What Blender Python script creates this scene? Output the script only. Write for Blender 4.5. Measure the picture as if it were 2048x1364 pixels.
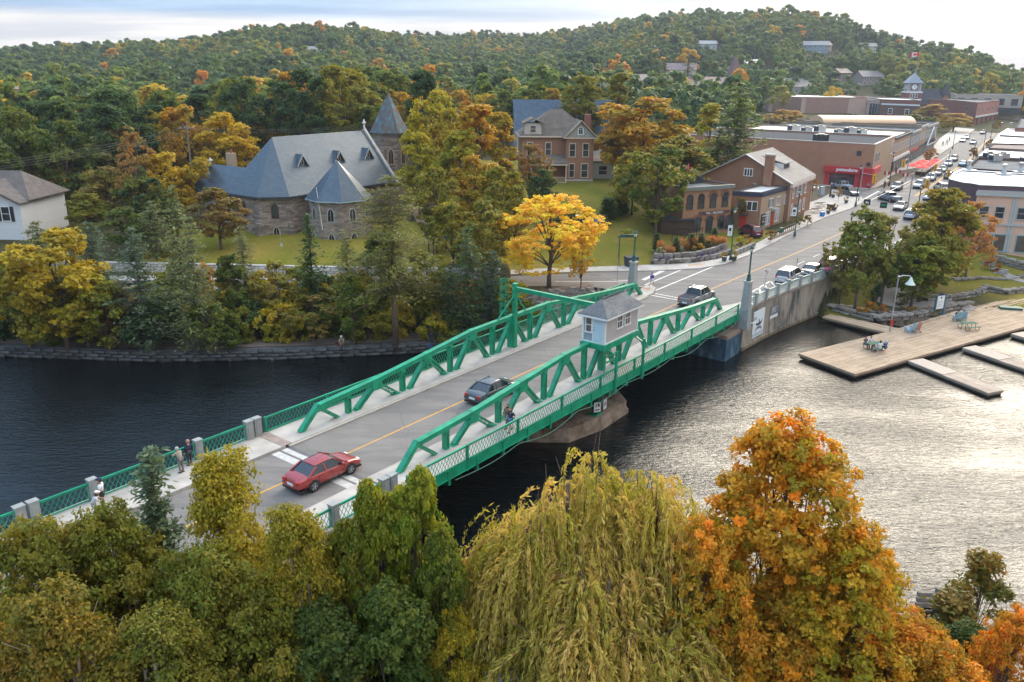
import bpy, math, random
import numpy as np
from mathutils import Vector, Matrix, noise as mnoise
for _o in list(bpy.data.objects): bpy.data.objects.remove(_o)
SC = bpy.context.scene
COL = SC.collection
R = math.radians
# ------------------------------------------------------------------ camera
CAM_F, CAM_PITCH, CAM_ROLL, CAM_Z = 1645.5, 0.3201, 0.0109, 28.15
cam_d = bpy.data.cameras.new("camera")
cam_d.sensor_width = 36.0
cam_d.lens = CAM_F / 2048 * 36.0
cam_d.clip_start = 0.5
cam_d.clip_end = 12000
cam = bpy.data.objects.new("camera", cam_d)
COL.objects.link(cam)
cam.matrix_world = Matrix.Translation((0, 0, CAM_Z)) @ Matrix.Rotation(math.pi / 2 - CAM_PITCH, 4, 'X') @ Matrix.Rotation(CAM_ROLL, 4, 'Z')
SC.camera = cam
# ------------------------------------------------------------------ light
SUN_AZ, SUN_EL = R(27), R(27)          # azimuth clockwise from +Y (view axis), elevation
world = bpy.data.worlds.new("World")
SC.world = world
world.use_nodes = True
nt = world.node_tree; nt.nodes.clear()
def wn(t, **k):
 n = nt.nodes.new(t)
 for a, b in k.items(): setattr(n, a, b)
 return n
out = wn('ShaderNodeOutputWorld'); bg = wn('ShaderNodeBackground'); bg.inputs['Strength'].default_value = 0.1
nt.links.new(bg.outputs[0], out.inputs[0])
sky = wn('ShaderNodeTexSky', sky_type='NISHITA', sun_disc=False, sun_elevation=SUN_EL, sun_rotation=SUN_AZ,
         air_density=1.0, dust_density=1.5, ozone_density=1.5)
geo = wn('ShaderNodeTexCoord')
sep = wn('ShaderNodeSeparateXYZ'); nt.links.new(geo.outputs['Generated'], sep.inputs[0])
def wmath(op, a, b=None, c=None, clamp=False):
 n = wn('ShaderNodeMath', operation=op, use_clamp=clamp)
 for i, x in enumerate((a, b, c)):
  if x is None: continue
  if isinstance(x, (int, float)): n.inputs[i].default_value = x
  else: nt.links.new(x, n.inputs[i])
 return n.outputs[0]
def wmix(f, a, b):
 n = wn('ShaderNodeMix', data_type='RGBA')
 for s, x in ((0, f), (6, a), (7, b)):
  if isinstance(x, (int, float)): n.inputs[s].default_value = x
  elif isinstance(x, tuple): n.inputs[s].default_value = (*x, 1)
  else: nt.links.new(x, n.inputs[s])
 return n.outputs[2]
zc = wmath('MAXIMUM', sep.outputs[2], 0.015)
zc = wmath('ADD', zc, 0.06)
cu = wmath('DIVIDE', sep.outputs[0], zc); cv = wmath('DIVIDE', sep.outputs[1], zc)
comb = wn('ShaderNodeCombineXYZ'); nt.links.new(cu, comb.inputs[0]); nt.links.new(cv, comb.inputs[1])
n1 = wn('ShaderNodeTexNoise'); n1.inputs['Scale'].default_value = 0.55; n1.inputs['Detail'].default_value = 7; n1.inputs['Roughness'].default_value = 0.52
mp = wn('ShaderNodeMapping'); mp.inputs['Location'].default_value = (3.1, 0.4, 0); mp.inputs['Scale'].default_value = (0.55, 1.0, 1)
nt.links.new(comb.outputs[0], mp.inputs[0]); nt.links.new(mp.outputs[0], n1.inputs[0])
sdir = (math.sin(SUN_AZ) * math.cos(SUN_EL), math.cos(SUN_AZ) * math.cos(SUN_EL), math.sin(SUN_EL))
dotn = wn('ShaderNodeVectorMath', operation='DOT_PRODUCT'); nt.links.new(geo.outputs['Generated'], dotn.inputs[0]); dotn.inputs[1].default_value = sdir
near = wmath('MAXIMUM', dotn.outputs['Value'], 0.0)
glow1 = wmath('POWER', near, 7.0); glow2 = wmath('POWER', near, 60.0)
azl = wmath('MULTIPLY_ADD', sep.outputs[0], -1.6, 0.42, clamp=True)
band = wn('ShaderNodeMapRange', interpolation_type='SMOOTHSTEP'); nt.links.new(sep.outputs[2], band.inputs[0])
band.inputs[1].default_value = 0.044; band.inputs[2].default_value = 0.058
nb = wmath('MULTIPLY_ADD', n1.outputs[0], 1.5, -0.25, clamp=True)
thick = wmath('MULTIPLY', band.outputs[0], wmath('ADD', azl, wmath('MULTIPLY', nb, 0.45), clamp=True), clamp=True)
ncl = wn('ShaderNodeMapRange', interpolation_type='SMOOTHSTEP'); nt.links.new(n1.outputs[0], ncl.inputs[0])
ncl.inputs[1].default_value = 0.38; ncl.inputs[2].default_value = 0.62
ccol = wmix(ncl.outputs[0], (6.0, 5.9, 6.1), (8.8, 8.3, 7.7))          # thin bright cloud
gcol = wmix(ncl.outputs[0], (2.2, 3.7, 5.8), (4.0, 5.7, 7.9))       # thick grey-blue cloud
base = wmix(thick, ccol, gcol)
skys = wn('ShaderNodeVectorMath', operation='SCALE'); nt.links.new(sky.outputs[0], skys.inputs[0]); skys.inputs[3].default_value = 1.0
base = wmix(0.95, skys.outputs[0], base)
lift = wn('ShaderNodeVectorMath', operation='SCALE'); nt.links.new(base, lift.inputs[0]); nt.links.new(wmath('MULTIPLY_ADD', wmath('MAXIMUM', sep.outputs[2], 0.0), 1.5, 0.93), lift.inputs[3]); base = lift.outputs[0]   # overcast skies brighten towards the zenith
gl = wmath('ADD', wmath('MULTIPLY', glow1, 3.0), wmath('MULTIPLY', glow2, 4.0))
gadd = wn('ShaderNodeVectorMath', operation='SCALE'); gadd.inputs[0].default_value = (1.0, 0.90, 0.77); nt.links.new(gl, gadd.inputs[3])
gcl = wn('ShaderNodeVectorMath', operation='SCALE'); nt.links.new(gadd.outputs[0], gcl.inputs[0])
nt.links.new(wmath('MULTIPLY_ADD', ncl.outputs[0], 0.7, 0.5), gcl.inputs[3])
tot = wn('ShaderNodeVectorMath', operation='ADD'); nt.links.new(base, tot.inputs[0]); nt.links.new(gcl.outputs[0], tot.inputs[1])
nt.links.new(tot.outputs[0], bg.inputs[0])
world.cycles.sampling_method = 'MANUAL'; world.cycles.sample_map_resolution = 1024
sun_d = bpy.data.lights.new("sun", 'SUN'); sun_d.energy = 3.0; sun_d.angle = R(34); sun_d.color = (1.0, 0.88, 0.70)
sun = bpy.data.objects.new("sun", sun_d); COL.objects.link(sun)
sun.rotation_euler = (math.pi / 2 - SUN_EL, 0, -SUN_AZ + math.pi)
sun.rotation_euler = Vector(sdir).to_track_quat('Z', 'Y').to_euler()
VS = SC.view_settings
VS.view_transform = 'Standard'; VS.look = 'None'; VS.gamma = 1.0; VS.exposure = 0.38; VS.use_curve_mapping = False
SC.cycles.use_adaptive_sampling = True
SC.cycles.adaptive_threshold = 0.03
SC.cycles.use_denoising = True
SC.cycles.max_bounces = 6; SC.cycles.diffuse_bounces = 3; SC.cycles.glossy_bounces = 3
SC.cycles.transmission_bounces = 4; SC.cycles.transparent_max_bounces = 6
SC.cycles.caustics_reflective = False; SC.cycles.caustics_refractive = False
SC.cycles.sample_clamp_indirect = 4.0
# ------------------------------------------------------------------ plan helpers
DECK = 4.3
PHI = 0.9173
BO = (-5.925, 46.756)
BD = (math.cos(PHI), math.sin(PHI)); BN = (-BD[1], BD[0])
def W(s, t):
 return (BO[0] + BD[0] * s + BN[0] * t, BO[1] + BD[1] * s + BN[1] * t)
def toL(x, y):
 x -= BO[0]; y -= BO[1]
 return x * BD[0] + y * BD[1], x * BN[0] + y * BN[1]
def ray(px, py):
 u = px - 1024; v = py - 682
 cr, sr = math.cos(CAM_ROLL), math.sin(CAM_ROLL)
 uu = u * cr + v * sr; vv = -u * sr + v * cr
 c, s = math.cos(CAM_PITCH), math.sin(CAM_PITCH)
 return uu / CAM_F, c - vv / CAM_F * s, -s - vv / CAM_F * c
def G(px, py, z=DECK):
 d = ray(px, py); t = (z - CAM_Z) / d[2]
 return d[0] * t, d[1] * t
def smooth(a, b, x):
 t = np.clip((x - a) / (b - a), 0, 1)
 return t * t * (3 - 2 * t)
# ------------------------------------------------------------------ mesh helpers
class MB:
 def __init__(self): self.v = []; self.f = []; self.m = []
 def add(self, vs, fs, m=0):
  k = len(self.v); self.v += [tuple(p) for p in vs]
  for f in fs: self.f.append([i + k for i in f]); self.m.append(m)
  return self
 def box(self, x0, x1, y0, y1, z0, z1, m=0):
  return self.add([(x0,y0,z0),(x1,y0,z0),(x1,y1,z0),(x0,y1,z0),(x0,y0,z1),(x1,y0,z1),(x1,y1,z1),(x0,y1,z1)],
   [(0,3,2,1),(4,5,6,7),(0,1,5,4),(1,2,6,5),(2,3,7,6),(3,0,4,7)], m)
 def frus(self, c, hx, hy, z0, z1, tx, ty, m=0):
  x, y = c
  return self.add([(x-hx,y-hy,z0),(x+hx,y-hy,z0),(x+hx,y+hy,z0),(x-hx,y+hy,z0),(x-tx,y-ty,z1),(x+tx,y-ty,z1),(x+tx,y+ty,z1),(x-tx,y+ty,z1)],
   [(0,3,2,1),(4,5,6,7),(0,1,5,4),(1,2,6,5),(2,3,7,6),(3,0,4,7)], m)
 def beam(self, p, q, w, h, up=(0,0,1), m=0):
  p = Vector(p); q = Vector(q); d = (q - p).normalized(); s = d.cross(Vector(up))
  if s.length < 1e-4: s = d.cross(Vector((1,0,0)))
  s.normalize(); u = s.cross(d).normalized(); s = s * (w / 2); u = u * (h / 2)
  vs = [p-s-u, p+s-u, p+s+u, p-s+u, q-s-u, q+s-u, q+s+u, q-s+u]
  return self.add(vs, [(3,2,1,0),(4,5,6,7),(0,1,5,4),(1,2,6,5),(2,3,7,6),(3,0,4,7)], m)
 def tube(self, p, q, r0, r1=None, n=8, m=0, caps=True):
  r1 = r0 if r1 is None else r1
  p = Vector(p); q = Vector(q); d = (q - p).normalized(); a = d.orthogonal().normalized(); b = d.cross(a)
  vs = []
  for c, r in ((p, r0), (q, r1)):
   for i in range(n):
    t = 2 * math.pi * i / n; vs.append(c + a * (r * math.cos(t)) + b * (r * math.sin(t)))
  fs = [(i, (i+1) % n, n + (i+1) % n, n + i) for i in range(n)]
  if caps: fs += [tuple(range(n-1, -1, -1)), tuple(range(n, 2*n))]
  return self.add(vs, fs, m)
 def path(self, pts, rs, n=6, m=0):
  for i in range(len(pts)-1): self.tube(pts[i], pts[i+1], rs[i], rs[i+1], n, m, caps=(i == len(pts)-2 or i == 0))
  return self
 def prism(self, poly, z0, z1, m=0, m2=None):
  n = len(poly); k = [(x, y, z0) for x, y in poly] + [(x, y, z1) for x, y in poly]
  a = sum(poly[i][0]*poly[(i+1)%n][1]-poly[(i+1)%n][0]*poly[i][1] for i in range(n))
  if a < 0: poly = poly[::-1]; k = [(x, y, z0) for x, y in poly] + [(x, y, z1) for x, y in poly]
  self.add(k, [tuple(range(n-1,-1,-1))] + [(i,(i+1)%n,n+(i+1)%n,n+i) for i in range(n)], m)
  kk = len(self.v) - n
  self.f.append(list(range(kk, kk+n))); self.m.append(m if m2 is None else m2)
  return self
 def extr(self, prof, o, du, dv, dn, m=0):
  o = Vector(o); du = Vector(du); dv = Vector(dv); dn = Vector(dn); n = len(prof)
  a = sum(prof[i][0]*prof[(i+1)%n][1]-prof[(i+1)%n][0]*prof[i][1] for i in range(n))
  if (a < 0) != (du.cross(dv).dot(dn) < 0): prof = prof[::-1]
  vs = [o + du*u + dv*v for u, v in prof]; vs += [p + dn for p in vs]
  return self.add(vs, [tuple(range(n-1,-1,-1)), tuple(range(n,2*n))] + [(i,(i+1)%n,n+(i+1)%n,n+i) for i in range(n)], m)
 def poly(self, pts, m=0): return self.add(pts, [tuple(range(len(pts)))], m)
 def lathe(self, prof, c=(0,0,0), n=12, m=0):
  vs = []; x, y, z = c
  for r, h in prof:
   for i in range(n):
    t = 2*math.pi*i/n; vs.append((x+r*math.cos(t), y+r*math.sin(t), z+h))
  fs = []
  for j in range(len(prof)-1):
   for i in range(n): fs.append((j*n+i, j*n+(i+1)%n, (j+1)*n+(i+1)%n, (j+1)*n+i))
  fs.append(tuple(range(n-1,-1,-1))); fs.append(tuple(range((len(prof)-1)*n, len(prof)*n)))
  return self.add(vs, fs, m)
 def mesh(self, name, mats, smooth=False):
  me = bpy.data.meshes.new(name); me.from_pydata([tuple(p) for p in self.v], [], self.f)
  if not isinstance(mats, (list, tuple)): mats = [mats]
  for x in mats: me.materials.append(x)
  if any(self.m): me.polygons.foreach_set('material_index', self.m)
  if smooth: me.polygons.foreach_set('use_smooth', [True]*len(self.f))
  me.update(); return me
 def build(self, name, mats, parent=None, smooth=False, loc=None, rz=0):
  return link(name, self.mesh(name, mats, smooth), parent, loc, rz)
def link(name, me, parent=None, loc=None, rz=0, M=None, color=None):
 o = bpy.data.objects.new(name, me); COL.objects.link(o)
 if parent is not None: o.parent = parent
 if M is not None: o.matrix_local = M
 else:
  if loc is not None: o.location = loc
  if rz: o.rotation_euler = (0, 0, rz)
 if color is not None: o.color = (*color[:3], 1)
 return o
def tag(o, label=None, cat=None, group=None, kind=None):
 if label: o['label'] = label
 if cat: o['category'] = cat
 if group: o['group'] = group
 if kind: o['kind'] = kind
 return o
def thing(name, label, cat, loc=(0,0,0), rz=0, group=None):
 o = bpy.data.objects.new(name, None); COL.objects.link(o); o.location = loc; o.rotation_euler = (0,0,rz)
 o.empty_display_size = 0.3
 return tag(o, label, cat, group)
KIDS = {}
def copy_tree(o, parent=None):
 c = o.copy(); COL.objects.link(c)
 if parent is not None: c.parent = parent
 for ch in o.children: copy_tree(ch, c)
 return c
def dup(proto, label, loc, rz=0, scale=None, group=None, color=None):
 c = copy_tree(proto); c['label'] = label; c.location = loc; c.rotation_euler = (0, 0, rz)
 if scale is not None: c.scale = (scale,)*3 if isinstance(scale, (int, float)) else scale
 if group: c['group'] = group
 elif 'group' in c and group == '': del c['group']
 if color is not None: c.color = (*color, 1)
 return c
# ------------------------------------------------------------------ materials
def newmat(name):
 m = bpy.data.materials.new(name); m.use_nodes = True; m.node_tree.nodes.clear()
 return m, m.node_tree
class NT:
 def __init__(s, name): s.m, s.t = newmat(name)
 def n(s, t, inp=None, **k):
  n = s.t.nodes.new(t)
  for a, b in k.items(): setattr(n, a, b)
  for a, b in (inp or {}).items(): s.set(n, a, b)
  return n
 def set(s, n, a, b):
  i = n.inputs[a]
  if isinstance(b, bpy.types.NodeSocket): s.t.links.new(b, i)
  elif isinstance(b, bpy.types.Node): s.t.links.new(b.outputs[0], i)
  elif isinstance(b, (tuple, list)) and i.type == 'RGBA' and len(b) == 3: i.default_value = (*b, 1)
  else: i.default_value = b
 def mix(s, f, a, b, blend='MIX'):
  n = s.n('ShaderNodeMix', data_type='RGBA', blend_type=blend)
  s.set(n, 0, f); s.set(n, 6, a); s.set(n, 7, b); return n.outputs[2]
 def math(s, op, a, b=0.0, c=0.0, clamp=False):
  n = s.n('ShaderNodeMath', operation=op, use_clamp=clamp); s.set(n, 0, a); s.set(n, 1, b); s.set(n, 2, c); return n.outputs[0]
 def ramp(s, f, stops, interp='LINEAR'):
  n = s.n('ShaderNodeValToRGB'); cr = n.color_ramp; cr.interpolation = interp
  while len(cr.elements) < len(stops): cr.elements.new(0.5)
  for e, (p, c) in zip(cr.elements, stops): e.position = p; e.color = (*c, 1) if len(c) == 3 else c
  s.set(n, 0, f); return n.outputs[0]
 def coord(s, kind='Object', scale=(1,1,1), rot=(0,0,0)):
  c = s.n('ShaderNodeTexCoord')
  if kind == 'World':
   src = s.n('ShaderNodeNewGeometry').outputs['Position']
  else: src = c.outputs[kind]
  mp = s.n('ShaderNodeMapping', {0: src, 'Scale': scale, 'Rotation': rot}); return mp.outputs[0]
 def noise(s, co, scale, detail=4, rough=0.55, dist=0.0):
  n = s.n('ShaderNodeTexNoise', {'Scale': scale, 'Detail': detail, 'Roughness': rough, 'Distortion': dist})
  if co is not None: s.set(n, 0, co)
  return n.outputs[0]
 def bump(s, h, strength=0.3, dist=0.02, normal=None):
  n = s.n('ShaderNodeBump', {'Strength': strength, 'Distance': dist}); s.set(n, 'Height', h)
  if normal is not None: s.set(n, 'Normal', normal)
  return n.outputs[0]
 def bsdf(s, color, rough=0.7, metal=0.0, normal=None, spec=0.5, **k):
  b = s.n('ShaderNodeBsdfPrincipled'); s.set(b, 'Base Color', color); s.set(b, 'Roughness', rough); s.set(b, 'Metallic', metal)
  s.set(b, 'Specular IOR Level', spec)
  if normal is not None: s.set(b, 'Normal', normal)
  for a, c in k.items(): s.set(b, a.replace('_', ' '), c)
  return s.out(b)
 def out(s, b):
  o = s.n('ShaderNodeOutputMaterial'); s.t.links.new(b.outputs[0], o.inputs[0]); return s.m
_mc = {}
def plain(name, col, rough=0.6, var=0.12, scale=3.0, metal=0.0, spec=0.5, bump=0.0, fine=40.0):
 if name in _mc: return _mc[name]
 s = NT(name); co = s.coord('Object')
 a = s.noise(co, scale, 5); b = s.noise(co, fine, 2)
 f = s.math('ADD', s.math('MULTIPLY', a, 0.7), s.math('MULTIPLY', b, 0.3))
 lo = tuple(c*(1-var*1.6) for c in col); hi = tuple(min(1, c*(1+var*1.6)) for c in col)
 c = s.ramp(f, [(0.3, lo), (0.7, hi)])
 r = s.math('MULTIPLY_ADD', a, 0.3, rough-0.15, clamp=True)
 m = s.bsdf(c, r, metal, s.bump(b, bump, 0.02) if bump else None, spec)
 _mc[name] = m; return m
def objcol(name, rough=0.5, metal=0.0, coat=0.0, var=0.06, spec=0.5):
 if name in _mc: return _mc[name]
 s = NT(name); oi = s.n('ShaderNodeObjectInfo'); a = s.noise(s.coord('Object'), 2.5, 4)
 c = s.mix(s.math('MULTIPLY', a, var*2), oi.outputs['Color'], (0.18, 0.16, 0.13))
 b = {}
 m = s.bsdf(c, s.math('MULTIPLY_ADD', a, 0.15, rough-0.07), metal, None, spec, Coat_Weight=coat)
 _mc[name] = m; return m
def brickmat(name, c1, c2, mortar, bw=0.22, bh=0.075, ms=0.012, rough=0.85, stain=0.25, axis='auto', offset=0.5, bump=0.6, sq=1.0):
 """brick / block courses laid on vertical faces in object space"""
 if name in _mc: return _mc[name]
 s = NT(name); tc = s.n('ShaderNodeTexCoord'); sp = s.n('ShaderNodeSeparateXYZ', {0: tc.outputs['Object']})
 nm = s.n('ShaderNodeSeparateXYZ', {0: tc.outputs['Normal']})
 fx = s.math('GREATER_THAN', s.math('ABSOLUTE', nm.outputs[0]), s.math('ABSOLUTE', nm.outputs[1]))
 h = s.n('ShaderNodeMix', data_type='FLOAT'); s.set(h, 0, fx); s.set(h, 2, sp.outputs[0]); s.set(h, 3, sp.outputs[1])
 cm = s.n('ShaderNodeCombineXYZ'); s.set(cm, 0, h.outputs[0]); s.set(cm, 1, sp.outputs[2])
 br = s.n('ShaderNodeTexBrick', {'Vector': cm.outputs[0], 'Color1': c1, 'Color2': c2, 'Mortar': mortar, 'Scale': 1.0, 'Mortar Size': ms,
  'Brick Width': bw, 'Row Height': bh, 'Bias': 0.0, 'Mortar Smooth': 0.3})
 br.offset = offset
 a = s.noise(s.coord('Object'), 0.5, 6, 0.6); b = s.noise(s.coord('Object'), 14, 3)
 c = s.mix(s.ramp(a, [(0.35, (0,0,0)), (0.75, (stain,)*3)]), br.outputs[0], tuple(x*0.45 for x in c1))
 c = s.mix(0.22, c, s.ramp(b, [(0.3, tuple(x*0.6 for x in c1)), (0.7, tuple(min(1, x*1.5) for x in c2))]))
 m = s.bsdf(c, rough, 0, s.bump(br.outputs['Fac'], -bump, 0.02) if bump else None, 0.3)
 _mc[name] = m; return m
def make_leaf(name, far=False):
 s = NT(name)
 if far:
  tone = s.n('ShaderNodeAttribute', attribute_type='INSTANCER', attribute_name='tone').outputs['Fac']
  A = s.ramp(tone, [(0.0, (0.030,0.085,0.050)), (0.3, (0.060,0.140,0.045)), (0.55, (0.13,0.20,0.035)), (0.75, (0.27,0.26,0.03)), (0.88, (0.50,0.35,0.025)), (1.0, (0.50,0.21,0.025))])
  B = s.mix(0.35, A, (0.30,0.27,0.04))
 else:
  oi = s.n('ShaderNodeObjectInfo'); A = oi.outputs['Color']
  B = s.n('ShaderNodeAttribute', attribute_type='OBJECT', attribute_name='accent').outputs['Color']
 t = s.n('ShaderNodeAttribute', attribute_type='GEOMETRY', attribute_name='tint').outputs['Fac']
 v = s.n('ShaderNodeAttribute', attribute_type='GEOMETRY', attribute_name='vary').outputs['Fac']
 c = s.mix(t, A, B)
 c = s.mix(1.0, c, s.ramp(v, [(0, (0.98,0.95,0.85)), (1, (1.62,1.52,1.2))]), 'MULTIPLY')
 d = s.n('ShaderNodeBsdfPrincipled', {'Base Color': c, 'Roughness': 0.55, 'Specular IOR Level': 0.25})
 tr = s.n('ShaderNodeBsdfTranslucent'); s.set(tr, 0, s.mix(1.0, c, (1.25,1.15,0.6), 'MULTIPLY'))
 mx = s.n('ShaderNodeMixShader'); s.set(mx, 0, 0.42); s.t.links.new(d.outputs[0], mx.inputs[1]); s.t.links.new(tr.outputs[0], mx.inputs[2])
 return s.out(mx)
LEAF = make_leaf('leaf'); LEAF_FAR = make_leaf('leaf_far', True)
BARK = plain('bark_brown', (0.12,0.085,0.06), 0.9, 0.35, 6, bump=0.6)
BARK_GREY = plain('bark_grey', (0.22,0.19,0.16), 0.9, 0.3, 5, bump=0.5)
BARK_BIRCH = plain('bark_birch', (0.48,0.40,0.33), 0.8, 0.35, 4, bump=0.4)
GREEN = plain('bridge_green_paint', (0.004,0.285,0.145), 0.42, 0.26, 1.2, spec=0.5, bump=0.08)
GREEN_DARK = plain('dark_green_paint', (0.012,0.085,0.075), 0.4, 0.15)
CONC = plain('concrete_light', (0.44,0.41,0.37), 0.85, 0.16, 1.1, bump=0.2)
WALKC = plain('sidewalk_concrete', (0.43,0.39,0.345), 0.85, 0.18, 0.7, bump=0.15)
KERB = plain('kerb_concrete', (0.42,0.375,0.32), 0.85, 0.14, 1.5, bump=0.2)
PILLAR = plain('pillar_concrete', (0.30,0.315,0.30), 0.85, 0.15, 1.5, bump=0.2)
WHITE = plain('white_paint', (0.78,0.78,0.76), 0.45, 0.05)
GREYW = plain('grey_trim', (0.42,0.42,0.41), 0.6, 0.08)
BLACK = plain('black_metal', (0.02,0.02,0.022), 0.4, 0.2)
DARKROOF = plain('dark_roofing', (0.06,0.065,0.075), 0.95, 0.25, 1.0, spec=.1)
GREYROOF = plain('grey_flat_roof', (0.19,0.19,0.185), 0.95, 0.3, 0.4, spec=.15)
WHITEROOF = plain('white_roof_membrane', (0.74,0.73,0.71), 0.6, 0.07, 0.3)
GALV = plain('galvanised_steel', (0.42,0.43,0.43), 0.4, 0.12, 2.0, metal=0.6)
SHINGLE_G = brickmat('grey_asphalt_shingle', (0.13,0.125,0.12), (0.22,0.21,0.20), (0.08,0.08,0.08), 0.3, 0.14, 0.008, 0.95, 0.15, bump=0.5)
def glassmat():
 s = NT('window_glass'); a = s.noise(s.coord('World'), 0.35, 3)
 c = s.ramp(a, [(0.35, (0.012,0.015,0.02)), (0.7, (0.07,0.08,0.085))])
 return s.bsdf(c, 0.08, 0.0, None, 0.8)
GLASS = glassmat()
PAINT = objcol('coloured_paint', 0.5)
CLOTH = objcol('coloured_cloth', 0.9, spec=0.1)
CARPAINT = objcol('car_paint', 0.28, metal=0.25, coat=1.0, var=0.03)
CARGLASS = NT('car_glass').bsdf((0.015,0.018,0.022), 0.04, 0.0, None, 1.0)
TYRE = plain('tyre_rubber', (0.02,0.02,0.02), 0.85, 0.1)
RIM = plain('alloy_rim', (0.5,0.5,0.52), 0.3, 0.05, metal=0.7)
TAIL = NT('tail_lamp_red').bsdf((0.45,0.02,0.01), 0.2)
HEAD = NT('headlamp_clear').bsdf((0.75,0.75,0.72), 0.12)
PLATE = NT('number_plate').bsdf((0.7,0.72,0.75), 0.4)
def woodmat(name, c1, c2, rough=0.8):
 s = NT(name); g = s.noise(s.coord('Object', (0.5, 9, 9)), 3.0, 5, 0.6); b = s.noise(s.coord('Object'), 0.6, 4)
 r = s.n('ShaderNodeAttribute', attribute_type='GEOMETRY', attribute_name='vary').outputs['Fac']
 c = s.mix(s.ramp(g, [(0.3,(0,0,0)),(0.7,(1,1,1))]), c1, c2)
 c = s.mix(1.0, c, s.ramp(s.math('ADD', s.math('MULTIPLY', b, 0.8), s.math('MULTIPLY', r, 0.4)), [(0.25,(0.7,0.68,0.66)),(0.9,(1.25,1.25,1.25))]), 'MULTIPLY')
 return s.bsdf(c, rough, 0, s.bump(g, 0.3, 0.01), 0.2)
DOCKWOOD = woodmat('dock_wood', (0.40,0.28,0.18), (0.58,0.43,0.30))
DOCKWOOD2 = woodmat('floating_dock_wood', (0.38,0.29,0.22), (0.55,0.44,0.34))
DARKWOOD = woodmat('dark_wood', (0.07,0.05,0.04), (0.14,0.10,0.07))
def asphaltmat():
 s = NT('asphalt'); co = s.coord('World'); a = s.noise(co, 0.35, 5, 0.6); b = s.noise(co, 30, 2); st = s.noise(s.coord('World', (0.35, 1.9, 1), (0,0,-PHI)), 0.6, 4)
 c = s.ramp(a, [(0.3, (0.19,0.168,0.15)), (0.7, (0.255,0.225,0.20))])
 c = s.mix(s.ramp(st, [(0.42,(0,0,0)),(0.66,(0.75,)*3)]), c, (0.13,0.12,0.11))
 c = s.mix(0.25, c, s.ramp(b, [(0.3,(0.10,0.10,0.10)),(0.7,(0.27,0.26,0.25))]))
 v = s.n('ShaderNodeTexVoronoi', {'Scale': 0.22, 'Vector': s.n('ShaderNodeVectorMath', {0: co, 1: s.n('ShaderNodeTexNoise', {0: co, 'Scale': 0.5}).outputs[1]}, operation='ADD')}, feature='DISTANCE_TO_EDGE')
 cr = s.ramp(v.outputs[0], [(0.0,(0.8,)*3),(0.006,(0,0,0))])
 c = s.mix(s.math('MULTIPLY', cr, 0.55), c, (0.05,0.05,0.05))
 return s.bsdf(c, 0.85, 0, s.bump(b, 0.25, 0.01), 0.3)
ASPH = asphaltmat()
def linemat(name, col):
 s = NT(name); a = s.noise(s.coord('World'), 5.0, 5, 0.7)
 c = s.mix(s.ramp(a, [(0.52,(0,0,0)),(0.68,(0.75,)*3)]), col, (0.17,0.16,0.15))
 return s.bsdf(c, 0.7, 0, None, 0.3)
LINE_W = linemat('white_road_paint', (0.68,0.66,0.62)); LINE_Y = linemat('yellow_road_paint', (0.70,0.34,0.04))
def stonemat(name, c1, c2, c3, scale=1.0):
 s = NT(name); co = s.coord('Object'); a = s.noise(co, 1.3*scale, 6, 0.65); b = s.noise(co, 9*scale, 4, 0.7); oi = s.n('ShaderNodeObjectInfo').outputs['Random']
 c = s.ramp(a, [(0.3, c1), (0.5, c2), (0.7, c3)])
 c = s.mix(1.0, c, s.ramp(oi, [(0,(0.72,0.7,0.68)),(1,(1.3,1.28,1.25))]), 'MULTIPLY')
 return s.bsdf(c, 0.9, 0, s.bump(b, 0.7, 0.05), 0.3)
BOULDER = stonemat('grey_boulder', (0.13,0.12,0.11), (0.24,0.22,0.20), (0.36,0.33,0.29))
DARKSTONE = stonemat('wet_dark_stone', (0.045,0.05,0.055), (0.09,0.095,0.10), (0.17,0.17,0.165))
LBLOCK = stonemat('pale_wall_block', (0.42,0.41,0.39), (0.52,0.50,0.48), (0.62,0.60,0.57))
def canalwall():
 s = NT('stained_concrete'); co = s.coord('Object'); a = s.noise(s.coord('Object', (0.8,0.8,0.35)), 0.55, 7, 0.68, 0.6); b = s.noise(co, 6, 5, 0.7)
 d = s.noise(s.coord('Object', (2.2,2.2,0.25)), 1.0, 5, 0.6)
 c = s.ramp(s.math('ADD', s.math('MULTIPLY', a, 0.62), s.math('MULTIPLY', d, 0.38)), [(0.38,(0.07,0.07,0.07)),(0.46,(0.17,0.16,0.145)),(0.52,(0.32,0.27,0.21)),(0.66,(0.46,0.40,0.33))])
 z = s.n('ShaderNodeSeparateXYZ', {0: s.n('ShaderNodeNewGeometry').outputs['Position']}).outputs[2]
 c = s.mix(s.ramp(z, [(0.0,(0.85,)*3),(0.55,(0,0,0))]), c, (0.13,0.085,0.03))
 return s.bsdf(c, 0.85, 0, s.bump(b, 0.35, 0.03), 0.3)
CANALW = canalwall()
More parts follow.
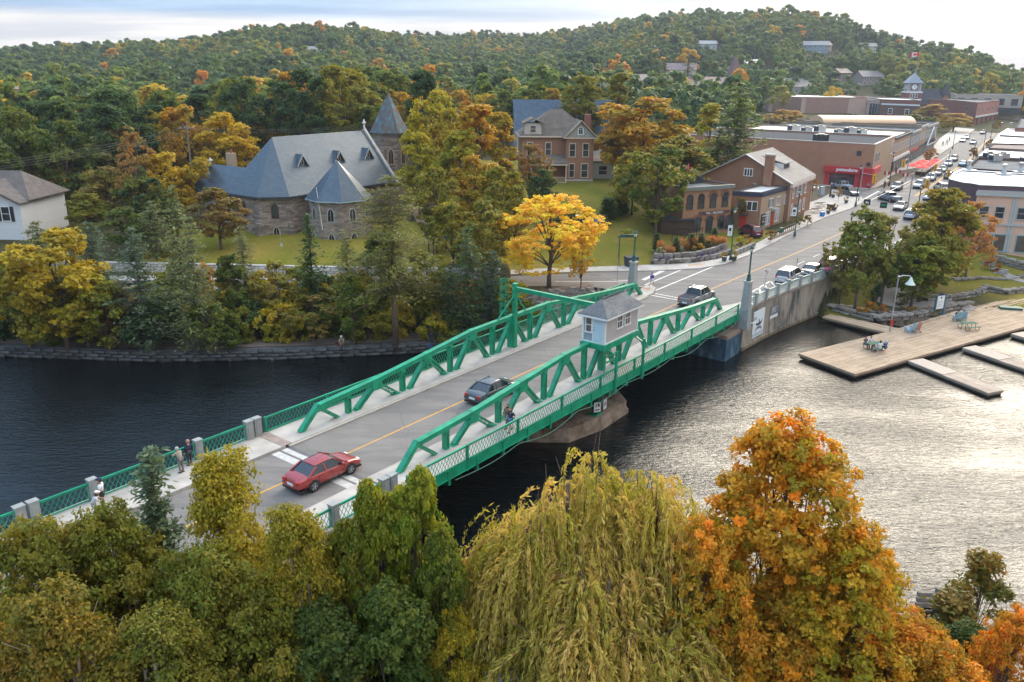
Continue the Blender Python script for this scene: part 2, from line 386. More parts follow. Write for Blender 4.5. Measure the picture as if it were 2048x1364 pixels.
def groundmat():
 s = NT('ground_cover'); co = s.coord('World'); a = s.noise(co, 0.12, 5, 0.6); b = s.noise(co, 3.0, 5, 0.7); f = s.noise(co, 25, 3)
 k = s.n('ShaderNodeAttribute', attribute_type='GEOMETRY', attribute_name='cover').outputs['Fac']
 grass = s.ramp(s.math('ADD', s.math('MULTIPLY', a, 0.5), s.math('MULTIPLY', b, 0.5)), [(0.36,(0.115,0.125,0.012)),(0.48,(0.19,0.165,0.02)),(0.60,(0.34,0.22,0.05))])
 grass = s.mix(0.3, grass, s.ramp(f, [(0.3,(0.05,0.08,0.01)),(0.7,(0.25,0.25,0.04))]))
 dirt = s.ramp(b, [(0.3,(0.09,0.07,0.05)),(0.7,(0.21,0.165,0.125))])
 wood = s.ramp(b, [(0.3,(0.022,0.030,0.012)),(0.5,(0.05,0.05,0.02)),(0.7,(0.12,0.08,0.035))])
 c = s.mix(s.math('MULTIPLY', s.math('SUBTRACT', k, 0.0), 2.0, clamp=True), grass, wood)
 c = s.mix(s.math('MULTIPLY', s.math('SUBTRACT', k, 0.5), 2.0, clamp=True), c, dirt)
 return s.bsdf(c, 0.95, 0, s.bump(f, 0.5, 0.05), 0.1)
GROUND = groundmat()
def watermat():
 s = NT('river_water'); co = s.coord('World', (1.0, 1.0, 1.0), (0,0,R(-20)))
 cs = s.coord('World', (0.55, 1.5, 1.0), (0,0,R(-14)))
 n1 = s.noise(cs, 2.3, 3, 0.55, 0.4); n2 = s.noise(s.coord('World', (0.8,1.6,1), (0,0,R(22))), 6.5, 3, 0.6, 0.3); n3 = s.noise(co, 0.16, 3, 0.5)
 amp = s.ramp(s.noise(s.coord('World', (.35,1.2,1), (0,0,R(-14))), 0.09, 4, 0.6), [(0.36,(0.35,)*3),(0.6,(1,1,1))])
 h = s.math('MULTIPLY', s.math('ADD', s.math('MULTIPLY', n1, 1.0), s.math('MULTIPLY', n2, 0.33)), amp)
 nm = s.bump(h, 1.0, 0.13)
 b = s.n('ShaderNodeBsdfPrincipled', {'Base Color': (0.003,0.005,0.006), 'Roughness': 0.09, 'IOR': 1.36, 'Specular IOR Level': 0.6, 'Normal': nm})
 return s.out(b)
WATER = watermat()
# ------------------------------------------------------------------ terrain
def PX(*pts, z=DECK): return [G(a, b, z) for a, b in pts]
shore_n = [(-600, 60), (-110, 74), (-51.7, 78.3), (-36, 77.3), (-23.4, 78.3), (-11.6, 80.4), (-6.5, 81.7), (2, 85.0), (12.2, 91.0), W(46.6, 10.2), W(46.6, -.4), W(57.4, -1.0), W(68, -2.6),
           G(1646, 637, 0), G(1715, 652, 0), G(1850, 652, 0), G(1965, 628, 0), (75, 99), (110, 112), (600, 150)]
shore_s = [(600, 20), (40, 27), (25, 29.5), (8, 31), (-4, 33), (-14, 33), (-30, 27), (-600, 10)]
WPOLY = np.array(shore_n + shore_s)
def seg_dist(X, Y, P, closed=True):
 d = np.full(X.shape, 1e9); n = len(P)
 for i in range(n if closed else n-1):
  ax, ay = P[i]; bx, by = P[(i+1) % n]
  L2 = (bx-ax)**2 + (by-ay)**2
  t = np.clip(((X-ax)*(bx-ax) + (Y-ay)*(by-ay))/L2, 0, 1)
  d = np.minimum(d, np.hypot(X-ax-t*(bx-ax), Y-ay-t*(by-ay)))
 return d
def inside(X, Y, P):
 r = np.zeros(X.shape, bool); n = len(P)
 for i in range(n):
  ax, ay = P[i]; bx, by = P[(i+1) % n]
  c = ((ay > Y) != (by > Y)) & (X < (bx-ax)*(Y-ay)/(by-ay+1e-12)+ax)
  r ^= c
 return r
SKY = [(-700,92,1100),(-200,92,1100),(0,86,1080),(120,80,1050),(250,74,1000),(400,66,960),(480,52,930),(560,46,900),(660,46,900),(740,52,950),(850,62,1100),(950,68,1200),(1070,70,1200),
       (1150,60,1150),(1230,44,1080),(1300,30,1020),(1400,21,980),(1480,24,960),(1560,18,950),(1640,24,930),(1700,38,900),(1760,62,860),(1850,82,820),(1950,98,760),(2010,118,720),(2100,150,700),(2800,190,700)]
_az = []; _R = []; _H = []
for a, b, r in SKY:
 d = ray(a, b); _az.append(math.atan2(d[0], d[1])); _R.append(r)
 _H.append(CAM_Z + r * d[2] / math.hypot(d[0], d[1]) - 13.0 - 8.0)
_az = np.array(_az); _R = np.array(_R); _H = np.array(_H)
def wob(X, Y, s, k):
 return np.sin(X/s+k)*np.cos(Y/s*1.3-k*2) + 0.5*np.sin(X/s*2.1+Y/s*1.7+k*3)
def H(X, Y):
 X = np.atleast_1d(np.asarray(X, float)); Y = np.atleast_1d(np.asarray(Y, float))
 d = seg_dist(X, Y, WPOLY); ins = inside(X, Y, WPOLY)
 xl = X-BO[0]; yl = Y-BO[1]; s = xl*BD[0]+yl*BD[1]; t = xl*BN[0]+yl*BN[1]
 hl = 0.95 + 3.30*smooth(0, 1, (d-np.interp(X, [-12, 0, 10], [4.2, 1.2, .1]))/np.interp(X, [-12, 0, 10], [6.0, 3.6, 2.2]))
 lawn = 5.38 + np.clip(Y-97, 0, 65)*0.070 - 1.5*smooth(190, 280, Y)
 stepx = smooth(1, -1.5, X)
 lz = 4.25 + (lawn-4.25)*np.where(stepx > 0.5, 1, smooth(15, 42, t)*smooth(96, 112, Y))*(1-smooth(125, 160, s)*(t < 90))*(1-.9*smooth(-50, -64, X))
 hl = np.where(d > 10.2, 4.25, hl)
 yw = np.interp(X, [-120, -60, -19.4, -2, 4], [100, 97.6, 95.9, 95.6, 96.0])   # foot of the pale block wall
 hl = np.where(Y > yw+0.5, lz, hl)
 ht = 4.25 + 0*X
 wl = smooth(8.9, 11.5, t)*1.0
 h = np.where(Y > 91, ht*(1-wl)+hl*wl, hl)
 h = np.where((X < 10) | (t > 30), hl, h)
 hp = 0.62 + 3.0*smooth(7, 34, d)
 far_r = smooth(66, 84, s)*0 + 1
 tw_ = np.interp(s, [46, 52, 57.4, 62.8, 68.2, 73.6, 79, 120], [-2.3, -2.45, -2.95, -3.7, -4.5, -5.3, -6.2, -7.0])
 park = (t < tw_+.3) & (Y < 170); wd_ = .8+8*smooth(64, 80, s)
 k = smooth(tw_+.2, tw_-wd_, t)
 hp2 = (4.25-2.4*(1-smooth(68, 86, s)))*(1-k)+hp*k
 h = np.where(park, np.where(s > 45, hp2, h), h)
 r = np.hypot(X, Y); az = np.arctan2(X, Y)
 Rr = np.interp(az, _az, _R); Hr = np.interp(az, _az, _H)
 base = h
 st_ = np.interp(az, [0.16, 0.27, 0.34], [0.30, 0.42, 0.54]); up = smooth(0, 1, (r/Rr-st_)/(1-st_))**1.25
 tmask = 1-smooth(.22, .28, az)*(1-smooth(430, 520, r)); hill = (Hr-6)*up*(1-0.45*smooth(1.0, 1.8, r/Rr)) + wob(X, Y, 90, 1.0)*3.0*tmask*smooth(300, 500, r)*(1-smooth(0.9, 1.0, r/Rr))
 h = h + np.where(Y > 150, hill, 0)
 near = Y < 55
 h = np.where(near, 0.2+1.2*smooth(0, 6, d), h)
 h = np.where(ins, -1.0-1.0*smooth(0, 3, d), h)
 return h
def h1(x, y): return float(H(x, y)[0])
_T = np.concatenate([np.linspace(0.05, 1, 1)*0 + 20, np.geomspace(20, 2500, 1500)])
def GH(px, py, lift=0.0):
 d = ray(px, py); n = math.sqrt(d[0]**2+d[1]**2+d[2]**2); X = d[0]/n*_T; Y = d[1]/n*_T; Z = CAM_Z+d[2]/n*_T
 hh = H(X, Y)+lift; k = np.argmax(Z < hh)
 a, b = Z[k-1]-hh[k-1], hh[k]-Z[k]; f = a/(a+b+1e-9); T = _T[k-1]+f*(_T[k]-_T[k-1])
 return d[0]/n*T, d[1]/n*T, CAM_Z+d[2]/n*T
def cover(X, Y):
 d = seg_dist(X, Y, WPOLY)
 xl = X-BO[0]; yl = Y-BO[1]; s = xl*BD[0]+yl*BD[1]; t = xl*BN[0]+yl*BN[1]
 c = np.full(X.shape, 0.5)
 c = np.where((X < 14) & (d < 4.6), 0.97, c)
 lawn = (Y > 96) & (Y < 119) & (X > -46) & (X < -8)
 c = np.where(lawn, 0.0, c)
 gal = (Y > 98) & (Y < 175) & (t > 11) & (X > -8) & (X < 40)
 c = np.where(gal, 0.05, c)
 town = (t < 60) & (t > -200) & (X > 40) & (Y > 140) & (Y < 330)
 c = np.where(town, 0.9, c)
 park = (t < -5.2) & (s > 45) & (Y < 150) & (Y > 60)
 c = np.where(park, 0.08 + 0.75*smooth(1, 0.4, np.abs(t+15)/9)*smooth(92, 75, s), c)
 c = np.where(park & (s > 70) & (t < -22), 0.0, c)
 c = np.where((Y < 75), 0.5, c)
 return np.clip(c + 0.04*wob(X, Y, 3, 2), 0, 1)
def terrain():
 rr = np.concatenate([np.geomspace(14, 60, 50), np.arange(61, 131, 1.0), np.geomspace(131.5, 420, 130), np.geomspace(425, 1300, 90), np.geomspace(1330, 2600, 16)])
 aa = np.concatenate([np.radians(np.linspace(-100, -42, 24)), np.radians(np.linspace(-41.5, 41.5, 330)), np.radians(np.linspace(42, 100, 24))])
 RR, AA = np.meshgrid(rr, aa, indexing='ij')
 X = (RR*np.sin(AA)).ravel(); Y = (RR*np.cos(AA)).ravel(); Z = H(X, Y)
 nr, na = len(rr), len(aa)
 idx = np.arange(nr*na).reshape(nr, na)
 F = np.stack([idx[:-1,:-1], idx[:-1,1:], idx[1:,1:], idx[1:,:-1]], -1).reshape(-1, 4)
 me = npmesh('ground', np.stack([X, Y, Z], 1), F[:, ::-1], GROUND, {'cover': cover(X, Y)}, smooth=True)
 return tag(link('ground', me), kind='structure')
def npmesh(name, V, F, mat, attrs=None, smooth=False):
 me = bpy.data.meshes.new(name); V = np.ascontiguousarray(V, np.float32); F = np.ascontiguousarray(F, np.int32)
 k = F.shape[1]
 me.vertices.add(len(V)); me.vertices.foreach_set('co', V.ravel())
 me.loops.add(F.size); me.loops.foreach_set('vertex_index', F.ravel())
 me.polygons.add(len(F)); me.polygons.foreach_set('loop_start', np.arange(0, F.size, k, dtype=np.int32))
 try: me.polygons.foreach_set('loop_total', np.full(len(F), k, np.int32))
 except Exception: pass
 if smooth: me.polygons.foreach_set('use_smooth', np.ones(len(F), bool))
 else: me.polygons.foreach_set('use_smooth', np.zeros(len(F), bool))
 for x in (mat if isinstance(mat, (list, tuple)) else [mat]): me.materials.append(x)
 me.update(calc_edges=True); me.validate(verbose=False) if False else None
 for a, arr in (attrs or {}).items():
  at = me.attributes.new(a, 'FLOAT', 'POINT'); at.data.foreach_set('value', np.ascontiguousarray(arr, np.float32))
 return me
terrain()
wm = MB(); wm.poly([(-900, -20, 0), (900, -20, 0), (900, 170, 0), (-900, 170, 0)])
tag(wm.build('river_water', WATER), kind='structure')
# ------------------------------------------------------------------ roads and pavements (sheets 4 mm and more apart)
def sheet(name, poly, z, mat, kind='structure', parent=None):
 a = sum(poly[i][0]*poly[(i+1)%len(poly)][1]-poly[(i+1)%len(poly)][0]*poly[i][1] for i in range(len(poly)))
 if a < 0: poly = poly[::-1]
 o = MB().poly([(x, y, z) for x, y in poly]).build(name, mat, parent)
 return tag(o, kind=kind) if kind else o
def slab(name, poly, z0, z1, mat, kind='structure'):
 return tag(MB().prism(poly, z0, z1).build(name, mat), kind=kind)
CL = [(44, 4.7), (67, 4.2), (80.6, 3.8), (98, 3.6), (104, 3.7), (124, 4.1), (140, 4.9), (160, 6.0), (182, 7.4), (239, 10.9), (327, 20.1), (440, 31.1), (520, 40)]
def cl(s):
 return float(np.interp(s, [a for a, b in CL], [b for a, b in CL]))
ZR = DECK
LEFT = [(45.5, 8.5), (47.3, 8.5), (50, 10.6), (56, 15.5), (60.7, 14), (67.5, 10), (83, 10), (101, 10.2), (126.9, 12.5), (134, 16), (136, 40), (150, 40), (153, 14.8), (161, 13.0), (200, 15.2), (231, 18), (327, 27), (440, 39), (520, 47)]
RIGHT = [(520, 34), (440, 25), (327, 14.5), (239, 5.5), (182, 2.2), (160, 0.5), (148, -1.5), (144, -6), (142, -40), (126, -36), (118, -8), (104, -5.2), (72, -3.3), (64, -2.3), (56, -1.5), (49, -0.3), (45.5, 0.9)]
sheet('main_road', [W(s, t) for s, t in LEFT+RIGHT], ZR, ASPH)
nroad = PX((1302,543),(1184,545),(1050,551),(900,556),(700,561),(300,563),(-250,566),(-250,584),(300,581),(700,580),(900,577),(1050,572),(1180,573),(1283,588),(1345,560))
sheet('river_road', nroad, ZR-0.006, ASPH)
slab('north_pavement', PX((1040,549),(1184.6,544),(1302,542.7),(1398.7,538),(1448.5,529.5),(1492.5,513.4),(1550,485),(1594.6,461),(1653,434.6),(1700,418.5),(1722,408),(1727,401),(1722,394),(1700,383),(1625,377),(1614,388),(1606,440),(1589,452),(1542,472.7),(1501,494),(1466,510.4),(1436.8,519),(1390,526.6),(1302,531),(1184.6,535.4),(1040,540)), DECK-0.1, DECK+0.12, WALKC)
slab('river_road_pavement', PX((1038,549.5),(1038,540.5),(900,546.5),(700,551),(300,553),(-250,556),(-250,566),(300,562.5),(700,560.5),(900,556)), DECK-0.1, DECK+0.12, WALKC)
slab('traffic_island', PX((1262,593),(1290,574),(1303,571),(1311,577),(1306,588),(1285,598),(1268,604)), DECK-0.1, DECK+0.13, WALKC)
slab('south_pavement', [W(45.6, 0.9), W(49, -0.4), W(56, -1.6), W(64, -2.4), W(72, -3.4), W(104, -5.3), W(112, -6.6), W(110, -8), W(104, -6.7), W(71.7, -4.75), W(64, -3.75), W(56, -2.55), W(49, -1.5), W(45.6, -1.5)], DECK-0.1, DECK+0.12, WALKC)
fs = [(153.2, 14.9), (157, 14.0), (172, 14.8), (176, 16.6), (196, 18.2), (206, 16.6), (231, 18.2), (327, 27.2), (440, 39.2), (440, 48), (327, 35), (266, 25.9), (200, 19.8), (158, 15.9), (154, 40), (150.2, 40)]
slab('far_north_pavement', [W(s, t) for s, t in fs], DECK-0.1, DECK+0.12, WALKC)
slab('far_south_pavement', [W(s, t) for s, t in [(148, -1.7), (160, 0.3), (182, 2.0), (239, 5.3), (327, 14.3), (440, 24.8), (440, 20), (327, 9.5), (239, 0.5), (182, -2.5), (160, -4.5), (148, -6)]], DECK-0.1, DECK+0.12, WALKC)
def stripe(name, pts, w, mat, z=ZR+0.006, dash=None):
 mb = MB()
 P = [Vector((x, y, 0)) for x, y in pts]; acc = 0.0
 for a, b in zip(P, P[1:]):
  L = (b-a).length; d = (b-a)/L; n = Vector((-d.y, d.x, 0))*(w/2)
  segs = [(0, L)]
  if dash:
   on, off = dash; segs = []; q = 0.0
   while q < L: segs.append((q, min(L, q+on))); q += on+off
  for u, v in segs:
   c, e = a+d*u, a+d*v
   mb.poly([(c.x-n.x, c.y-n.y, z), (e.x-n.x, e.y-n.y, z), (e.x+n.x, e.y+n.y, z), (c.x+n.x, c.y+n.y, z)])
 return tag(mb.build(name, mat), kind='structure')
def clp(s0, s1, off, n=14): return [W(s, cl(s)+off) for s in np.linspace(s0, s1, n)]
stripe('yellow_centre_line', clp(46.5, 122, 0.0, 10), 0.14, LINE_Y)
stripe('yellow_centre_line', clp(150, 470, -1.2, 14), 0.16, LINE_Y)
stripe('yellow_centre_line', clp(150, 330, -0.85, 10), 0.16, LINE_Y)
stripe('white_lane_line', [W(s, cl(s)-2.9-0.01*(s-67)) for s in (66.5, 118)], 0.13, LINE_W, dash=(2.6, 3.2))
stripe('white_lane_line', [W(s, cl(s)+3.4) for s in (156, 215)], 0.13, LINE_W)
stripe('white_stop_line', PX((1722,402),(1758,382)), 0.45, LINE_W)
stripe('white_crossing_line', PX((1753,384),(1826,389)), 0.25, LINE_W); stripe('white_crossing_line', PX((1758,378),(1832,382)), 0.25, LINE_W)
stripe('white_crossing_line', PX((1722,418),(1800,440)), 0.3, LINE_W); stripe('white_crossing_line', PX((1830,440),(1856,392)), 0.25, LINE_W)
stripe('white_crossing_line', PX((1286,560),(1340,535)), 0.55, LINE_W)
stripe('white_crossing_line', PX((1290,570),(1370,536.5)), 0.22, LINE_W); stripe('white_crossing_line', PX((1311,581),(1429,532)), 0.22, LINE_W)
stripe('white_edge_line', PX((1110,563),(1230,563),(1262,560)), 0.22, LINE_W)
for a, b in ([(1300,590),(1360,601)],[(1306,586),(1362,597)]): stripe('white_stop_line', PX(a, b), 0.22, LINE_W)
hz = [((1497,588),(1541,562)),((1541,562),(1560,584)),((1529,568),(1536,584)),((1518,575),(1522,590)),((1500,586),(1504,598))]
for a, b in hz: stripe('white_hatching', PX(a, b), 0.22, LINE_W, z=ZR+0.008)
sheet('tactile_plate', PX((1375,531),(1410,528.5),(1411,530.5),(1376,533.5)), DECK+0.126, plain('ochre_tactile', (0.45,0.26,0.14), 0.8))
sheet('tactile_plate', PX((1284,577),(1300,578),(1302,582),(1288,580)), DECK+0.136, plain('ochre_tactile', (0.45,0.26,0.14), 0.8))
# ------------------------------------------------------------------ the swing bridge (local frame: x along, y across, z absolute)
BAY = 5.5; TF = 9.43; NF, FF = -2.2, 11.25
def local_thing(name, label, cat, group=None): return thing(name, label, cat, (BO[0], BO[1], 0), PHI, group)
br = local_thing('swing_bridge', 'long bright green steel truss bridge crossing the dark river', 'bridge')
D0 = DECK
mb = MB(); mb.box(-3.3, 45.4, 0.9, 8.5, D0-0.35, D0); mb.build('road_deck', ASPH, br)
for (a, b) in ((NF+0.03, 0.9), (8.5, FF-0.03)):
 mb = MB(); mb.box(-3.3, 45.4, a, b, D0-0.3, D0+0.15); mb.build('walkway_slab', WALKC, br)
for a, b in ((0.9, 1.12), (8.28, 8.5)):
 mb = MB(); mb.box(-3.28, 45.38, a+0.003, b-0.003, D0-0.2, D0+0.11); mb.build('kerb', KERB, br)
for y in (4.70,):
 mb = MB(); mb.poly([(-3.2, y-.06, D0+.005), (45.3, y-.06-.4*0, D0+.005), (45.3, y+.06, D0+.005), (-3.2, y+.06, D0+.005)]); mb.build('centre_stripe', LINE_Y, br)
fb = MB()
for s in np.arange(-2, 45.5, 2.75): fb.box(s-.12, s+.12, NF+0.1, FF-0.1, D0-1.0, D0-0.36)
fb.build('floor_beams', GREEN, br)['kind'] = 'stuff'
for y in (0.0, TF):
 mb = MB(); mb.box(-2.2, 45.2, y-.2, y+.2, D0-1.5, D0-0.36); mb.build('main_girder', GREEN, br)
for y, sg in ((NF, -1), (FF, 1)):
 mb = MB(); mb.box(-3.2, 45.2, y-.05, y+.05, D0-0.42, D0+0.17); mb.box(-3.2, 45.2, y-.12, y+.12, D0-0.46, D0-0.42); mb.build('fascia_girder', GREEN, br)
 for s in np.arange(-2.3, 45, 2.75):
  mb = MB(); mb.box(s-.05, s+.05, y+sg*.05-.06, y+sg*.05+.06, D0-0.44, D0+0.16); mb.build('fascia_bracket', GREEN, br)
HT = [1.66, 1.98, 2.5, 3.05, 3.08, 3.05, 2.5, 1.98, 1.66]
def htop(k):
 i = int(min(7, max(0, math.floor(k)))); return HT[i]+(HT[i+1]-HT[i])*(k-i)
_mcache = {}
def laced(w, d, L):
 """built-up member standing along +z: two flange plates joined by lacing bars, length L"""
 key = ('lace', w, d, round(L, 2))
 if key in _mcache: return _mcache[key]
 mb = MB()
 for sx in (-1, 1):
  mb.box(sx*w/2-.012, sx*w/2+.012, -d/2, d/2, 0, L)
  for sy in (-1, 1): mb.box(sx*(w/2-.05)-.035, sx*(w/2-.05)+.035, sy*d/2-.010, sy*d/2+.010, 0, L)
 for sy in (-1, 1):
  z = 0.15; k = 1
  while z < L-0.3:
   mb.beam((-k*(w/2-.04), sy*d/2, z), (k*(w/2-.04), sy*d/2, z+.22), .045, .012, (0,1,0)); z += .22; k = -k
  mb.box(-w/2, w/2, sy*d/2-.008, sy*d/2+.008, 0, .12); mb.box(-w/2, w/2, sy*d/2-.008, sy*d/2+.008, L-.25, L)
 me = mb.mesh('laced_member', GREEN); _mcache[key] = me; return me
def place_member(name, me, p, q, parent):
 p = Vector(p); q = Vector(q); z = (q-p).normalized(); y = Vector((0,1,0)); x = y.cross(z).normalized(); y = z.cross(x)
 M = Matrix((x, y, z)).transposed().to_4x4(); M.translation = p
 return link(name, me, parent, M=M)
for ti, y in enumerate((0.0, TF)):
 far = ti == 1
 for k in range(8):
  z0 = D0+HT[k]; z1 = D0+HT[k+1]
  mb = MB(); mb.beam((k*BAY, y, z0-.17), ((k+1)*BAY, y, z1-.17), .36, .30);
  mb.beam((k*BAY, y, z0+.012), ((k+1)*BAY, y, z1+.012), .44, .03)
  mb.build('top_chord', GREEN, br)
 for k in range(9):
  z = D0+HT[k]
  if k not in (0, 8):
   for sy in (-1, 1):
    mb = MB(); mb.extr([(-.42, .02), (.42, .02), (.50, -.30), (.28, -.85), (-.28, -.85), (-.50, -.30)], (k*BAY, y+sy*.20, z), (1,0,0), (0,0,1), (0, .02, 0)); mb.build('gusset_plate', GREEN, br)
   mb = MB(); mb.beam((k*BAY-.3, y, z+.03-(.3*(HT[k]-HT[k-1])/BAY)), (k*BAY+.3, y, z+.03+(.3*(HT[min(8,k+1)]-HT[k])/BAY)), .48, .035); mb.build('splice_plate', GREEN, br)
 for sgn, k in ((-1, 0), (1, 8)):
  x = k*BAY; L = math.hypot(1.57, HT[0])
  place_member('end_post', MB().box(-.17, .17, -.19, .19, 0, L).mesh('end_post', GREEN), (x+sgn*1.57, y, D0+.1), (x, y, D0+HT[0]-.1), br)
  x2 = x-sgn*1.75; place_member('diagonal_member', laced(.22, .30, math.hypot(1.75, HT[0]-.35)), (x2, y, D0+.14), (x-sgn*.1, y, D0+HT[0]-.25), br)
 for k in range(8):
  s = (k+.5)*BAY; L = htop(k+.5)-.45
  link('vertical_post', laced(.34, .36, L), br, loc=(s, y, D0+.14))
 for k in range(1, 8):
  for sg in (-1, 1):
   p = (k*BAY+sg*2.02, y, D0+.14); q = (k*BAY+sg*.26, y, D0+HT[k]-.55)
   L = (Vector(q)-Vector(p)).length
   place_member('diagonal_member', laced(.30 if sg < 0 else .34, .34, L) if (k+ti) % 2 else laced(.36, .34, L), p, q, br)
   mb = MB(); mb.box(p[0]-.3, p[0]+.3, y-.26, y+.26, D0+.15, D0+.18); mb.build('base_plate', GREEN, br)
mb = MB(); mb.box(21.72, 22.28, TF-.3, TF+.3, D0+.15, D0+2.5); mb.build('centre_post', GREEN, br)
mb = MB(); mb.box(21.75, 22.25, -.25, .25, D0+.15, D0+2.9); mb.build('centre_post', GREEN, br)
MZ = D0+6.0; my = TF-.34
mb = MB(); mb.box(21.8, 22.2, my-.15, my+.15, D0+.15, MZ); mb.box(21.74, 22.26, my-.2, my+.2, MZ, MZ+.04); mb.build('mast', GREEN, br)
for sg in (-1, 1):
 mb = MB(); mb.beam((22+sg*.1, my, D0+5.0), (22+sg*2.0, TF, D0+3.1), .10, .10); mb.build('mast_brace', GREEN, br)
mb = MB(); mb.beam((22, my, MZ-.45), (22, 0.9, D0+5.55), .26, .30); mb.beam((22, my, MZ-.28), (22, 0.9, D0+5.72), .34, .03); mb.build('overhead_beam', GREEN, br)
mb = MB(); mb.beam((22, my-.1, D0+4.9), (22, my-1.0, MZ-.65), .14, .10); mb.build('knee_brace', GREEN, br)
mb = MB(); lx, ly = 21.55, TF+.25
for sx in (-.2, .2): mb.tube((lx+sx, ly, D0+.3), (lx+sx, ly, MZ+.3), .025, n=5)
z = D0+.5
while z < MZ+.2: mb.tube((lx-.2, ly, z), (lx+.2, ly, z), .015, n=4); z += .3
mb.build('ladder', GREEN, br)
mb = MB()
for z in np.arange(D0+2.6, MZ+.4, .75):
 pts = [(lx+.42*math.cos(a), ly+.05+.62*math.sin(a), z) for a in np.linspace(-.3, math.pi+.3, 10)]
 for a, b in zip(pts, pts[1:]): mb.beam(a, b, .015, .07)
for a in (.4, 1.1, 1.57, 2.1, 2.8): mb.beam((lx+.42*math.cos(a), ly+.05+.62*math.sin(a), D0+2.6), (lx+.42*math.cos(a), ly+.05+.62*math.sin(a), MZ+.3), .03, .012, (1,0,0))
mb.build('ladder_cage', GREEN, br)
def lattice(L, h, mat, step=.30, th=.026, slope=1.7):
 key = ('lat', round(L, 2), round(h, 2), mat.name, step)
 if key in _mcache: return _mcache[key]
 mb = MB(); dx = h/slope
 x = -dx
 while x < L:
  for a, b in (((x, 0), (x+dx, h)), ((x+dx, 0), (x, h))):
   (x0, z0), (x1, z1) = a, b
   if x0 > x1: x0, z0, x1, z1 = x1, z1, x0, z0
   if x1 <= 0 or x0 >= L: continue
   if x0 < 0: z0 = z0+(z1-z0)*(0-x0)/(x1-x0); x0 = 0
   if x1 > L: z1 = z0+(z1-z0)*(L-x0)/(x1-x0); x1 = L
   if abs(x1-x0) < 1e-4: continue
   mb.beam((x0, .0, z0), (x1, .0, z1), th, th*.9, (0,1,0))
  x += step
 for z in (0, h): mb.box(0, L, -.035, .035, z-.03, z+.03)
 for z in (0, L): mb.box(z-.02 if z else 0, z+.02 if z == 0 else L, -.03, .03, 0, h)
 me = mb.mesh('lattice_panel', mat); _mcache[key] = me; return me
for y, sg in ((NF, -1), (FF, 1)):
 n = 9; s0, s1 = -3.0, 44.9
 xs = [s0+(s1-s0)*i/n for i in range(n+1)]
 for i, x in enumerate(xs):
  mb = MB(); mb.box(x-.07, x+.07, y-.08, y+.08, D0-.55, D0+1.27); mb.build('railing_post', GREEN, br)
 for a, b in zip(xs, xs[1:]):
  link('lattice_panel', lattice(b-a-.14, .93, GREEN), br, loc=(a+.07, y, D0+.23))
  mb = MB(); mb.box(a+.07, b-.07, y-.06, y+.06, D0+1.19, D0+1.25); mb.build('handrail', GREEN, br)
mb = MB()
P = [(s, NF-.16, D0-.55-.55*abs(math.sin(s*.42))*(.4+.6*math.sin(s*.13)**2)) for s in np.linspace(1, 44.5, 80)]
mb.path(P, [.03]*80, 4); mb.build('slung_cable', plain('cable_cover', (.10,.24,.17), .6), br)
mb = MB(); cz = D0+3.02
mb.box(19.7, 25.2, -1.55, .75, cz-.02, cz+.10); mb.box(19.7, 25.2, -1.58, -1.40, cz-.34, cz-.02); mb.box(19.72, 19.9, -1.5, .75, cz-.34, cz-.02); mb.box(25.0, 25.18, -1.5, .75, cz-.34, cz-.02)
mb.build('cabin_platform', GREEN, br)
for x in (20.3, 24.7):
 mb = MB(); mb.box(x-.09, x+.09, NF-.26, NF-.08, D0-.9, cz-.33); mb.beam((x, NF-.17, cz-.7), (x+.0, -1.5, cz-.35), .12, .12); mb.build('cabin_leg', GREEN, br)
mb = MB()
for z in (1.3, 1.75): mb.box(20.4, 22.6, -1.2, -1.1, D0+z, D0+z+.1)
for x in (20.5, 22.5): mb.box(x-.04, x+.04, -1.22, -1.14, D0+.15, D0+1.9)
mb.build('machinery_guard', GREEN, br)
mb = MB(); mb.prism([(18.6, 2.2), (25.4, 2.2), (25.4, 7.2), (18.6, 7.2)], 1.55, D0-1.0); mb.lathe([(3.3, 1.15), (3.3, 1.5), (2.9, 1.6), (2.9, 2.4)], (22, 4.7, 0), 28); mb.build('turntable_drum', GREEN, br)
pr = local_thing('bridge_pier', 'weathered brown concrete pier standing in the water under the cabin', 'pier')
pp = [(14.4, -2.0), (16.2, -4.9+3.0), (20.0, -1.9), (24.9, -1.6), (27.6, 2.0), (27.6, 8.2), (24.5, 11.2), (19, 11.6), (16, 9.8), (13.9, 5.0)]
pp = [(14.2, 2.6), (16.6, -.5), (20.2, -1.25), (24.6, -1.1), (27.3, 1.9), (27.6, 7.5), (25, 10.8), (19.5, 11.2), (15.6, 8.6)]
PIERM = NT('pier_concrete');
def _pm():
 s = PIERM; a = s.noise(s.coord('Object'), .8, 6, .65); b = s.noise(s.coord('Object'), 7, 4)
 c = s.ramp(a, [(.35, (.13,.09,.06)), (.5, (.27,.20,.145)), (.66, (.40,.32,.25))]); s.bsdf(c, .9, 0, s.bump(b, .4, .03), .3)
_pm()
mb = MB(); mb.prism(pp, -2, 1.12); mb.build('pier_block', PIERM.m, pr)
q = [(x*1.0+(x-21)*.03, y+(y-5)*.03) for x, y in pp]
mb = MB(); mb.prism(q, -2, .38); mb.build('footing', PIERM.m, pr)
mb = MB(); mb.box(19.9, 21.0, -1.2+.25, -.1, 1.12, 1.18); mb.build('anchor_plate', GREEN, pr)
mb = MB(); mb.frus((20.45, -.6), .22, .2, 1.18, D0-.9, .5, .45); mb.build('pedestal', GREEN_DARK, pr)
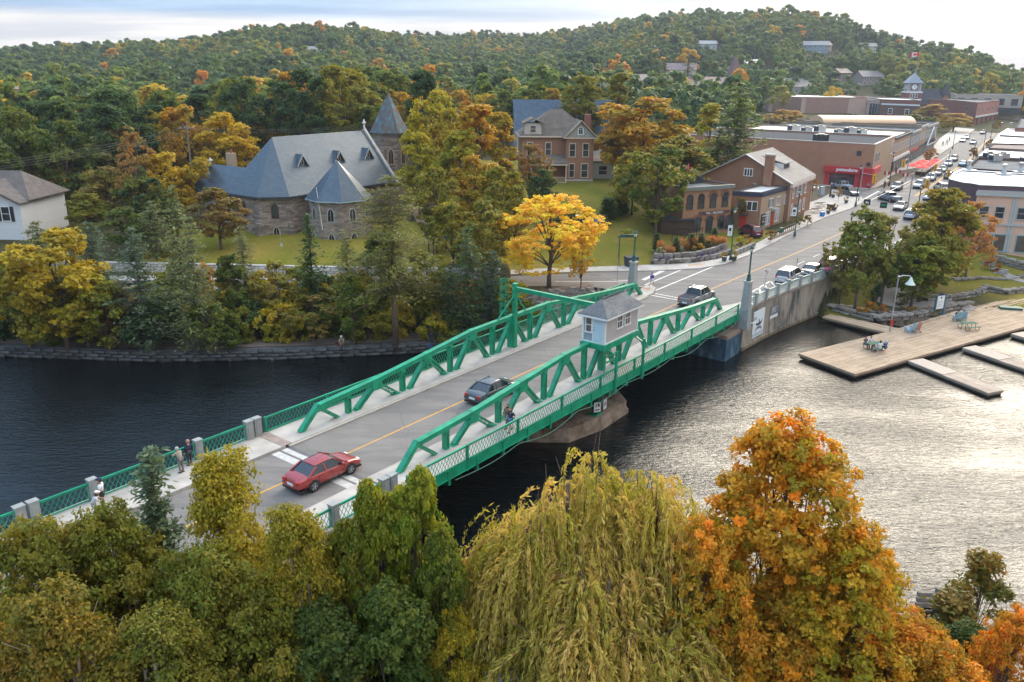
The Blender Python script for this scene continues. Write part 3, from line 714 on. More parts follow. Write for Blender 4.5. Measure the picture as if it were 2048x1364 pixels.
def flatplate(name, label, cat, M, w, h, front, graphics, back=GALV, parent=None):
 """a board standing in its local xz plane facing -y, built with real thickness and raised print"""
 t = thing(name, label, cat) if parent is None else parent
 t.matrix_world = M
 MB().box(-w/2, w/2, 0, .04, 0, h).build('board', front, t)
 for i, (poly, mat) in enumerate(graphics):
  MB().extr(poly, (0, -.004-.001*(i % 3), 0), (1,0,0), (0,0,1), (0, .003, 0)).build('print', mat, t)
 return t
def faceM(s, t, z, ang): # ang: direction the board faces, measured in the bridge frame
 x, y = W(s, t); return Matrix.Translation((x, y, z)) @ Matrix.Rotation(PHI+ang+math.pi/2, 4, 'Z')
INK = plain('ink_black', (.025,.025,.03), .6, .1)
for k, (s, a) in enumerate(((20.0, -math.pi/2-.5), (20.95, -math.pi/2+.15))):
 flatplate('navigation_sign', ('white plate with black figures fixed low on the left of the pier bracket', 'white plate with black figures fixed low on the right of the pier bracket')[k], 'sign',
  faceM(s, -1.0-.15*k, 1.55, a), .62, .85, WHITE, [([(-.18,.45),(-.08,.45),(-.08,.72),(-.18,.72)], INK), ([(.02,.45),(.2,.45),(.2,.72),(.02,.72)], INK), ([(-.2,.15),(.2,.15),(.2,.25),(-.2,.25)], INK)] if k == 0 else [([(-.16,.25),(-.04,.25),(-.04,.65),(-.16,.65)], INK), ([(.04,.25),(.17,.3),(.17,.62),(.04,.65)], INK)])
# ------------------------------------------------------------------ tender's cabin
cab = local_thing('bridge_cabin', 'small pale cabin with grey shingled hip roof perched on the green truss', 'cabin')
SID_G = brickmat('pale_clapboard', (.50,.45,.42), (.56,.50,.465), (.33,.30,.28), 9.0, .11, .012, .6, .08, bump=.4)
SID_B = plain('grey_blue_siding', (.30,.36,.40), .6, .05)
cz = D0+3.13; x0, x1, y0, y1 = 19.95, 25.0, -1.42, .62; ch = 2.15
mb = MB(); mb.box(x0, x1, y0, y1, cz, cz+ch); mb.build('wall', SID_G, cab)
mb = MB(); mb.box(x0-.02, x0, y0+.09, y1-.09, cz+.1, cz+ch-.05); mb.build('end_cladding', SID_B, cab)
for x in (x0, x1):
 for y in (y0, y1):
  mb = MB(); mb.box(x-.07, x+.07, y-.07, y+.07, cz, cz+ch-.01); mb.build('corner_board', WHITE, cab)
mb = MB(); mb.box(x0-.05, x1+.05, y0-.05, y1+.05, cz-.02, cz+.1); mb.build('base_board', WHITE, cab)
rz0 = cz+ch; ov = .38; rh = 1.12; ym = (y0+y1)/2
A = [(x0-ov, y0-ov, rz0), (x1+ov, y0-ov, rz0), (x1+ov, y1+ov, rz0), (x0-ov, y1+ov, rz0), (x0+1.0, ym, rz0+rh), (x1-1.0, ym, rz0+rh)]
def hiproof(name, A, mat, parent, th=.14):
 A = [Vector(a) for a in A]; B = [a+Vector((0,0,th)) for a in A]
 mb = MB(); mb.add(A+B, [(3,2,1,0), (0,1,7,6), (1,2,8,7), (2,3,9,8), (3,0,6,9), (6,7,11,10), (8,9,10,11), (7,8,11), (9,6,10)])
 return mb.build(name, mat, parent)
def shingles(name, lo, hi):
 s = NT(name); co = s.coord('Object'); v = s.n('ShaderNodeTexVoronoi', {0: s.coord('Object', (3.0, 3.0, 7.0)), 'Scale': 1.6}).outputs['Color']; a = s.noise(co, 1.0, 4)
 c = s.mix(.6, s.ramp(s.n('ShaderNodeSeparateXYZ', {0: v}).outputs[0], [(0, lo), (1, hi)]), s.ramp(a, [(.3, lo), (.7, hi)]))
 z = s.n('ShaderNodeSeparateXYZ', {0: co}).outputs[2]; w = s.math('FRACT', s.math('MULTIPLY', z, 7.0))
 return s.bsdf(c, .9, 0, s.bump(w, -.5, .03), .2)
SHG = shingles('grey_shingle', (.10,.105,.11), (.235,.235,.23))
hiproof('roof', A, SHG, cab)
mb = MB();
for a, b in ((0,1),(1,2),(2,3),(3,0)): mb.beam(Vector(A[a])+Vector((0,0,.02)), Vector(A[b])+Vector((0,0,.02)), .06, .15)
mb.build('fascia_board', WHITE, cab)
mb = MB(); mb.beam((x0+1, ym, rz0+rh+.16), (x1-1, ym, rz0+rh+.16), .22, .06); mb.build('ridge_cap', DARKROOF, cab)
def window_meshes(w, h, frame, style='sash', trim=.08, glass=None):
 key = ('win', round(w, 2), round(h, 2), frame.name, style, trim)
 if key in _mcache: return _mcache[key]
 fm = MB(); g = glass or GLASS; pm = MB(); d = .07
 if style == 'arch':
  n = 10; r = w/2; hs = h-r
  outer = [(-r-trim, 0), (r+trim, 0)] + [((r+trim)*math.cos(a), hs+(r+trim)*math.sin(a)) for a in np.linspace(0, math.pi, n)]
  inner = [(-r, .05), (r, .05)] + [(r*math.cos(a), hs+r*math.sin(a)) for a in np.linspace(0, math.pi, n)]
  m = len(outer)
  V = [(x, -d, z) for x, z in outer] + [(x, -d, z) for x, z in inner] + [(x, 0, z) for x, z in outer] + [(x, 0, z) for x, z in inner]
  F = [];
  for i in range(m):
   j = (i+1) % m; F += [(i, j, m+j, m+i), (2*m+j, 2*m+i, 3*m+i, 3*m+j), (j, i, 2*m+i, 2*m+j), (m+i, m+j, 3*m+j, 3*m+i)]
  fm.add(V, F); pm.extr(inner, (0, -.025, 0), (1,0,0), (0,0,1), (0, .02, 0)); fm.box(-.02, .02, -.055, -.026, .05, h); fm.box(-r, r, -.055, -.026, hs-.02, hs+.02); fm.box(-r-trim-.04, r+trim+.04, -d-.06, -.001, -.08, 0)
 elif style == 'lancet':
  r = w; hs = h-w*.87; n = 6
  arc = [(-w/2+r*math.cos(a), hs+r*math.sin(a)) for a in np.linspace(0, math.pi/3, n)] + [(w/2-r*math.cos(a), hs+r*math.sin(a)) for a in np.linspace(math.pi/3, 0, n)]
  inner = [(-w/2, 0), (w/2, 0)] + arc; k = 1+2*trim/w
  outer = [(x*k, (z-h*.45)*(1+trim*1.6/h*1.3)+h*.45) for x, z in inner]; m = len(inner)
  V = [(x, -d, z) for x, z in outer] + [(x, -d, z) for x, z in inner] + [(x, 0, z) for x, z in outer] + [(x, 0, z) for x, z in inner]; F = []
  for i in range(m):
   j = (i+1) % m; F += [(i, j, m+j, m+i), (2*m+j, 2*m+i, 3*m+i, 3*m+j), (j, i, 2*m+i, 2*m+j), (m+i, m+j, 3*m+j, 3*m+i)]
  fm.add(V, F); pm.extr(inner, (0, -.025, 0), (1,0,0), (0,0,1), (0, .02, 0))
  if w > .6: fm.box(-.02, .02, -.05, -.026, 0, h*.9)
 else:
  fm.box(-w/2-trim, -w/2, -d, 0, 0, h); fm.box(w/2, w/2+trim, -d, 0, 0, h); fm.box(-w/2-trim, w/2+trim, -d-.01, 0, h, h+trim*1.3); fm.box(-w/2-trim-.04, w/2+trim+.04, -d-.05, 0, -trim, 0)
  if style == 'sash': fm.box(-w/2, w/2, -.06, -.026, h*.5-.03, h*.5+.03)
  if style == 'grid':
   fm.box(-w/2, w/2, -.06, -.026, h*.5-.035, h*.5+.035)
   fm.box(-.02, .02, -.055, -.026, 0, h)
  if style == 'triple':
   for x in (-w/6, w/6): fm.box(x-.06, x+.06, -.06, -.026, 0, h)
  if style == 'store':
   for x in (-w/4, w/4): fm.box(x-.03, x+.03, -.05, -.026, 0, h)
   fm.box(-w/2, w/2, -.05, -.026, h*.75, h*.75+.05)
  pm.box(-w/2, w/2, -.025, -.002, 0, h)
 r = (fm.mesh('window', frame), pm.mesh('pane', g)); _mcache[key] = r; return r
def win(parent, p, ang, w, h, frame=None, style='sash', trim=.08, name='window', glass=None):
 """p: bottom centre on the wall plane in the parent's frame; ang: rotation so that the window faces (-y rotated by ang)"""
 fm, pm = window_meshes(w, h, frame or WHITE, style, trim, glass)
 o = link(name, fm, parent, loc=p, rz=ang); link('pane', pm, o); return o
CREAMGL = plain('interior_behind_glass', (.13,.10,.09), .15, .3, 2.0, spec=.8)
win(cab, (22.1, y0, cz+.95), 0, .72, 1.1, style='grid', trim=.1, glass=CREAMGL)
win(cab, (23.35, y0, cz+.95), 0, .72, 1.1, style='grid', trim=.1, glass=CREAMGL)
win(cab, (x0-.02, ym+.48, cz+.85), -math.pi/2, .48, 1.15, style='sash', trim=.09, glass=CREAMGL)
DOORB = plain('pale_blue_door', (.50,.63,.70), .4, .04)
mb = MB(); mb.box(x0-.07, x0-.02, ym-.82, ym+.04, cz+.1, cz+2.05); dd = mb.build('door', DOORB, cab)
mb = MB(); mb.box(x0-.12, x0-.07, ym-.06, ym, cz+1.0, cz+1.06); mb.box(x0-.12, x0-.07, ym-.06, ym, cz+1.22, cz+1.28); mb.build('handle', BLACK, dd)
mb = MB(); mb.box(x0-.06, x0-.02, ym+.04, ym+.13, cz+.1, cz+2.1); mb.box(x0-.06, x0-.02, ym-.9, ym-.82, cz+.1, cz+2.1); mb.build('door_frame', WHITE, cab)
# ------------------------------------------------------------------ approach span on the left
ap = local_thing('approach_bridge', 'grey concrete road span with green lattice rails at the lower left', 'bridge')
mb = MB(); mb.box(-60, -3.45, 0.9, 8.5, D0-.3, D0-.002); mb.build('road_deck', ASPH, ap)
for y in (4.70,):
 mb = MB(); mb.poly([(-60, y-.06, D0+.005), (-3.5, y-.06, D0+.005), (-3.5, y+.06, D0+.005), (-60, y+.06, D0+.005)]); mb.build('centre_stripe', LINE_Y, ap)
for a, b in ((-1.9, .9), (8.5, 11.5)):
 mb = MB(); mb.box(-60, -3.5, a, b, D0-.4, D0+.17); mb.build('walkway_slab', WALKC, ap)
BROWNC = plain('brown_concrete', (.30,.22,.17), .9, .25, .6, bump=.3)
for y in (-1.2, 2.5, 6.5, 10.4):
 mb = MB(); mb.box(-60, -3.6, y-.25, y+.25, D0-1.5, D0-.41); mb.build('girder', BROWNC, ap)
mb = MB(); mb.box(-6.6, -4.6, -1.4, 11.0, -2, D0-1.5); mb.build('support_pier', BROWNC, ap)
mb = MB(); mb.box(-26, -24, -1.4, 11.0, -2, D0-1.5); mb.build('support_pier', BROWNC, ap)
mb = MB()
for (a, b) in ((-4.75, -4.15), (-3.95, -3.35)): mb.poly([(a, 1.0, D0+.006), (b, 1.0, D0+.006), (b, 8.4, D0+.006), (a, 8.4, D0+.006)])
mb.build('patched_joint', plain('pale_patch', (.50,.48,.45), .85, .15, 3), ap)
mb = MB(); mb.box(-3.5, -3.2, 1.0, 8.4, D0-.02, D0+.012); mb.build('joint_plate', plain('joint_steel', (.12,.11,.11), .5, .2), ap)
mb = MB(); mb.box(-3.75, -3.0, 8.5, 11.2, D0+.16, D0+.19); mb.build('joint_cover', plain('tan_steel_plate', (.30,.22,.18), .5, .2), ap)
def pillar(s, w, y, h=1.32, mat=PILLAR, parent=ap):
 mb = MB(); mb.box(s-w/2, s+w/2, y-.20, y+.20, D0-.45, D0+.17+h-.1)
 mb.box(s-w/2-.03, s+w/2+.03, y-.23, y+.23, D0+.17+h-.1, D0+.17+h); mb.box(s-w/2+.1, s+w/2-.1, y-.225, y+.225, D0+.25, D0+h-.1)
 return mb.build('concrete_pillar', mat, parent)
FY, NY = 11.2, -1.65
for y in (FY, NY):
 ss = [(-3.72, .52), (-4.36, .52), (-8.1, .46), (-11.45, .46), (-14.8, .46), (-18.0, .52), (-18.7, .52), (-22.4, .46), (-25.8, .46), (-29.2, .46), (-32.6, .46)]
 for s, w in ss: pillar(s, w, y)
 for (a, wa), (b, wb) in zip(ss, ss[1:]):
  g0 = b+wb/2; g1 = a-wa/2
  if g1-g0 > 1:
   link('lattice_panel', lattice(g1-g0, .95, GREEN), ap, loc=(g0, y, D0+.24)); mb = MB(); mb.box(g0, g1, y-.05, y+.05, D0+1.22, D0+1.29); mb.build('handrail', GREEN, ap)
mb = MB(); mb.box(-3.2, -2.6, FY-.04, FY+.04, D0+.2, D0+1.3)
# ------------------------------------------------------------------ far abutment, parapet wall
ab = local_thing('abutment', 'blue stained concrete abutment under the far end of the green bridge', 'abutment')
BLUEC = NT('blue_stained_concrete')
def _bc():
 s = BLUEC; a = s.noise(s.coord('Object', (1,1,.5)), .9, 6, .65); b = s.noise(s.coord('Object'), 8, 3)
 c = s.ramp(a, [(.35, (.02,.05,.085)), (.52, (.05,.11,.16)), (.66, (.17,.25,.30)), (.75, (.34,.34,.32))]); s.bsdf(c, .85, 0, s.bump(b, .3, .02), .3)
_bc()
mb = MB(); mb.box(42.3, 46.0, -2.35, 11.4, -2, 2.35); mb.build('bearing_seat', [BLUEC.m], ab)
mb = MB(); mb.box(42.2, 46.0, -2.45, 11.5, 2.35, 2.75); mb.build('bearing_cap', BROWNC, ab)
mb = MB(); mb.box(45.45, 46.6, -2.3, 11.4, 2.75, D0-.01); mb.build('back_wall', CONC, ab)
def lamp_pedestal(s, t, label, fx):
 x, y = W(s, t)
 th = thing('lamp_pedestal', label, 'pedestal', (x, y, 0), PHI, 'tapered pedestals at the bridge end')
 b0 = 2.75 if t < 5 else 3.9
 MB().frus((0,0), .56, .56, b0, D0+.6, .48, .48).build('plinth', PILLAR, th)
 MB().frus((0,0), .43, .43, D0+.6, D0+3.35, .31, .31).build('shaft', PILLAR, th)
 MB().box(-.38, .38, -.38, .38, D0+3.35, D0+3.55).build('cap', CONC, th)
 return th
def lamp_post(x, y, z, h, label, group='street lamps', mat=None, plain_head=False):
 th = thing('street_lamp', label, 'street lamp', (x, y, z), 0, group); mat = mat or GREEN_DARK
 MB().lathe([(.24,0),(.26,.12),(.2,.2),(.17,.5),(.2,.56),(.13,.64),(.10,1.0),(.085,1.05),(.075,h-.95),(.11,h-.9),(.08,h-.84),(.14,h-.8)], n=10).build('post', mat, th, smooth=True)
 MB().lathe([(.12,h-.8),(.2,h-.45),(.17,h-.42)], n=8).build('lamp_glass', GLOBE, th, smooth=True)
 MB().lathe([(.23,h-.44),(.24,h-.38),(.16,h-.22),(.05,h-.14),(.03,h-.02),(.045,h),(.01,h+.03)], n=10).build('lamp_cap', mat, th, smooth=True)
 return th
GLOBE = NT('frosted_globe').bsdf((.72,.66,.55), .35)
lamp_pedestal(45.9, -2.95+.35, 'tall tapered concrete pedestal at the river corner of the bridge', 0)
xx, yy = W(45.9, -2.6); lamp_post(xx, yy, D0+3.55, 3.75, 'green lantern lamp on the concrete pedestal beside the canal wall')
lamp_pedestal(46.2, 10.9, 'tapered concrete pedestal by the traffic island at the far truss end', 0)
xx, yy = W(46.2, 10.9); lamp_post(xx, yy, D0+3.55, 3.55, 'green lantern lamp on the pedestal by the traffic island')
rw = local_thing('retaining_wall', 'long stained concrete canal wall with pillared parapet and pale lattice panels', 'wall')
wp = [(46.5, -2.3), (52, -2.45), (57.4, -2.95), (62.8, -3.7), (68.2, -4.5), (73.6, -5.3), (79, -6.0)]
for (a, b), (c, d) in zip(wp, wp[1:]):
 mb = MB(); mb.extr([(a, b), (c-.03, d), (c-.03, d+1.9), (a, b+1.9)], (0,0,-2), (1,0,0), (0,1,0), (0,0,D0+2.0-.02)); mb.build('wall_section', CANALW, rw)
 mb = MB(); mb.extr([(a, b-.12), (c, d-.12), (c, d+.35), (a, b+.35)], (0,0,D0-.02), (1,0,0), (0,1,0), (0,0,.24)); mb.build('coping', plain('dark_coping', (.24,.20,.165), .9, .25, 1), rw)
for (a, b), (c, d) in zip(wp[:4], wp[1:]):
 mb = MB(); mb.extr([(a, b-.16), (c, d-.16), (c, d), (a, b)], (0,0,.0), (1,0,0), (0,1,0), (0,0,.42)); mb.build('waterline_ledge', CANALW, rw)
PALE = plain('pale_green_steel', (.52,.58,.50), .6, .08)
pw = []
for (a, b), (c, d) in zip(wp, wp[1:]):
 for f in (0, .5): pw.append((a+(c-a)*f, b+(d-b)*f))
pw = [(46.9, -2.3)]+pw[1:]
for i, (a, b) in enumerate(pw):
 if i: mb = MB(); mb.box(a-.2, a+.2, b-.12, b+.3, D0+.2, D0+1.45); mb.box(a-.24, a+.24, b-.16, b+.34, D0+1.45, D0+1.53); mb.build('parapet_pillar', PILLAR, rw)
for (a, b), (c, d) in zip(pw, pw[1:]):
 L = math.hypot(c-a, d-b)-.4; ang = math.atan2(d-b, c-a)
 link('lattice_panel', lattice(L, .85, PALE, .21, .034, 3.0), rw, loc=(a+.2*math.cos(ang), b+.09+.2*math.sin(ang), D0+.34), rz=ang)
 mb = MB(); mb.beam((a, b+.09, D0+1.26), (c, d+.09, D0+1.26), .12, .07); mb.build('handrail', PALE, rw)
dp = local_thing('drain_pipe', 'white drain pipe running down the canal wall next to the pedestal', 'pipe')
MB().path([(47.3,-2.62,D0+.7),(47.3,-2.62,D0-1.2),(47.3,-2.7,D0-1.3),(47.9,-3.1,D0-1.35),(48.2,-2.75,D0-1.3)], [.06]*5, 8).build('pipe_run', WHITE, dp)
MB().box(47.15,47.45,-2.75,-2.5,D0+.6,D0+.85).build('pipe_box', WHITE, dp)
def wallM(s, z, off=.03):
 for (a, b), (c, d) in zip(wp, wp[1:]):
  if a <= s <= c: f = (s-a)/(c-a); t = b+(d-b)*f; ang = math.atan2(d-b, c-a); break
 x, y = W(s, t-.17*0-off-.03); return Matrix.Translation((x, y, z)) @ Matrix.Rotation(PHI+ang, 4, 'Z')
MISTY = NT('misty_print');
def _mp():
 s = MISTY; sp = s.n('ShaderNodeSeparateXYZ', {0: s.n('ShaderNodeTexCoord').outputs['Object']}); n = s.noise(s.coord('Object', (1.5,1,3)), 2.2, 6, .7)
 far = s.ramp(s.math('ADD', s.math('MULTIPLY', sp.outputs[2], 1.0), s.math('MULTIPLY', n, .8)), [(0,(.50,.56,.60)),(.55,(.62,.68,.71)),(.78,(.38,.43,.46)),(.85,(.75,.79,.81)),(1,(.78,.82,.84))])
 s.bsdf(far, .5)
_mp()
can = [(-.95,1.85),(-.85,1.35),(-.45,1.12),(.45,1.12),(.85,1.4),(1.0,1.95),(.75,1.62),(.3,1.45),(-.35,1.43),(-.75,1.55)]
refl = [(x, 2.12-z) for x, z in can]
person_p = [(-.08,1.4),(.18,1.4),(.16,1.75),(.05,1.95),(-.06,1.78)]
GREYP = plain('print_grey', (.20,.20,.21), .5, .1); DKP = plain('print_dark', (.05,.045,.05), .5, .1)
shr = lambda P, sx=.93, sz=.88, oz=.25: [(x*sx+.1, z*sz+oz) for x, z in P]
post = flatplate('canoe_poster', 'large pale poster of a dark canoe hung on the stained canal wall', 'poster', wallM(50.4, .75), 2.9, 3.0, MISTY.m,
 [(shr(can), DKP), (shr(refl), GREYP), (shr(person_p), DKP), ([(-1.45,2.0),(-.5,2.05),(-.5,2.15),(-1.0,2.45),(-1.45,2.35)], plain('print_pale_grey', (.42,.46,.48), .5, .1))])
flatplate('information_board', 'grey panel with rows of small white text right of the canoe poster', 'sign', wallM(54.2, 2.0), 1.9, 1.45, plain('slate_panel', (.16,.18,.19), .5, .05),
 [([(-.95,0),(.95,0),(.95,.4),(-.95,.4)], WHITE)] + [([(-.7+.1*(i%2),1.2-.13*i),(.6-.2*(i%3),1.2-.13*i),(.6-.2*(i%3),1.24-.13*i),(-.7+.1*(i%2),1.24-.13*i)], WHITE) for i in range(5)])
# ------------------------------------------------------------------ buildings
BR_BROWN = brickmat('brown_brick', (.27,.12,.068), (.35,.17,.10), (.30,.22,.17), .23, .08, .01, bump=.4)
BR_RED = brickmat('red_brick', (.22,.065,.045), (.29,.10,.07), (.27,.19,.16), .23, .08, .01, bump=.4)
BR_TAN = brickmat('tan_brick', (.38,.26,.16), (.46,.33,.22), (.42,.34,.26), .23, .08, .01, bump=.4)
BR_ORANGE = brickmat('orange_brick', (.31,.15,.075), (.42,.22,.12), (.28,.22,.17), .23, .08, .01, bump=.4)
BR_MAUVE = brickmat('mauve_brick', (.30,.17,.14), (.36,.22,.18), (.33,.25,.21), .4, .2, .012, bump=.3)
BR_PINKISH = brickmat('pinkish_beige_brick', (.46,.31,.25), (.52,.37,.30), (.45,.36,.30), .4, .2, .012, bump=.3)
BR_DARK = brickmat('dark_brown_brick', (.15,.075,.05), (.20,.11,.08), (.2,.15,.12), .3, .1, .01, bump=.4)
STUCCO_P = plain('pink_stucco', (.66,.42,.32), .85, .06, .7)
BLOCK_B = brickmat('beige_block', (.45,.36,.27), (.50,.41,.32), (.38,.31,.25), .4, .2, .01, bump=.3)
BLOCK_G = brickmat('grey_block', (.26,.25,.24), (.33,.32,.30), (.22,.21,.20), .4, .2, .01, bump=.3)
def stonewall():
 s = NT('coursed_rubble_stone'); tc = s.n('ShaderNodeTexCoord'); sp = s.n('ShaderNodeSeparateXYZ', {0: tc.outputs['Object']}); nm = s.n('ShaderNodeSeparateXYZ', {0: tc.outputs['Normal']})
 fx = s.math('GREATER_THAN', s.math('ABSOLUTE', nm.outputs[0]), s.math('ABSOLUTE', nm.outputs[1]))
 h = s.n('ShaderNodeMix', data_type='FLOAT'); s.set(h, 0, fx); s.set(h, 2, sp.outputs[0]); s.set(h, 3, sp.outputs[1])
 cm = s.n('ShaderNodeCombineXYZ'); s.set(cm, 0, h.outputs[0]); s.set(cm, 1, sp.outputs[2])
 wob = s.n('ShaderNodeTexNoise', {0: cm.outputs[0], 'Scale': 1.7}); ad = s.n('ShaderNodeVectorMath', {0: s.n('ShaderNodeVectorMath', {0: wob.outputs[1], 1: (.16,.16,.16)}, operation='MULTIPLY').outputs[0], 1: cm.outputs[0]}, operation='ADD')
 br = s.n('ShaderNodeTexBrick', {'Vector': ad.outputs[0], 'Color1': (.12,.10,.085), 'Color2': (.52,.44,.37), 'Mortar': (.10,.08,.07), 'Scale': 1.0, 'Mortar Size': .016, 'Brick Width': .75, 'Row Height': .27, 'Mortar Smooth': .3})
 a = s.noise(s.coord('Object'), .7, 5, .6); b = s.noise(s.coord('Object'), 11, 4)
 c = s.mix(.28, br.outputs[0], s.ramp(a, [(.3,(.13,.095,.08)),(.5,(.26,.20,.165)),(.7,(.40,.32,.26))]))
 c = s.mix(.25, c, s.ramp(b, [(.3,(.08,.06,.05)),(.7,(.42,.34,.29))]))
 return s.bsdf(c, .92, 0, s.bump(s.math('ADD', s.math('MULTIPLY', br.outputs['Fac'], -1.0), s.math('MULTIPLY', b, .5)), .9, .05), .2)
STONE = stonewall()
def metalshingle(name, lo, hi, rough=.42, rows=4.0, cols=2.2):
 s = NT(name); tc = s.n('ShaderNodeTexCoord'); sp = s.n('ShaderNodeSeparateXYZ', {0: tc.outputs['Object']})
 z = s.math('MULTIPLY', sp.outputs[2], rows); fz = s.math('FRACT', z); row = s.math('FLOOR', z)
 rot = s.n('ShaderNodeVectorRotate', {0: tc.outputs['Normal'], 'Angle': 0.0}, rotation_type='Z_AXIS')
 cr = s.n('ShaderNodeVectorMath', {0: tc.outputs['Normal'], 1: (0,0,1)}, operation='CROSS_PRODUCT'); nn = s.n('ShaderNodeVectorMath', {0: cr.outputs[0]}, operation='NORMALIZE')
 dt = s.n('ShaderNodeVectorMath', {0: nn.outputs[0], 1: tc.outputs['Object']}, operation='DOT_PRODUCT').outputs['Value']
 x = s.math('ADD', s.math('MULTIPLY', dt, cols), s.math('MULTIPLY', row, .5)); fx = s.math('FRACT', x)
 cell = s.n('ShaderNodeCombineXYZ', {0: s.math('FLOOR', x), 1: row}); wn_ = s.n('ShaderNodeTexWhiteNoise', {0: cell.outputs[0]}, noise_dimensions='3D').outputs[0]
 a = s.noise(s.coord('Object'), .5, 4)
 c = s.mix(s.math('ADD', s.math('MULTIPLY', wn_, .6), s.math('MULTIPLY', a, .5), clamp=True), lo, hi)
 seam = s.math('MULTIPLY', s.math('GREATER_THAN', fz, .88), 1.0); c = s.mix(s.math('MULTIPLY', seam, .55), c, tuple(v*.35 for v in lo))
 hgt = s.math('ADD', s.math('SUBTRACT', 1.0, fz), s.math('MULTIPLY', s.math('LESS_THAN', fx, .06), -.5))
 return s.bsdf(c, rough, .3, s.bump(hgt, .3, .03), .5)
SLATE = metalshingle('blue_metal_shingle', (.055,.080,.105), (.085,.115,.14), .34)
def copper():
 s = NT('weathered_copper'); a = s.noise(s.coord('Object', (4,4,.10)), .6, 5, .6)
 c = s.ramp(a, [(.36,(.12,.065,.045)),(.46,(.10,.085,.085)),(.56,(.07,.13,.155)),(.7,(.10,.21,.23))]); return s.bsdf(c, .6, .2, None, .4)
COPPER = copper()
def cen(poly): return (sum(p[0] for p in poly)/len(poly), sum(p[1] for p in poly)/len(poly))
def ccw(poly):
 a = sum(poly[i][0]*poly[(i+1)%len(poly)][1]-poly[(i+1)%len(poly)][0]*poly[i][1] for i in range(len(poly)))
 return poly if a > 0 else poly[::-1]
def inset(poly, d):
 n = len(poly); out = []
 for i in range(n):
  p0 = Vector(poly[i-1]); p1 = Vector(poly[i]); p2 = Vector(poly[(i+1)%n])
  e1 = (p1-p0).normalized(); e2 = (p2-p1).normalized(); n1 = Vector((-e1.y, e1.x)); n2 = Vector((-e2.y, e2.x))
  b = (n1+n2); k = d/max(.3, b.dot(n1)); out.append(tuple(p1+b*k))
 return out
def flatb(name, label, poly, z0, z1, wall, roof=GREYROOF, trim=None, par=.45, cat='building', group=None, vis=None):
 """flat-roofed building: wall, parapet, roof membrane; returns (thing, edges)"""
 poly = ccw([tuple(p) for p in poly]); c = cen(poly)
 t = thing(name, label, cat, (c[0], c[1], z0), 0, group)
 P = [(x-c[0], y-c[1]) for x, y in poly]; Hh = z1-z0
 MB().prism(P, -1.2, Hh-par).build('wall', wall, t)
 Q = inset(P, .30); n = len(P)
 mb = MB()
 V = [(x, y, Hh-par-.01) for x, y in P]+[(x, y, Hh) for x, y in P]+[(x, y, Hh) for x, y in Q]+[(x, y, Hh-par-.01) for x, y in Q]
 F = []
 for i in range(n):
  j = (i+1)%n; F += [(i,j,n+j,n+i),(n+i,n+j,2*n+j,2*n+i),(2*n+i,2*n+j,3*n+j,3*n+i)]
 mb.add(V, F); mb.build('parapet', wall, t)
 mb = MB(); O = inset(P, -.07); I = inset(P, .36)
 V = [(x,y,Hh-.02) for x,y in O]+[(x,y,Hh+.08) for x,y in O]+[(x,y,Hh+.08) for x,y in I]+[(x,y,Hh-.02) for x,y in I]; F = []
 for i in range(n):
  j = (i+1)%n; F += [(i,j,n+j,n+i),(n+i,n+j,2*n+j,2*n+i),(2*n+i,2*n+j,3*n+j,3*n+i),(3*n+i,3*n+j,j,i)]
 mb.add(V, F); mb.build('coping', trim or GREYW, t)
 MB().poly([(x, y, Hh-par+.03) for x, y in Q]).build('roof', roof, t)
 E = []
 for i in range(n):
  a = Vector(P[i]); b = Vector(P[(i+1)%n]); E.append((a, b, math.atan2(b.y-a.y, b.x-a.x), (b-a).length))
 t_ = t
 return t, E, Hh
def wallwin(t, E, e, u, z, w, h, frame=None, style='sash', trim=.09, name='window', glass=None, off=.004):
 a, b, ang, L = E[e]; p = a+(b-a)*(u/L if u > 1.0001 or L < 2 else u)
 nx, ny = math.sin(ang), -math.cos(ang)
 return win(t, (p.x+nx*off, p.y+ny*off, z), ang, w, h, frame, style, trim, name, glass)
def wallbox(t, E, e, u0, u1, z0, z1, out, mat, name, inn=0.0):
 a, b, ang, L = E[e]; d = (b-a)/L; nrm = Vector((d.y, -d.x));
 p = a+d*u0+nrm*(-inn); q = a+d*u1+nrm*(-inn)
 P = [p, p+nrm*(out+inn), q+nrm*(out+inn), q]
 return MB().prism([(v.x, v.y) for v in P], z0, z1).build(name, mat, t)
def rooftop_unit(x, y, z, w, d, h, label, mat=GALV, rz=.4, fan=True, group='rooftop ventilation units'):
 t = thing('rooftop_unit', label, 'ventilation unit', (x, y, z), rz, group)
 mb = MB(); mb.box(-w/2, w/2, -d/2, d/2, .15, h); mb.box(-w/2+.1, w/2-.1, -d/2+.1, d/2-.1, 0, .15); mb.build('casing', mat, t)
 MB().box(-w/2-.02, -w/2, -d/2+.15, d/2-.15, .3, h-.2).build('louvre', DARKROOF, t)
 if fan: MB().lathe([(min(w,d)*.35, h), (min(w,d)*.35, h+.2), (min(w,d)*.28, h+.22)], n=12).build('fan_cowl', BLACK if mat is GALV else GALV, t)
 return t
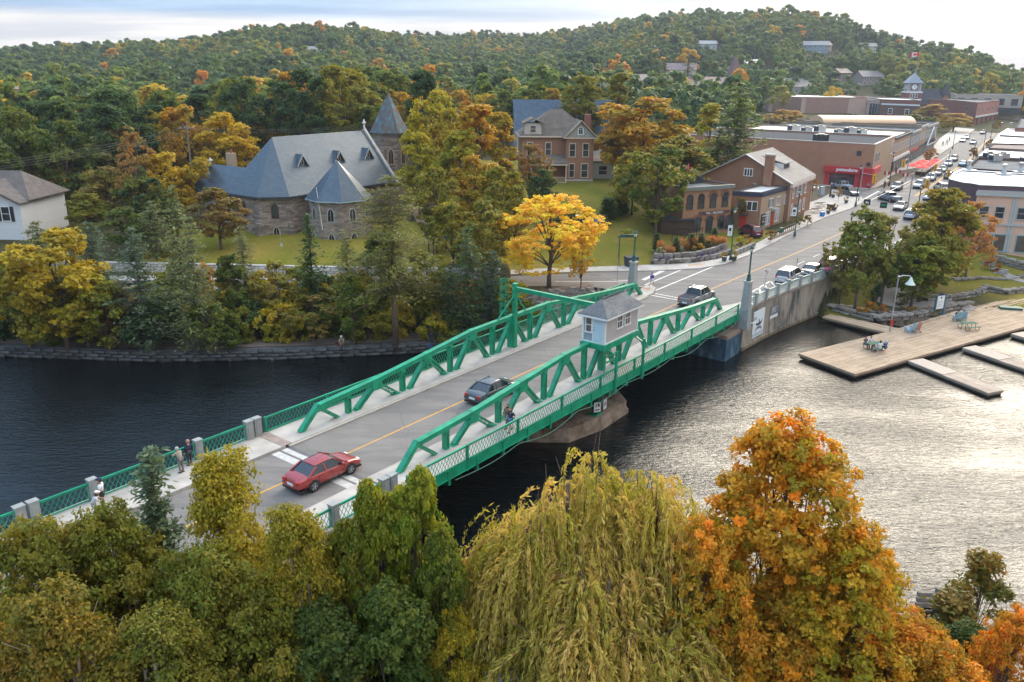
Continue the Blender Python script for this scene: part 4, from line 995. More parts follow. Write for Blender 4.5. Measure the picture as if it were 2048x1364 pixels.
def gable(parent, x0, x1, y0, y1, z0, rise, ov, mat, along='x', th=.14, name='roof'):
 mb = MB()
 if along == 'x':
  ym = (y0+y1)/2; k = rise/((y1-y0)/2); e = z0-ov*k
  for ya, s in ((y0-ov, 1), (y1+ov, -1)):
   P = [Vector((x0-ov, ya, e)), Vector((x1+ov, ya, e)), Vector((x1+ov, ym, z0+rise)), Vector((x0-ov, ym, z0+rise))]
   if s < 0: P = P[::-1]
   Q = [p+Vector((0,0,th)) for p in P]
   mb.add(P+Q, [(3,2,1,0),(4,5,6,7),(0,1,5,4),(1,2,6,5),(2,3,7,6),(3,0,4,7)])
 else:
  xm = (x0+x1)/2; k = rise/((x1-x0)/2); e = z0-ov*k
  for xa, s in ((x0-ov, -1), (x1+ov, 1)):
   P = [Vector((xa, y0-ov, e)), Vector((xa, y1+ov, e)), Vector((xm, y1+ov, z0+rise)), Vector((xm, y0-ov, z0+rise))]
   if s > 0: pass
   else: P = P[::-1]
   Q = [p+Vector((0,0,th)) for p in P]
   mb.add(P+Q, [(3,2,1,0),(4,5,6,7),(0,1,5,4),(1,2,6,5),(2,3,7,6),(3,0,4,7)])
 return mb.build(name, mat, parent)
def cross(name, mat, parent, x, y, z, h=1.1):
 mb = MB(); mb.box(x-.09, x+.09, y-.08, y+.08, z, z+h); mb.box(x-.36, x+.36, y-.075, y+.075, z+h*.55, z+h*.72)
 mb.lathe([(.26,-.05),(.26,.05)], (x, y, z+h*.63), 12); return mb.build(name, mat, parent)
# ---------------------------------------------------------------- church
cu_, cv_ = math.radians(55), 0
CO = (-30.1, 110.9); ch_z = 6.35
chu = thing('stone_church', 'old rubble stone church with blue metal roof and copper capped bell tower', 'church', (CO[0], CO[1], ch_z), cu_)
ZE, ZRg = 11.3-ch_z, 18.6-ch_z
NL = 20.8; HW = 6.35
apse = [(0.35,.45), (-2.65,3.15), (-2.65,9.55), (0.35,12.25)]
body = [(0.35,.45), (NL,.45), (NL,12.25)]+apse[::-1][0:3]
MB().prism([(0.35,.45), (NL,.45), (NL,12.25), (0.35,12.25), (-2.65,9.55), (-2.65,3.15)], -1.5, ZE).build('wall', STONE, chu)
MB().prism([(0.30,.25), (NL+.05,.25), (NL+.05,12.45), (0.25,12.45), (-2.85,9.65), (-2.85,3.05)], -1.5, 1.9).build('plinth_wall', STONE, chu)
def slope(name, faces, mat, parent, th=.16):
 mb = MB()
 for f in faces:
  P = [Vector(p) for p in f]; nrm = (P[1]-P[0]).cross(P[2]-P[0])
  if nrm.z < 0: P = P[::-1]
  n = len(P); Q = [p+Vector((0,0,th)) for p in P]
  mb.add(P+Q, [tuple(range(n-1,-1,-1)), tuple(range(n,2*n))]+[(i,(i+1)%n,n+(i+1)%n,n+i) for i in range(n)])
 return mb.build(name, mat, parent)
RL = (3.0, HW, ZRg); RR_ = (NL-.15, HW, ZRg); e = .0
D1, C1, C2, D2 = (0,0,ZE), (-3.1,2.85,ZE), (-3.1,9.85,ZE), (0,12.7,ZE)
slope('roof', [[D1, (NL-.15,0,ZE), RR_, RL]], SLATE, chu)
slope('roof', [[D2, (NL-.15,12.7,ZE), RR_, RL]], SLATE, chu)
slope('apse_roof', [[D1, C1, RL], [C1, C2, RL], [C2, D2, RL]], SLATE, chu)
mb = MB();
for p, q in ((D1, C1), (C1, C2), (D1, (NL,0,ZE))): mb.beam(Vector(p)+Vector((0,0,.0)), Vector(q)+Vector((0,0,.0)), .12, .2)
mb.build('gutter', DARKROOF, chu)
for z0 in (): pass
mb = MB(); mb.extr([(-.35,ZE-1), (12.7+.35,ZE-1), (12.7+.35,ZE+.1), (HW,ZRg+.55), (-.35,ZE+.1)], (NL-.1,0,0), (0,1,0), (0,0,1), (.45,0,0)); mb.build('coped_gable', CONC, chu)
cross('stone_cross', WHITE, chu, NL+.1, HW, ZRg+.5, 1.3)
MB().prism([(-2.4,9.0), (3.2,9.0), (3.2,17.0), (-2.4,17.0)], -1.5, ZE).build('vestry_wall', STONE, chu)
gable(chu, -2.7, 3.5, 8.5, 17.2, ZE+.05, 3.1, .25, SLATE, 'y', name='vestry_roof')
mb = MB(); mb.extr([(-2.4,ZE-.5),(3.2,ZE-.5),(.4,ZE+3.0)], (0,16.8,0), (1,0,0), (0,0,1), (0,.2,0)); mb.build('vestry_gable', STONE, chu)
cross('vestry_cross', WHITE, chu, .4, 17.2, ZE+3.2, .9)
def lucarne(x, frac=.62):
 y = HW*frac*.92; z = ZE+(ZRg-ZE)*y/HW;
 t = MB(); w = .85; h = 1.35; y0 = y-.55; zb = ZE+(ZRg-ZE)*y0/HW+.1; yb = HW*((zb+h-ZE)/(ZRg-ZE))
 t.add([(x-w,y0,zb),(x+w,y0,zb),(x,y0,zb+h)], [(0,1,2)]); t.build('dormer_face', DARKWOOD, chu)
 slope('dormer_roof', [[(x-w-.25,y0-.25,zb-.2),(x,y0-.25,zb+h+.1),(x,yb,zb+h+.1),(x-w-.25,y0+.1,zb-.2)],[(x+w+.25,y0-.25,zb-.2),(x,y0-.25,zb+h+.1),(x,yb,zb+h+.1),(x+w+.25,y0+.1,zb-.2)]], SLATE, chu, .1)
 mb = MB(); mb.beam((x-w-.2,y0-.28,zb-.1),(x,y0-.28,zb+h+.12),.06,.16); mb.beam((x+w+.2,y0-.28,zb-.1),(x,y0-.28,zb+h+.12),.06,.16); mb.build('bargeboard', GREYW, chu)
 win(chu, (x, y0-.02, zb+.12), 0, .32, .75, GREYW, 'lancet', .06)
for x in (5.2, 12.2, 18.2): lucarne(x)
def apsewin(p, q, u, z, w, h, mat=GREYW, tr=.12):
 a = Vector(p[:2]); b = Vector(q[:2]); L = (b-a).length; d = (b-a)/L; ang = math.atan2(d.y, d.x); c = a+d*(u*L); win(chu, (c.x+d.y*.01, c.y-d.x*.01, z), ang, w, h, mat, 'lancet', tr)
Cw, Dw, C2w = (-2.65,3.15), (.35,.45), (-2.65,9.55)
apsewin(Cw, Dw, .5, 2.25, .85, 1.9, DARKWOOD, .06); apsewin((-2.85,3.05), (.3,.25), .5, -.15, .7, 1.15, CONC)
apsewin(C2w, Cw, .5, 2.25, .85, 1.9, DARKWOOD, .06)
for (x, y, a) in ((-2.85,3.05,.4), (.3,.3,1.2)):
 MB().frus((x, y), .55, .55, -1.2, 1.6, .4, .4).build('buttress', STONE, chu)
MB().box(1.2, 2.2, 13.5, 14.6, 0, ZRg-2.4).build('chimney', BR_TAN, chu); MB().lathe([(.2,0),(.16,.5)], (1.7,14.0,ZRg-2.4), 8).build('chimney_pot', BR_RED, chu)
def octo(cx, cy, r, a0=math.pi/8): return [(cx+r*math.cos(a0+i*math.pi/4), cy+r*math.sin(a0+i*math.pi/4)) for i in range(8)]
def wl(x, y):  # world -> church local
 dx, dy = x-CO[0], y-CO[1]; return dx*math.cos(cu_)+dy*math.sin(cu_), -dx*math.sin(cu_)+dy*math.cos(cu_)
kx, ky = wl(-23.75, 112.3); kr = 4.35; KZ = 11.2-ch_z
MB().prism(octo(kx, ky, kr-.35, .1), -1.8, KZ).build('chapel_wall', STONE, chu)
MB().prism(octo(kx, ky, kr-.15, .1), -1.8, 1.1).build('chapel_plinth', STONE, chu)
ap_z = KZ+5.0
def spire(name, cx, cy, r, z0, z1, mat, parent, a0=math.pi/8, flare=0):
 P = octo(cx, cy, r, a0); mb = MB(); V = [(x, y, z0) for x, y in P]+[(cx, cy, z1)]
 mb.add(V, [(i, (i+1)%8, 8) for i in range(8)]+[tuple(range(7,-1,-1))]); return mb.build(name, mat, parent)
spire('chapel_roof', kx, ky, kr+.15, KZ+.06, ap_z, SLATE, chu, .1)
mb = MB(); P = octo(kx, ky, kr+.1, .1)
for i in range(8): mb.beam((*P[i], KZ-.02), (*P[(i+1)%8], KZ-.02), .16, .16)
mb.build('chapel_gutter', plain('pale_blue_gutter', (.30,.42,.45), .5, .05), chu)
mb = MB(); mb.tube((kx,ky,ap_z-.1),(kx,ky,ap_z+1.2),.04,n=5); mb.beam((kx-.3,ky,ap_z+.85),(kx+.3,ky,ap_z+.85),.06,.06); mb.lathe([(.1,0),(.1,.12)],(kx,ky,ap_z+.1),6); mb.build('finial', BLACK, chu)
P = octo(kx, ky, kr-.35, .1)
ca = -cu_  # direction towards the camera is world -y
for i in range(8):
 a, b = P[i], P[(i+1)%8]; m = ((a[0]+b[0])/2-kx, (a[1]+b[1])/2-ky); wy = m[0]*math.sin(cu_)+m[1]*math.cos(cu_)
 if wy < 0.5:
  ang = math.atan2(b[1]-a[1], b[0]-a[0]); L = math.hypot(*m)
  win(chu, (kx+m[0]*(1+.02/L), ky+m[1]*(1+.02/L), 2.2), ang, .8, 1.7, GREYW, 'lancet', .1); Pm = 1+.2/L
  win(chu, (kx+m[0]*Pm, ky+m[1]*Pm, -.6), ang, .75, 1.2, CONC, 'lancet', .14)
  if i % 2 == 0: MB().frus((kx+m[0]*1.0+ (b[0]-a[0])*.42, ky+m[1]*1.0+(b[1]-a[1])*.42), .4, .4, -1.5, 2.0, .3, .3).build('buttress', STONE, chu)
tx, ty = wl(-20.4, 138.5); tr = 3.0; TZ = 17.9-ch_z
MB().prism(octo(tx, ty, tr), -2, TZ).build('tower_wall', STONE, chu)
for z in (TZ-6.3, TZ-.15): MB().prism(octo(tx, ty, tr+.12), z, z+.2).build('string_course', CONC, chu)
spire('tower_roof', tx, ty, tr+.45, TZ+.1, TZ+6.3, COPPER, chu)
MB().prism(octo(tx, ty, tr+.5), TZ, TZ+.14).build('tower_eave', DARKROOF, chu)
MB().tube((tx,ty,TZ+6.2),(tx,ty,TZ+6.9),.05,n=5).build('tower_finial', BLACK, chu)
P = octo(tx, ty, tr); ring = plain('tan_arch_stone', (.42,.34,.27), .9, .12)
for i in range(8):
 a, b = P[i], P[(i+1)%8]; m = ((a[0]+b[0])/2-tx, (a[1]+b[1])/2-ty); wy = m[0]*math.sin(cu_)+m[1]*math.cos(cu_)
 if wy < 1.0:
  ang = math.atan2(b[1]-a[1], b[0]-a[0]); L = math.hypot(*m); o = win(chu, (tx+m[0]*(1+.02/L), ty+m[1]*(1+.02/L), TZ-4.7), ang, .75, 2.3, ring, 'lancet', .2, 'belfry_opening', glass=DARKWOOD)
  mb = MB()
  for k in range(6): mb.box(-.33, .33, -.05, -.02, .15+k*.3, .2+k*.3)
  mb.build('louvre', DARKWOOD, o)
# ---------------------------------------------------------------- brick house with bay, behind the lawn
hx, hy, hz = GH(1184.6, 362); hz = h1(hx, hy)
hs = thing('brick_house', 'two storey brick house with brown hip roof, front gable and porch', 'house', (hx, hy, hz), R(4))
BRNR = shingles('brown_shingle', (.10,.08,.065), (.20,.17,.145))
Hh = 7.6
MB().box(-12.6, 0.3, 1.8, 11, -1.5, Hh).build('wall', BR_BROWN, hs)
MB().box(-4.9, 0, 0, 1.9, -1.5, Hh).build('bay_wall', BR_BROWN, hs)
MB().box(-5.0, .1, -.1, 1.8, -1.5, .3).build('stone_base', CONC, hs)
hiproof('roof', [(-13.1,1.3,Hh),(.8,1.3,Hh),(.8,11.5,Hh),(-13.1,11.5,Hh),(-7.2,6.2,Hh+4.4),(-5.0,6.2,Hh+4.4)], BRNR, hs)
mb = MB()
for a, b in (((-13.1,1.3),(.8,1.3)),((-13.1,1.3),(-13.1,11.5))): mb.beam((*a,Hh),(*b,Hh),.12,.24)
mb.build('eaves_board', plain('cream_trim', (.62,.50,.38), .6, .06), hs); CREAM = _mc['cream_trim']
gable(hs, -5.3, .4, -.4, 6.0, Hh+.12, 2.7, .3, BRNR, 'y', name='gable_roof')
MB().extr([(-5.2,Hh+.05),(.3,Hh+.05),(-2.45,Hh+2.7)], (0,-.15,0), (1,0,0), (0,0,1), (0,.1,0)).build('gable_cladding', plain('grey_green_shakes', (.36,.36,.33), .8, .1), hs)
mb = MB(); mb.beam((-5.5,-.75,Hh-.05),(-2.45,-.75,Hh+2.95),.1,.3,(0,1,0)); mb.beam((.6,-.75,Hh-.05),(-2.45,-.75,Hh+2.95),.1,.3,(0,1,0)); mb.box(-5.5,.6,-.75,-.6,Hh-.15,Hh+.05); mb.build('bargeboard', CREAM, hs)
win(hs, (-2.45,-.16,Hh+.55), 0, .7, 1.2, WHITE, 'arch', .16)
for x in (-3.8, -1.4): win(hs, (x, 0, 4.3), 0, .95, 2.2, CREAM, 'sash', .12)
win(hs, (-1.5, 0, .7), 0, 1.1, 2.3, CREAM, 'sash', .12); win(hs, (-3.8, 0, .7), 0, .8, 2.3, CREAM, 'sash', .12)
for y in (1.0,): win(hs, (0.005, y, 4.3), math.pi/2, .7, 2.2, CREAM); win(hs, (0.005, y, .7), math.pi/2, .7, 2.2, CREAM)
for x in (-7.9, -11.2): win(hs, (x, 1.8, 4.3), 0, .9, 2.2, CREAM, 'sash', .12)
win(hs, (-8.2, 1.8, .8), 0, .9, 2.0, CREAM)
MB().box(-12.2, -9.2, 1.6, 5, Hh+.4, Hh+2.3).build('dormer_wall', plain('pale_grey_boards', (.50,.46,.41), .7, .08), hs); gable(hs, -12.3, -9.1, 1.3, 6, Hh+2.3, .8, .25, BRNR, 'y', name='dormer_roof'); win(hs, (-10.7,1.6,Hh+.75), 0, .9, 1.1, CREAM)
win(hs, (-12.2, 3.0, Hh+.7), -math.pi/2, .8, 1.2, CREAM)
slope('porch_roof', [[(-11.4,-1.6,3.1),(-4.7,-1.6,3.1),(-4.9,1.8,4.3),(-11.2,1.8,4.3)]], BRNR, hs)
mb = MB(); mb.box(-11.4,-4.7,-1.65,-1.5,2.9,3.12);
for x in (-11.2,-8.0,-5.0): mb.box(x-.09,x+.09,-1.5,-1.32,-.3,2.95)
mb.build('porch_frame', CREAM, hs)
MB().box(-11.4,-4.8,-1.6,1.8,-1.2,-.1).build('porch_floor', CREAM, hs)
mb = MB();
for x in np.arange(-11.1,-5,.16): mb.box(x-.02,x+.02,-1.45,-1.4,-.1,.8)
mb.box(-11.2,-5,-1.47,-1.38,.8,.87); mb.build('porch_railing', CREAM, hs)
MB().box(.35, 4.2, 2.2, 8, -1.5, 3.1).build('wing_wall', plain('sage_siding', (.42,.41,.35), .7, .08), hs); slope('wing_roof', [[(.0,1.8,3.15),(4.6,1.8,3.15),(4.6,8.3,3.6),(.0,8.3,3.6)]], BRNR, hs); win(hs, (2.2,2.2,.9), 0, 1.5, 1.5, CREAM)
MB().box(.32,4.24,2.15,8,-1.5,.1).build('wing_base', CONC, hs)
MB().box(-.6,.5,7,8.2,Hh,Hh+3.6).build('chimney', BR_RED, hs)
# ---------------------------------------------------------------- hall with big blue roof
hx, hy = G(1035, 262, 15.0); hz = h1(hx, hy)
hl_ = thing('long_hall', 'large hall with wide dark blue gable roof behind the brick house', 'building', (hx, hy, hz), R(6))
BLUER = shingles('dark_blue_shingle', (.045,.075,.115), (.10,.14,.185)); zt = 15.0-hz
MB().box(0, 23, .4, 15, -1, zt).build('wall', plain('pale_siding', (.5,.48,.43), .7, .08), hl_)
gable(hl_, 0, 23, 0, 15.4, zt, 6.3, .4, BLUER)
MB().extr([(.3,zt),(15.2,zt),(7.7,zt+6.2)], (-.05,0,0), (0,1,0), (0,0,1), (.1,0,0)).build('gable_wall', plain('pale_siding', (.5,.48,.43)), hl_)
for x in (3, 8, 13, 18): win(hl_, (x, .4, 1.2), 0, 1.2, 1.8, WHITE)
# ---------------------------------------------------------------- gallery with round arched windows
A_ = G(1362, 474); B_ = G(1456.6, 464.5); d = Vector((B_[0]-A_[0], B_[1]-A_[1])); L0 = d.length; d /= L0; n_ = Vector((-d.y, d.x))
A_ = Vector(A_); B_ = Vector(B_)
gal, E, Hh = flatb('arcaded_shop', 'orange brick two storey shop with round arched windows and oval sign', [A_, B_, B_+n_*9, A_+n_*9], 4.3, 11.6, BR_ORANGE, GREYROOF, DARKROOF, cat='shop')
wallbox(gal, E, 0, -.25, L0+.25, Hh-.45, Hh+.1, .35, plain('grey_green_cornice', (.17,.19,.17), .6, .1), 'cornice', .1)
px = lambda x: (x-1362)/(1456.6-1362)*L0
DKF = plain('dark_window_frame', (.035,.035,.04), .5, .1)
for X in (1419.5, 1443.5, 1396, 1374): wallwin(gal, E, 0, px(X), 4.15, 1.05, 2.1, DKF, 'arch', .08)
for X in (1439, 1392, 1372): wallwin(gal, E, 0, px(X), .75, 1.15, 2.0, DKF, 'arch', .08)
o = wallwin(gal, E, 0, px(1415.5), .05, 1.15, 2.75, DKF, 'arch', .08, 'arched_door')
ARCHB = plain('arch_brick', (.21,.085,.05), .85, .15, 6)
for X, z, w in ((1419.5,4.15+2.1-.52,1.05),(1443.5,5.73,1.05),(1439,.75+2-.57,1.15),(1415.5,2.2,1.15),(1392,2.18,1.15)):
 a, b, ang, L = E[0]; p = a+(b-a)*(px(X)/L); mb = MB(); r0 = w/2+.1; r1 = w/2+.42; n = 9; V = []
 for yy in (-.10, -.002):
  for rr in (r0, r1): V += [(rr*math.cos(t), yy, rr*math.sin(t)) for t in np.linspace(0, math.pi, n)]
 F = []
 for i in range(n-1): F += [(i+1, i, n+i, n+i+1), (n+i+1, n+i, 3*n+i, 3*n+i+1), (i, i+1, 2*n+i+1, 2*n+i)]
 F += [(0, n, 3*n, 2*n), (n-1, 3*n-1, 4*n-1, 2*n-1)]
 mb.add(V, F); mb.build('brick_arch', ARCHB, gal, loc=(p.x, p.y, z), rz=ang)
def text_on(parent, s, size, p, ang, mat, z, name='lettering', bold=.02, align='CENTER', depth=.01):
 cu = bpy.data.curves.new(name, 'FONT'); cu.body = s; cu.size = size; cu.extrude = depth; cu.offset = bold*size*.3; cu.align_x = align; cu.resolution_u = 2
 tmp = bpy.data.objects.new('tmp', cu); COL.objects.link(tmp); dg = bpy.context.evaluated_depsgraph_get(); me = bpy.data.meshes.new_from_object(tmp.evaluated_get(dg)); bpy.data.objects.remove(tmp)
 me.materials.clear(); me.materials.append(mat); me.name = name
 M = Matrix.Translation((p[0], p[1], z)) @ Matrix.Rotation(ang, 4, 'Z') @ Matrix.Rotation(math.pi/2, 4, 'X')
 return link(name, me, parent, M=M)
a, b, ang, L = E[0]; nrm = Vector((math.sin(ang), -math.cos(ang))); p = a+(b-a)*(px(1424)/L)+nrm*.06
sg = thing('shop_sign', 'long plum coloured sign board with pale lettering across the arcaded brick shop', 'sign', (gal.location.x+p.x, gal.location.y+p.y, 4.3+3.28), ang)
mb = MB(); mb.extr([(-3.1,0),(-2.9,-.28),(2.9,-.28),(3.1,0),(2.9,.28),(-2.9,.28)], (0,0,0), (1,0,0), (0,0,1), (0,.06,0)); mb.build('board', plain('plum_board', (.10,.05,.06), .5, .08), sg)
text_on(sg, 'THE \u2013 WILGRESS', .46, (0, -.03), 0, WHITE, -.16)
rf = thing('roof_fence', 'dark slatted screen on the roof of the arcaded brick shop', 'fence', (gal.location.x, gal.location.y, 4.3+Hh-.4), ang)
for k in range(10): MB().box(-1.5+k*.55, -1.05+k*.55, 1.5, 1.55, 0, 1.2).build('slat', DARKROOF, rf)
um = thing('folded_parasol', 'folded pink parasol standing on the roof of the arcaded shop', 'parasol', (gal.location.x+.3, gal.location.y+3.6, 4.3+Hh-.4)); MB().tube((0,0,0),(0,0,3),.03,n=6).build('pole', GALV, um); MB().lathe([(.03,1.3),(.16,1.5),(.2,2.2),(.08,2.9),(.02,3.0)], n=8).build('canopy', plain('pink_canvas', (.75,.10,.14), .8, .08), um)
# ---------------------------------------------------------------- small shop with white flat roof
c0 = Vector(G(1517, 460)); c1 = Vector(G(1566, 443)); c3 = Vector(G(1460, 456)); c2 = c1+(c3-c0)
sh, E, Hh = flatb('corner_shop', 'small brick and stone shop with white flat roof and red doors', [c0, c1, c2, c3], 4.3, 10.1, BR_TAN, WHITEROOF, DARKROOF, par=.25, cat='shop')
NAVY = plain('navy_trim', (.02,.035,.07), .5, .1); REDD = plain('red_door', (.48,.03,.02), .45, .08); SHUT = plain('blue_shutter', (.045,.10,.14), .6, .08)
Ls, Lf = E[0][3], E[3][3]   # street side, river side
BRF = BR_BROWN
wallbox(sh, E, 3, .02, Lf-.02, 0, Hh-.6, .05, BR_BROWN, 'brick_facing')
for e in (0, 3): wallbox(sh, E, e, -.1, E[e][3]+.1, Hh-.6, Hh-.08, .16, NAVY, 'fascia_band')
wallwin(sh, E, 3, Lf-1.75, 3.05, 2.3, 1.3, WHITE, 'triple', .08, off=.06); wallbox(sh, E, 3, Lf-3.5, Lf-3.0, 3.0, 4.5, .1, SHUT, 'shutter')
wallwin(sh, E, 0, 1.0, 3.05, 1.1, 1.3, WHITE, 'triple'); wallwin(sh, E, 0, 3.9, 3.15, 1.4, 1.3, WHITE, 'triple'); wallwin(sh, E, 0, 7.0, 3.15, 1.2, 1.3, WHITE, 'triple')
for u in (4.7, 3.0): wallbox(sh, E, 0, u, u+.3, 3.1, 4.5, .07, DARKROOF, 'shutter')
dd = wallbox(sh, E, 3, Lf-3.0, Lf-2.0, 0, 2.1, .1, REDD, 'door'); wallbox(sh, E, 3, Lf-3.2, Lf-1.8, 2.25, 2.4, .7, DARKROOF, 'door_hood')
wallbox(sh, E, 0, 4.6, 5.6, 0, 2.3, .07, REDD, 'door'); wallbox(sh, E, 0, 4.3, 5.9, 2.5, 2.9, .8, GREYW, 'awning')
for u in (2.6, 3.6, 6.6, 7.4): wallwin(sh, E, 0, u, .5, .6, 1.9, WHITE, 'store')
pnl = wallbox(sh, E, 0, .4, 1.9, .6, 2.4, .18, DARKROOF, 'notice_panel')
a, b, an, L = E[0]; d_ = (b-a)/L; nr = Vector((d_.y,-d_.x))
for k, (s_, z_) in enumerate((('ANTIQUES', 2.0), ('GIFTS', 1.55), ('OPEN', 1.1))): text_on(sh, s_, .3, a+d_*1.15+nr*.195, an, WHITE if k != 1 else plain('gold_letter', (.6,.35,.08), .5), z_)
sd = thing('satellite_dish', 'small round dish on the white flat shop roof', 'dish', (c2.x-1.5, c2.y-2.0, 4.3+Hh-.2)); MB().tube((0,0,0),(0,0,.6),.03,n=5).build('mast', GALV, sd); MB().lathe([(.02,.5),(.25,.56),(.38,.72)], (0,0,0), 12).build('reflector', GALV, sd)
# ---------------------------------------------------------------- gable brick building with tall chimney
c0 = Vector(G(1573, 444)); c1 = Vector(G(1611, 423.5)); ds = (c1-c0); Lw = ds.length; ds /= Lw; nn = Vector((-ds.y, ds.x)); Lw = 15.0
gb = thing('gable_building', 'brown brick gable ended building with tall chimney and grey roof', 'building', (c0.x, c0.y, 4.3), math.atan2(ds.y, ds.x))
WG, HG = 15.5, 6.4
MB().extr([(0,-1),(WG,-1),(WG,HG),(WG/2,HG+4.1),(0,HG)], (0,0,0), (0,1,0), (0,0,1), (Lw,0,0)).build('wall', BR_BROWN, gb)
SHB = shingles('beige_grey_shingle', (.26,.23,.20), (.40,.36,.32)); gable(gb, 0, Lw, 0, WG, HG+.05, 4.1, .35, SHB)
mb = MB(); k = 4.1/(WG/2); mb.beam((-.45,-.4,HG-.1),(-.45,WG/2,HG+4.25),.14,.4,(1,0,0)); mb.beam((-.45,WG+.4,HG-.1),(-.45,WG/2,HG+4.25),.14,.4,(1,0,0)); mb.build('rake_board', GREYW, gb)
mb = MB(); mb.box(-.3,Lw+.3,-.45,.0,HG-.75,HG-.12); mb.build('cornice', plain('pale_pink_trim', (.62,.52,.47), .6, .05), gb)
for x in (0, Lw-.5): MB().box(x, x+.5, -.12, 0, 0, HG-.75).build('pilaster', BR_TAN, gb)
for x in (2.3, 5.0, 7.7, 10.4):
 win(gb, (x, 0, 3.7), 0, .85, 1.5, WHITE, 'grid', .1)
 if x != 5.0: win(gb, (x, 0, .8), 0, .9, 1.9, WHITE, 'arch' if x < 11 else 'grid', .12)
MB().box(4.5,5.5,-.08,0,0,2.3).build('door', NAVY, gb)
win(gb, (0, 7.2, HG+.7), -math.pi/2, 1.3, 1.1, WHITE, 'triple', .1)
MB().box(-.9, .2, 3.0, 4.4, 0, HG+4.3).build('chimney', BR_BROWN, gb); MB().box(-.98, .28, 2.92, 4.48, HG+4.3, HG+4.5).build('chimney_cap', CONC, gb)
yy = WG*.26; MB().box(5.0, 9.2, yy-1.2, yy+1.6, HG+.8, HG+2.55).build('dormer_wall', WHITE, gb); slope('dormer_roof', [[(4.7,yy-1.6,HG+2.5),(9.5,yy-1.6,HG+2.5),(9.5,WG/2-.9,HG+3.7),(4.7,WG/2-.9,HG+3.7)]], SHB, gb, .1)
win(gb, (7.1, yy-1.2, HG+1.7), 0, 3.4, .55, NAVY, 'triple', .06); win(gb, (9.2, yy-.2, HG+1.75), math.pi/2, .6, .5, WHITE)
# ---------------------------------------------------------------- long brick store with red shopfront
c0 = Vector(G(1738, 377.5)); cl_ = Vector(G(1600, 366.5)); c1 = Vector(G(1779, 349)); dl = (cl_-c0).normalized(); c3 = c0+dl*44;
st, E, Hh = flatb('long_brick_store', 'long two storey red brown brick store with red corner shopfront', [c0, c1, c1+dl*44, c3], 4.3, 13.6, brickmat('orange_brown_brick', (.36,.165,.095), (.44,.21,.125), (.34,.24,.18), .4, .12, .01, bump=.3), DARKROOF, GREYW, cat='store')
for i, (a, b, an, L) in enumerate(E):
 if (a-Vector((c0.x-st.location.x, c0.y-st.location.y))).length < .1: ESt = i
ESd = (ESt-1) % 4; Ld = E[ESd][3]; Lst = E[ESt][3]
wallbox(st, E, ESt, .02, Lst-.02, 0, Hh-.1, .06, BR_TAN, 'tan_brick_front')
REDS = plain('red_shopfront', (.50,.03,.035), .5, .08); LRED = plain('faded_red_awning', (.62,.09,.09), .7, .08)
wallbox(st, E, ESd, Ld-9.5, Ld-.02, 0, 3.4, .10, REDS, 'red_panel'); wallbox(st, E, ESt, 0, 7, 0, 3.4, .12, REDS, 'red_panel')
wallbox(st, E, ESd, Ld-9.8, Ld+.3, 3.0, 4.3, .6, REDS, 'sign_fascia'); wallbox(st, E, ESt, -.5, 9, 3.0, 4.3, .7, LRED, 'awning')
wallwin(st, E, ESd, Ld-5.8, .4, 5.2, 2.3, REDS, 'store', .1, off=.11); wallwin(st, E, ESt, 2.6, .3, 2.8, 2.4, REDS, 'store', .1, off=.13)
a, b, an, L = E[ESd]; d_ = (b-a)/L; nr = Vector((d_.y,-d_.x)); text_on(st, 'pomodoro', 1.0, a+d_*(L-4.9)+nr*.62, an, WHITE, 3.4, bold=.15)
for u, z, w, h in ((Ld-41,5.3,1.2,1.6),(Ld-31,5.4,1.2,1.7),): wallwin(st, E, ESd, u, z, w, h, WHITE)
for u, z, w, h in ((Ld-3.5,6.8,1.0,1.0),(Ld-1.2,4.7,.8,.8)): wallbox(st, E, ESd, u, u+w, z, z+h, .06, DARKROOF, 'vent_grille')
wallbox(st, E, ESd, Ld-21.6, Ld-20.2, 3.9, 6.6, .08, plain('blue_grey_door', (.13,.21,.27), .5, .08), 'upper_door'); wallbox(st, E, ESd, Ld-24.5, Ld-19, 3.5, 3.75, 1.1, DARKWOOD, 'landing')
mb = MB(); a, b, an, L = E[ESd]
for k in range(10): q = a+d_*(Ld-24.5+k*.6)+nr*1.08; mb.box(q.x-.03, q.x+.03, q.y-.03, q.y+.03, 3.7, 4.7)
mb.build('landing_railing', DARKWOOD, st)
for u in (3, 5.2, 7.4): wallwin(st, E, ESt, u, 5.3, .9, 1.8, GREYW, off=.07)
wallwin(st, E, ESt, Lst-4.0, 5.4, 2.2, 2.9, WHITE, 'arch', .15, off=.07)
mb = MB(); mb.lathe([(.8,0),(.8,.06)], n=18); cs = mb.mesh('round_sign', plain('grey_round_sign', (.22,.24,.27), .5, .2));
q = a+d_*(Ld-15.5)+nr*.05; M = Matrix.Translation((q.x, q.y, 2.9)) @ Matrix.Rotation(an, 4, 'Z') @ Matrix.Rotation(math.pi/2, 4, 'X'); link('round_sign', cs, st, M=M)
sx, sy = st.location.x, st.location.y
def onroof(c, along, back, z, *r, **k):
 p = Vector(c)+ds_*along+dl*back; return rooftop_unit(p.x, p.y, z, *r, **k)
ds_ = (c1-c0).normalized()
onroof(c0, 3.5, 12, 4.3+Hh-.4, 2.6, 2.2, 1.7, 'black box ventilator in the middle of the long store roof', mat=BLACK)
onroof(c0, 6.5, 34, 4.3+Hh-.4, 3.0, 1.2, .9, 'low dark duct box at the far left of the long store roof', mat=DARKROOF, fan=False)
